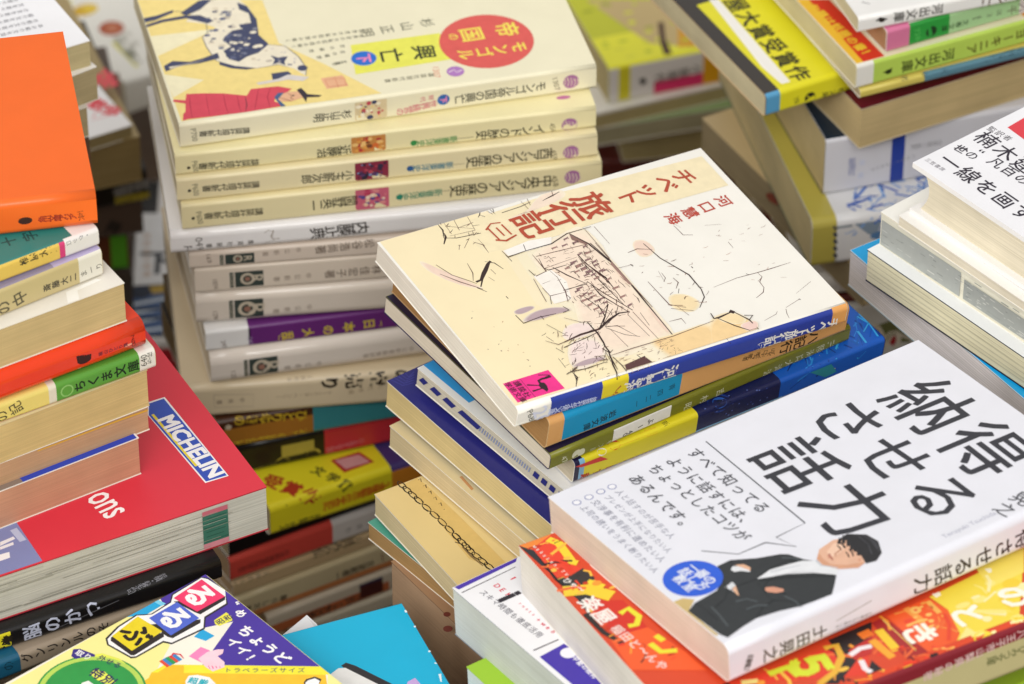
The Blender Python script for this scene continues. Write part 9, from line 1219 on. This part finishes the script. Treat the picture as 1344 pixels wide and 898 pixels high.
('L','cover_print','6a9ae0','w',3,[(1.3,[51.9,-15.1,46,-17.8,54,-11.3]),(.9,[40.9,67.1,42.8,66,38.6,70.1]),(.6,[56.2,39.4,58.7,36.5,55.8,38.8]),(1.3,[77.7,26,75,24.1,78.6,29.9]),(1.1,[57.7,.1,54,6,57.3,3]),(1.3,[62,53.6,64.4,52.3,60.2,60.4]),(1.3,[33.4,58.1,27.7,62.2,30.3,56.9]),(.9,[49.7,11.6,54.2,12.3,45.8,15.7]),(1.2,[41.2,-8.4,39.5,-6.7,37.5,-10.2]),(1.3,[26.4,3.1,30.8,1,28.1,11.3]),(.8,[64.9,42,65.3,46.3,66.8,46]),(.6,[35.3,-2.9,30.3,-2.3,38.6,.6]),(1.1,[79.2,55.7,79.3,53.7,82.5,56.3]),(.5,[29.1,67.7,26.8,66.7,33.5,71]),(.9,[75.4,38.6,77.3,44.1,75.9,39.4]),(1,[60.6,56.7,64.4,56.7,67,57.1]),(.9,[19,33.4,24.7,35,13.2,40.3]),(.7,[41.1,63.8,41.2,65.2,47.6,67.8]),(.7,[65.6,22.8,68.2,28,68.3,27.3]),(.5,[33.9,52.4,38.8,57.8,36,51.1]),(.5,[59.2,23.1,62.3,28.5,65.3,21.6]),(.9,[54.4,16.4,55,14.3,61,16.1]),(.7,[59.6,12.5,57,13,54.8,12.5]),(1.1,[81.3,45.3,76.4,43.8,76.3,44.7]),(1.1,[65.1,26.6,69.9,24.4,61.4,26.7]),(1.2,[23.5,54.3,24.5,56.8,27.3,52.4]),(.9,[45.8,-10.7,47.8,-13.8,43.4,-4.5]),(.5,[64.5,-10.1,62.1,-12.1,65.9,-11.4]),(.9,[49.9,58.5,53.9,58.5,54.6,63.4]),(1.2,[64.9,34.7,69,38.8,59.7,35.1]),(1,[41.9,26.1,39.7,26.2,45.6,26.3]),(1.1,[62.1,60.5,68.1,65.4,62,66.8]),(1.4,[25.3,69.5,23,72.3,22.3,75.1]),(.5,[70.1,29.8,72,27.3,69.6,33.2]),(1.3,[42.1,30.6,38.3,30.4,45.7,33.7]),(.7,[48.4,61.6,48.2,64.4,46.7,65.2]),(1.1,[32.2,31.5,29,32.3,31.9,31]),(1.4,[65.9,29,71.4,27.9,60.5,33.3]),(1.4,[65.1,16.9,63.3,16.4,73.6,21.5]),(.9,[27.4,50.1,30.1,50,26.2,55.8]),(1.2,[46.1,-13.6,45.6,-14.1,44.3,-8.5]),(1,[54.2,13,51.4,14.6,52.1,16.2]),(1,[44.6,3.1,39.1,1.6,50.5,8.4]),(1.1,[52,49.7,55.5,51.3,51.8,49.9]),(1.2,[85.4,-3.3,80.5,.4,90.1,.7]),(.9,[75.6,50.4,72.4,52.5,82.1,57.4]),(.6,[28.6,7.5,27.6,4.7,35.4,12.2]),(1.3,[61.5,-19.3,65.9,-15.1,55.1,-13.1]),(1.1,[48.7,22.6,54.7,19.5,45.6,30.4]),(1.3,[30.7,39.7,32.4,38.9,27.6,48.2]),(.6,[21.5,11.6,21.5,11.9,25.4,19.7]),(.6,[79,39.2,74.4,42.7,75.9,40.6]),(.8,[35,42.6,36.9,39.7,39.2,51.4]),(.9,[70.6,38.2,71.4,42,68.7,38.9]),(1.4,[42.5,43.9,41.9,49,42.6,44]),(1.2,[23.8,61.4,29.1,60.8,24.8,67.3]),(.7,[45.8,11.7,46.2,13.9,48.6,10.5]),(1.3,[63.6,-1.3,61,2.2,69.5,1.7]),(1.1,[51.9,58.1,54.4,54.6,52.3,57.1]),(1.3,[78.4,22.2,83,25.6,72.5,29.6]),(.9,[37.8,-9.8,41.2,-11.3,36.9,-3.7])]),
('L','cover_print','4a4c54','w',3,[(1.6,[9.7,-3.3,10.7,-5.6]),(1.6,[9.9,-7,10.9,-9.3]),(1.6,[10.1,-10.7,11.1,-13]),(1.6,[10.2,-14.4,11.2,-16.7]),(1.6,[10.4,-18.1,11.4,-20.5]),(1.6,[10.6,-21.8,11.6,-24.2])]),
],
'K9': [
('E','cover_print','6a2a20','w',2,[(-3.9,67.7,2.4,5)]),
],
'K10': [
('R','cover_print','d8602a','w',2,[(18.6,187.8,-10.8,20)]),
('L','cover_print','b8b4ae','w',3,[(.6,[14.5,.5,15,-2.9,15.7,-7.6])]),
],
'K12': [
('R','cover_print','e6e6e0','w',1,[(.2,187,-33,40)]),
('P','cover_print','7a7e4a','w',2,[([29.5,-13.9,37.9,-11.3,46.7,-15.3,48.3,-24.7,29.9,-21.9],)]),
('L','picture','efe6d2','w',4,[(1.3,[36.5,-25.5,36.3,-21.5,38.3,-17.9,41.5,-17.7,43.3,-21.3,42.9,-25.2,40.8,-26.2]),(1.3,[37.8,-25.4,38,-22.5,39.7,-19.4,41.8,-19.8,42.3,-23.8]),(1.3,[28.5,-15.7,30.5,-13.4,33.2,-13.8,35,-17.4,36.3,-20.9]),(1.3,[29.7,-17.9,31.7,-14.9,33.9,-15.9,34.5,-18.6]),(1.3,[41.5,-18.1,44.9,-20.9,48.2,-22.7])]),
('P','picture','b8202c','w',3,[([38,-23.1,39.4,-20.1,41,-19.6,41.8,-23.1,40.3,-25.8],)]),
('P','picture','4a1c20','w',3,[([30.7,-17.4,32.8,-15.7,33.5,-18.5,31.9,-20.2],)]),
],
'M1': [
('R','paper_band','eeec3a','w',1,[(.3,48.8,-.8,26)]),
('R','paper_band','ece7e2','w',2,[(.3,48.8,-21,-.8)]),
('R','paper_band','e6dc36','w',3,[(5.3,11.2,-20.8,-.8)]),
('R','paper_band','e63a72','w',3,[(23.4,48.8,-20.6,-13)]),
('R','cover_print','e8a81c','w',1,[(48.8,151.8,-21,105)]),
('P','cover_print','c9b27c','w',2,[([9.3,59.3,19.5,31.5,25.9,14.1,36.8,8.1,44.5,7.4,52.8,12.9,61.5,30.5,60.5,42.2],)]),
('P','cover_print','dca024','w',3,[([44.6,24.9,47.9,10.8,50.4,3.5,37.8,6.4],)]),
('P','picture','4a2c20','w',4,[([36,29.7,38.6,28.8,34.1,13.6,33.4,-.6,38.7,-5.3,35.7,-8.8,29.2,-.8,30.6,11.1],)]),
('P','picture','3a3430','w',4,[([15.8,-9.8,18.4,-9.2,19.8,-12.5,16.9,-13.7],)]),
('E','cover_print','c8d030','w',3,[(23.1,7.7,1.9,1.7),(5.4,20.9,1.9,1.4),(5.1,17.3,2,1),(14.4,19.8,2.8,1.2),(30.6,48.6,1.2,1.3),(43.9,27.1,2.4,1.5),(46.4,18.4,1.9,1.3),(50.9,53.2,2.6,1.6),(43.5,11.2,2.6,1.2)]),
('E','cover_print','a8b028','w',3,[(55.9,12.9,1.7,1.2),(30.5,26.8,2.8,.9),(44.7,42.4,2.8,1.5),(6.7,49.6,2.9,1.2),(17.8,51.8,1.7,1.3),(34,11.5,1.7,1.7),(16.3,53.4,1.8,.9),(34.8,58.9,2.9,.9)]),
('E','cover_print','dcdc40','w',3,[(52.1,55.7,1.6,.6),(28.8,23.2,2.3,1.2),(13.5,6.2,3,.7),(24.7,15.6,1.4,1.8),(51.8,18.9,2.4,1.7),(43.3,3.3,1.7,.7),(25.1,42.2,2.5,1.1),(52.6,26,2.2,1),(12.9,53.5,1.7,1.2),(44.9,35.4,1.1,.8),(10.3,13.7,2.8,.7),(23.9,33.5,2,2),(30.7,15.9,1.3,1.6)]),
('T','band_text','5a5048','w',4,[('v','小説現代',45.2,-10.9,26.3,-11.5,6,.02)]),
],
'M2': [
('R','cover_print','e8e4da','w',1,[(.3,187,-1.2,127)]),
],
'H1': [
('T','blurb','7a7a80','w',4,[('v','本の紹介文を並べた',146.8,19.6,125.7,21.8,0,.01),('v','の紹介文を並べた長',146.7,24,125.7,26.3,0,.01),('v','紹介文を並べた長い',146.5,28.5,125.7,30.9,0,.01),('v','介文を並べた長い文',146.3,33,125.7,35.5,0,.01),('v','文を並べた長い文章',146.2,37.4,125.7,40.1,0,.01),('v','を並べた長い文章で',146,41.9,125.7,44.8,0,.01)]),
],
'N0': [
('E','picture','d0a828','w',2,[(15.8,67.8,7,5)]),
('E','picture','e0c040','w',3,[(18.6,67.2,4,4)]),
('E','picture','a8502e','w',2,[(18.8,46,6.4,6.4)]),
('E','picture','c07a5a','w',3,[(19.3,46,3,3)]),
('P','picture','ece8a8','w',2,[([10.5,82.7,15,79.7,7.4,64.7,6.2,70.5],)]),
('T','title','8a8a78','w',4,[('v','おいしい暮らし',17,35.2,14.5,14.2,7,.03)]),
('L','picture','d8d03a','w',3,[(1.6,[13.1,34.6,12.4,9.1])]),
('T','author_name','a8a498','w',4,[('v','物語',22.2,36.6,21.3,27.4,5,0)]),
],
'N1': [
('T','title','e0505a','w',4,[('h','文学',192.5,42.8,191.9,37.4,11,.05)]),
('T','subtitle','e0505a','w',4,[('h','散歩',181,22.3,184.5,14.8,9,.05)]),
('L','title','eab0b4','w',3,[(.8,[173.4,12.6,185.3,11.6]),(.8,[174.8,13.9,180.5,21.2])]),
],
'N3': [
('T','title','9a9a9a','w',4,[('v','歴史群像',185.8,-8.4,174.7,-9.9,6,.03)]),
('T','subtitle','b8a83a','w',4,[('v','新装改訂版',186.1,-15.5,175,-15.5,6,.04)]),
],
'N4': [
('T','title','2a2624','w',4,[('v','時代',174.3,-13.7,172.9,-15.9,7,.03)]),
],
'N5': [
('R','cover_print','6a3a24','w',1,[(.2,187,-23.8,127)]),
('R','cover_print','5fae2e','w',2,[(179.3,187,-23.8,60)]),
],
'P1': [
('R','cover_print','16161a','w',1,[(.2,10,.4,127.8)]),
('P','picture','e9ebee','w',1,[([0.1,101.1,22.5,100.7,33,38.9,1.1,41.9],)]),
('P','picture','3a5888','w',2,[([0.4,34.7,33,38.9,37.3,-.3,.6,.3],)]),
('P','picture','10203a','w',3,[([1.5,42.5,19.3,44,7.1,32.2,.5,32.3],)]),
('P','picture','b8982e','w',4,[([8.8,41.8,23.3,43.9,22.9,37.9,10.5,35.7],)]),
('L','picture','c8d4e0','w',4,[(2.4,[1.8,27.5,16.2,32,29.2,25.8]),(2.4,[1.1,20.3,14.7,24.3,31.3,16.3]),(2.4,[2.6,12.6,16.8,17.7,32.7,9.1]),(2.4,[1.8,5.5,19,9.4,33.7,2.7])]),
('L','picture','101c30','w',4,[(2,[3.1,23.3,21.9,24.7]),(2,[2.7,16.1,24,17.6]),(2,[8.4,3.1,30,3.3])]),
('T','title','1c2430','w',4,[('h','下',12.4,60.5,13.8,60.5,20,.04)]),
('T','subtitle','c8a890','w',4,[('v','世界史の物語',5.8,82.2,7.3,51.5,4,.02)]),
('T','title','d0303c','w',4,[('h','画文集',13.7,-12.8,32.4,-14,17,.06)]),
],
}
DECALS = {k: [tuple(h[:5]) + tuple(x) for h in v for x in h[5]] for k, v in DECALS.items()}
# ------------------------------------------------------------------ the books: name, label, spine side, cover, pages, spine radius, extras
PB, HB = 'paperback_book', 'hardcover_book'
g4 = dict(group='cream history paperbacks in the middle pile'); gw = dict(group='pale slim paperbacks with a small black emblem on the spine')
SPEC = {
'D1': (PB, 'cream paperback with a spotted horse and red robed figure, topping the middle pile', 'front', 'efe9cb', 'ddd3b4', 1.5, g4),
'D2': (PB, 'cream paperback with an orange spine picture, second in the pile under the horse cover', 'front', 'eee4b4', 'ddd3b4', 1.4, g4),
'D3': (PB, 'cream paperback with a dark purple red spine picture, third from the pile top', 'front', 'ece0b6', 'ddd3b4', 1.4, g4),
'D4': (PB, 'cream paperback with a pink picture on its spine, lowest of the four cream spines', 'front', 'ece0b2', 'd8ceb0', 1.4, g4),
'D5': (PB, 'glossy white paperback directly beneath the four cream spined books', 'front', 'eeecec', 'e9e2d4', 3.2, dict(finish='gloss')),
'D6': (PB, 'thin grey white paperback with spine emblem, right under the glossy white one', 'front', 'd8cabc', 'd2c4ac', 1.5, gw),
'D7': (PB, 'pale paperback with a black spine emblem, second of the emblem spines from the top', 'front', 'dccfbf', 'd2c4ac', 1.5, gw),
'D8': (PB, 'thick pale paperback with emblem spine, resting on the purple banded one', 'front', 'e0d5c8', 'd2c4ac', 4.5, dict(gw, finish='gloss')),
'D9': (PB, 'white paperback wearing a purple band with yellow lettering', 'front', 'ecebea', 'd8ccb6', 1.6, {}),
'D10': (PB, 'pale paperback with emblem spine, just under the purple banded one', 'front', 'e4dacf', 'd2c4ac', 5, dict(gw, finish='gloss')),
'D11': (HB, 'wide cream book with big black spine lettering under the emblem paperbacks', 'front', 'd9c8a8', 'cdbb98', 3, {}),
'D12': (PB, 'paperback with half brown and half teal spine, yellow lettering', 'front', '5a4420', 'b8a684', 2.5, {}),
'D13': (PB, 'paperback with half black and half dark red spine and a pale oval', 'front', '1c1814', 'b8a684', 2.5, {}),
'D14': (PB, 'paperback with a wide bright yellow band, low in the middle pile', 'front', '6a4a28', 'c8b898', 3, {}),
'D15': (PB, 'black paperback under the yellow banded one', 'front', '161314', 'b8a684', 2, {}),
'D16': (PB, 'paperback with a red and white spine and black top cover, low between piles', 'front', '1a1616', 'b89a78', 2.5, {}),
'D17': (PB, 'thin tan paperback directly beneath the red and white spine', 'front', 'd8bc90', 'c8aa84', 1.5, {}),
'D18': (PB, 'cream paperback with an orange lower spine, low in the shadow', 'front', 'e2d2a8', 'c8aa84', 2, {}),
'D19': (PB, 'cream spined paperback with a dark red square picture near its end', 'front', 'ecdfc8', 'c8aa84', 2, {}),
'D20': (PB, 'pale thin paperback lowest of the spines, just above the bright blue cover', 'front', 'f0e6ce', 'c8aa84', 2, {}),
'E1': (PB, 'paperback with an ink drawing of a hillside palace, red title and pink badge', 'front', 'f3f0e8', 'e6e0d4', 2.3, dict(edge='f6f4ee')),
'E2': (PB, 'paperback with a blue and peach spine and browned pages, beneath the palace drawing', 'front', 'dcb27a', 'a98152', 2.4, dict(edge='c9a87c')),
'E3': (PB, 'thin olive green spined paperback with a white price label', 'front', '7a7a22', 'd9cfbd', 1.6, dict(edge='2a2450')),
'E4': (PB, 'paperback with a yellow band and a deep blue sea cover', 'front', '1a2458', 'c8bda8', 1.8, dict(finish='gloss')),
'E5': (PB, 'paperback with navy slanted stripes printed across its page edges', 'front', 'e6e6e6', 'cdc6b4', 1.8, {}),
'E6': (PB, 'navy blue covered paperback with cream pages in the centre pile', 'front', '24246c', 'd9c38c', 1.8, {}),
'E7': (PB, 'cream covered paperback beneath the navy one', 'front', 'd8c69a', 'd8c59c', 1.5, {}),
'E8': (PB, 'tan covered paperback with a black chain drawing on its cover', 'front', 'dcc48a', 'dccba0', 1.5, {}),
'E9': (PB, 'thin teal covered paperback with brown pages, under the chain drawing', 'front', '4e9a86', 'b4905e', 1.5, {}),
'E10': (HB, 'thick brown book low in the centre pile with small red marks on its pages', 'front', 'a07e60', 'b8987a', 1.5, dict(edge='8a6a50')),
'E11': (HB, 'thick dull brown book at the foot of the centre pile', 'front', '7a5c44', '94745a', 1.5, dict(edge='8a6a50')),
'F1': (PB, 'white paperback with large black title and a man in a dark suit, front right', 'front', 'e7e8f1', 'dccbbe', 3.2, dict(edge='efe6de')),
'F2': (PB, 'thick paperback with a fiery red, orange and yellow cover under the white titled one', 'front', 'd84a2a', 'dedad6', 3, {}),
'F3': (PB, 'thick white and purple covered paperback with red latin title at the bottom edge', 'front', 'eeeef2', 'c8ccca', 2, dict(edge='8a9098')),
'F4': (PB, 'lime green covered book peeping out at the bottom of the front right pile', 'front', '9cc832', 'd0d8d4', 1.5, dict(edge='9cc832')),
'A1': (PB, 'plain bright orange paperback on top of the left pile', 'front', 'f0691e', 'd9c9a8', 2.8, dict(edge='f0691e')),
'A2': (PB, 'paperback with a yellow, pink and white spine and teal cover, under the bright orange one', 'front', 'e6e0d6', 'c9b78e', 1.6, {}),
'A3': (PB, 'paperback with a khaki and white spine and mauve cover in the left pile', 'front', 'c8ba8a', 'c9b78e', 1.8, {}),
'A4': (PB, 'white covered paperback with its cream page edges facing out, left pile', 'back', 'e9e4da', 'd0b886', 1.5, {}),
'A5': (PB, 'red orange paperback with a rounded glossy spine and black leaf mark, mid left pile', 'front', 'e8401a', 'd0b88a', 4.2, dict(finish='gloss', edge='e8401a')),
'A6': (PB, 'paperback with a green and yellow spine and black lettering, left pile', 'front', 'd9cd92', 'c9b178', 2, {}),
'A7': (PB, 'thick block of cream page edges below the green and yellow spine', 'back', 'd8c8a0', 'd2b880', 1.5, dict(edge='c8b080')),
'A8': (PB, 'paperback with pinkish brown page edges and a thin yellow cover line', 'back', 'e6dcc0', 'c39c7a', 1.5, {}),
'A9': (PB, 'blue covered paperback with pink brown page edges lying on the red guidebook', 'back', 'ecebea', 'c8977a', 1.5, {}),
'B1': ('guidebook', 'thick red guidebook with a blue logo panel and streaked page edges', 'back', 'd83244', 'd9d5c8', 1.5, dict(pagekind='pagelines', edge='b82a3a', c=.5)),
'B2': (PB, 'black spined paperback with silver lettering beneath the red guidebook', 'front', '141214', 'a89a88', 2.2, {}),
'B3': (PB, 'grey brown spined paperback with a blue end, second under the red guidebook', 'front', '9a8a78', 'a89a88', 2.2, {}),
'B4': (PB, 'grey brown book third under the red guidebook, half hidden by the magazine', 'front', '8a7a66', 'a89a88', 2, {}),
'C1': ('travel_magazine', 'colourful travel magazine with big block letters on red, blue and yellow tiles', 'back', 'f4ef9c', 'e8e4e0', 1, dict(cat='magazine', edge='e8e4f0')),
'C2': ('cyan_booklet', 'bright cyan covered book with a white and black picture, bottom edge of the photo', 'back', '0fb2dc', 'e0e0e0', 1, dict(finish='gloss', edge='c8eaf4')),
'G1': (HB, 'white hardcover with black mincho lettering and a red square, top of the right pile', 'right', 'f1f1f6', 'e6dcc4', 2.5, dict(hard=1, edge='eeecea', concave=4.0)),
'G2': (PB, 'thin white book with cream pages just under the white hardcover', 'right', 'f0eeea', 'e8dfca', 1.5, {}),
'G3': (PB, 'thick paperback with grey print across its page edges in the right pile', 'right', 'f0efe9', 'e8e5d4', 1.5, dict(edge='f0ead8')),
'G4': (PB, 'book with pale yellow pages divided by thin dark lines, dark cover edges', 'right', 'eef0f0', 'ece6c6', 1.5, dict(edge='20243a', c=.5)),
'G5': (PB, 'wide cyan covered book with white pages at the base of the right pile', 'right', 'f4f4f4', 'f0eaea', 1.5, dict(edge='a8b8c0', c=.5)),
'K1': (PB, 'white paperback with an orange spine end, topmost in the back right pile', 'front', 'edecea', 'd9cba6', 1.8, dict(finish='gloss')),
'K2': (PB, 'small paperback with a pink and green spine and brown pages, back right', 'front', 'dcd6d0', 'b08a66', 1.6, {}),
'K3': (PB, 'paperback with a lime and orange spine and a red band on its yellow cover', 'front', 'e6dfc0', 'd6c99c', 1.6, {}),
'K4': (PB, 'slim paperback with a slate blue spine below the lime and orange one', 'front', 'd0c060', 'b8a684', 1.4, {}),
'K5': (PB, 'paperback with a bright yellow prize band and black cover edge, back right', 'front', '3a3634', 'd6cba8', 2.2, dict(edge='d8b890')),
'K6': (HB, 'maroon covered book with its cream fore edge facing out, back right', 'back', '6c1a2a', 'cdb686', 1.5, dict(edge='d8ccb0')),
'K7': (HB, 'thick white spined book with a blue stripe and dark navy cover edge', 'front', 'd8d8e0', 'd2bf8e', 2, dict(edge='1c3040')),
'K8': (HB, 'white book with blue and grey pattern and a gold cloth edge', 'front', 'e8e8ea', 'd2c294', 4, dict(edge='3a5a50')),
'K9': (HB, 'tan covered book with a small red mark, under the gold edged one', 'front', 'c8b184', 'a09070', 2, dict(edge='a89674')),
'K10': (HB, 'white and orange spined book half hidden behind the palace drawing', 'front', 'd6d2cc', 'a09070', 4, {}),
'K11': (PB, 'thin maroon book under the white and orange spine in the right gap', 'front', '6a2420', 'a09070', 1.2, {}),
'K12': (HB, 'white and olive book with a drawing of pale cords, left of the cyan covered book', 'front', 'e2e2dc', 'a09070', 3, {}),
'M1': (PB, 'blurred paperback with a lime yellow and white band and pink bar, far back', 'front', 'c8cc30', 'c0b080', 2, {}),
'M2': (PB, 'blurred book with brown page edges under the lime banded one', 'back', 'd8d0c0', 'b8a878', 1.5, {}),
'M3': (PB, 'blurred thin book with grey green page edges far back', 'back', '8aa06a', 'a8a080', 1.5, {}),
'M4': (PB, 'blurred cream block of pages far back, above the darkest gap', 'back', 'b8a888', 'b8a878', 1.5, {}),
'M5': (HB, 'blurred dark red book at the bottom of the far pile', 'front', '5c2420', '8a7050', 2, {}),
'H1': (PB, 'white covered paperback with lines of small grey print, behind the orange one', 'back', 'f2f2f6', 'cdbf92', 1.5, {}),
'H2': (PB, 'paperback with tan page edges second in the pile behind the orange one', 'back', 'eeeae4', 'c0b088', 1.5, {}),
'H3': (PB, 'paperback with tan page edges third in the pile behind the orange one', 'back', 'e2dcd2', 'c0b088', 1.5, {}),
'N1': (PB, 'thin white covered book with red lettering, between left and middle piles', 'back', 'f0eeee', 'a8966a', 1.5, {}),
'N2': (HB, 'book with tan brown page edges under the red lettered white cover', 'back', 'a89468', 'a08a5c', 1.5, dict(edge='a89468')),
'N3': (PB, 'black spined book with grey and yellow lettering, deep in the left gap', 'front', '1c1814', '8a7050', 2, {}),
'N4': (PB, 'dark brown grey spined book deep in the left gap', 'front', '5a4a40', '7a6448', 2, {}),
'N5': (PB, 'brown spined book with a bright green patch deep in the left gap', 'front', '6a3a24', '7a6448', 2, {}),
'N0': (PB, 'blurred white book with yellow and brown round pictures, far back left', 'front', 'e6e4dc', 'd0c8b0', 2, {}),
'P1': (PB, 'white book with a black cover edge, blue sea photo and red spine lettering', 'front', 'e8e6e4', 'c8bc9c', 4, {}),
}
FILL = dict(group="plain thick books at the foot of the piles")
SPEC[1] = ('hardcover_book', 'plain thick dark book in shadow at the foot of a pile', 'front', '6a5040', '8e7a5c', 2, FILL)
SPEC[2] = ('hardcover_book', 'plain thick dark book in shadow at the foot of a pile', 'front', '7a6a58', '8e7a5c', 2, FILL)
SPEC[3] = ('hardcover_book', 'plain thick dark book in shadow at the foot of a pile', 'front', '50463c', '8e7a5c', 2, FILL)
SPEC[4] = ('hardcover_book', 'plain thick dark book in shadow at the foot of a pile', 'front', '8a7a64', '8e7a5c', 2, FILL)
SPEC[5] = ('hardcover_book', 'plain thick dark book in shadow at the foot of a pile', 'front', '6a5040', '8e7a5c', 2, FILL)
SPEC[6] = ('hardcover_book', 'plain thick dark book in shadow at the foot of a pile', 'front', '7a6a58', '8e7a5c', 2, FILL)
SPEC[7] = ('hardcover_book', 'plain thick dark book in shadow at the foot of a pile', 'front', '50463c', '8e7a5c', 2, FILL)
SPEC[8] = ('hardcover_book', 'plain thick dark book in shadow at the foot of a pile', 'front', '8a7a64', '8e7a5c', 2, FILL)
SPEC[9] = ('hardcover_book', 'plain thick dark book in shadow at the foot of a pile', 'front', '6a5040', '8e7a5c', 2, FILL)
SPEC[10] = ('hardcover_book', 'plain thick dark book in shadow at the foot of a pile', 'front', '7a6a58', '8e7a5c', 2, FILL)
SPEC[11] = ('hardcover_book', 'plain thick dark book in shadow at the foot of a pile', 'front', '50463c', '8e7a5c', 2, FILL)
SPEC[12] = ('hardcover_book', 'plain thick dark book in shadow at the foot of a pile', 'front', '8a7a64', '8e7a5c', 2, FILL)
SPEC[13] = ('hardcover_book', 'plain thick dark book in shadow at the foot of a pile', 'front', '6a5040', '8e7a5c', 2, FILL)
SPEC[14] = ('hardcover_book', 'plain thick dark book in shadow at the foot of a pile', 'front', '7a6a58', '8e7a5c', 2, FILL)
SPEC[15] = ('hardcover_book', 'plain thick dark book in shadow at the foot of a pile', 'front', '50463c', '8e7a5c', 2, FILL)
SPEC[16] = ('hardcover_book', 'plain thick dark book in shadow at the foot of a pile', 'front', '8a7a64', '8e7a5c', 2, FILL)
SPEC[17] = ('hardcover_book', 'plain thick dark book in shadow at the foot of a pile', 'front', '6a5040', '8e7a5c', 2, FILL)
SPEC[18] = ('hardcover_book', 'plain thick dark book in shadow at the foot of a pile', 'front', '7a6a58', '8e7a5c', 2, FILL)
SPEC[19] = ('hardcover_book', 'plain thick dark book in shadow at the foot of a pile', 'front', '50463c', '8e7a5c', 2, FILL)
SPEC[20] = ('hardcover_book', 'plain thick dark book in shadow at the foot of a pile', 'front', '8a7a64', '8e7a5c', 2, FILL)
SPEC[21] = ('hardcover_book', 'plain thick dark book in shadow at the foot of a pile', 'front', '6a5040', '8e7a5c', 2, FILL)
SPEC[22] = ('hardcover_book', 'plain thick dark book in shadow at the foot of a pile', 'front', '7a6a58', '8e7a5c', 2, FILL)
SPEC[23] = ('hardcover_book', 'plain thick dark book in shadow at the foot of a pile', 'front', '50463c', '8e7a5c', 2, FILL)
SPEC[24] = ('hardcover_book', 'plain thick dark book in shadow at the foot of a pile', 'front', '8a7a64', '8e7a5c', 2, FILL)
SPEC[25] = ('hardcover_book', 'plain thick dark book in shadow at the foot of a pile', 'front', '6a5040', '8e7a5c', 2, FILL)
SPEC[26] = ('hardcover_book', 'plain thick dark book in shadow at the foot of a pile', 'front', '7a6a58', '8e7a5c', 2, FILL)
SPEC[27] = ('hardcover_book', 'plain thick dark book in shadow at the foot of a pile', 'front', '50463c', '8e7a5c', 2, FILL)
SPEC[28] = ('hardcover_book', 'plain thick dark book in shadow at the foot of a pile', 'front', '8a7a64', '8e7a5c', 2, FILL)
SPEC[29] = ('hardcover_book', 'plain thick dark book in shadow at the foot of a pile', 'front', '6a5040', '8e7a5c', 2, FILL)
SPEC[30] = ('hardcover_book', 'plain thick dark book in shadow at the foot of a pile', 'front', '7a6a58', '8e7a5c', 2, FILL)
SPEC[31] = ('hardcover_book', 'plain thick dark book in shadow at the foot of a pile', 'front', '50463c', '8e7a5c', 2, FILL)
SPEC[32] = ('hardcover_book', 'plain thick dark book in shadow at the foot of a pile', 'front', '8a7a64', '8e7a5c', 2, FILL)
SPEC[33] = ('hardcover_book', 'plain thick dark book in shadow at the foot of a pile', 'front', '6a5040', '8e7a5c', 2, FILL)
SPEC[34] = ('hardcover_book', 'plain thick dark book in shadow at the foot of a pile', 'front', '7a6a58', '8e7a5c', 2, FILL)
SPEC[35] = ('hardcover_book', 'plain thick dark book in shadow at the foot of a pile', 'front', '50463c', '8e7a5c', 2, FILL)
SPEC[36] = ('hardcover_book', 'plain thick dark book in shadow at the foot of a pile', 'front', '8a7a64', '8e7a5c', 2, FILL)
SLIP = [(-91.5, -119.3), (-77.5, -102.5), (-73.6, -106.4), (-69.2, -119.3)]
SLIP_Z = 234
TABLE_Z = 20
# ------------------------------------------------------------------ the table the piles stand on
bm = bmesh.new()
bmesh.ops.create_grid(bm, x_segments=1, y_segments=1, size=1.6)
table = link_mesh('table_top', bm, None, [mat('6a5644', 'board')])
table.location = (0, .2, TABLE_Z * MM); table['kind'] = 'structure'
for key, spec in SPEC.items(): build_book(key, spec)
# ------------------------------------------------------------------ a loose slip of paper by the cyan booklet
bm = bmesh.new()
quad_ = [(x * MM, y * MM) for x, y in SLIP]
lo = [bm.verts.new((x, y, SLIP_Z * MM + (.0012 if i == 1 else 0))) for i, (x, y) in enumerate(quad_)]
hi = [bm.verts.new((x, y, (SLIP_Z + .25) * MM + (.0012 if i == 1 else 0))) for i, (x, y) in enumerate(quad_)]
bm.faces.new(lo[::-1]); bm.faces.new(hi)
for i in range(4): bm.faces.new((lo[i], lo[(i + 1) % 4], hi[(i + 1) % 4], hi[i]))
slip = link_mesh('paper_slip', bm, None, [mat('e6e6ea', 'matte')])
slip['label'] = 'small loose white paper corner sticking out behind the cyan booklet'; slip['category'] = 'paper'
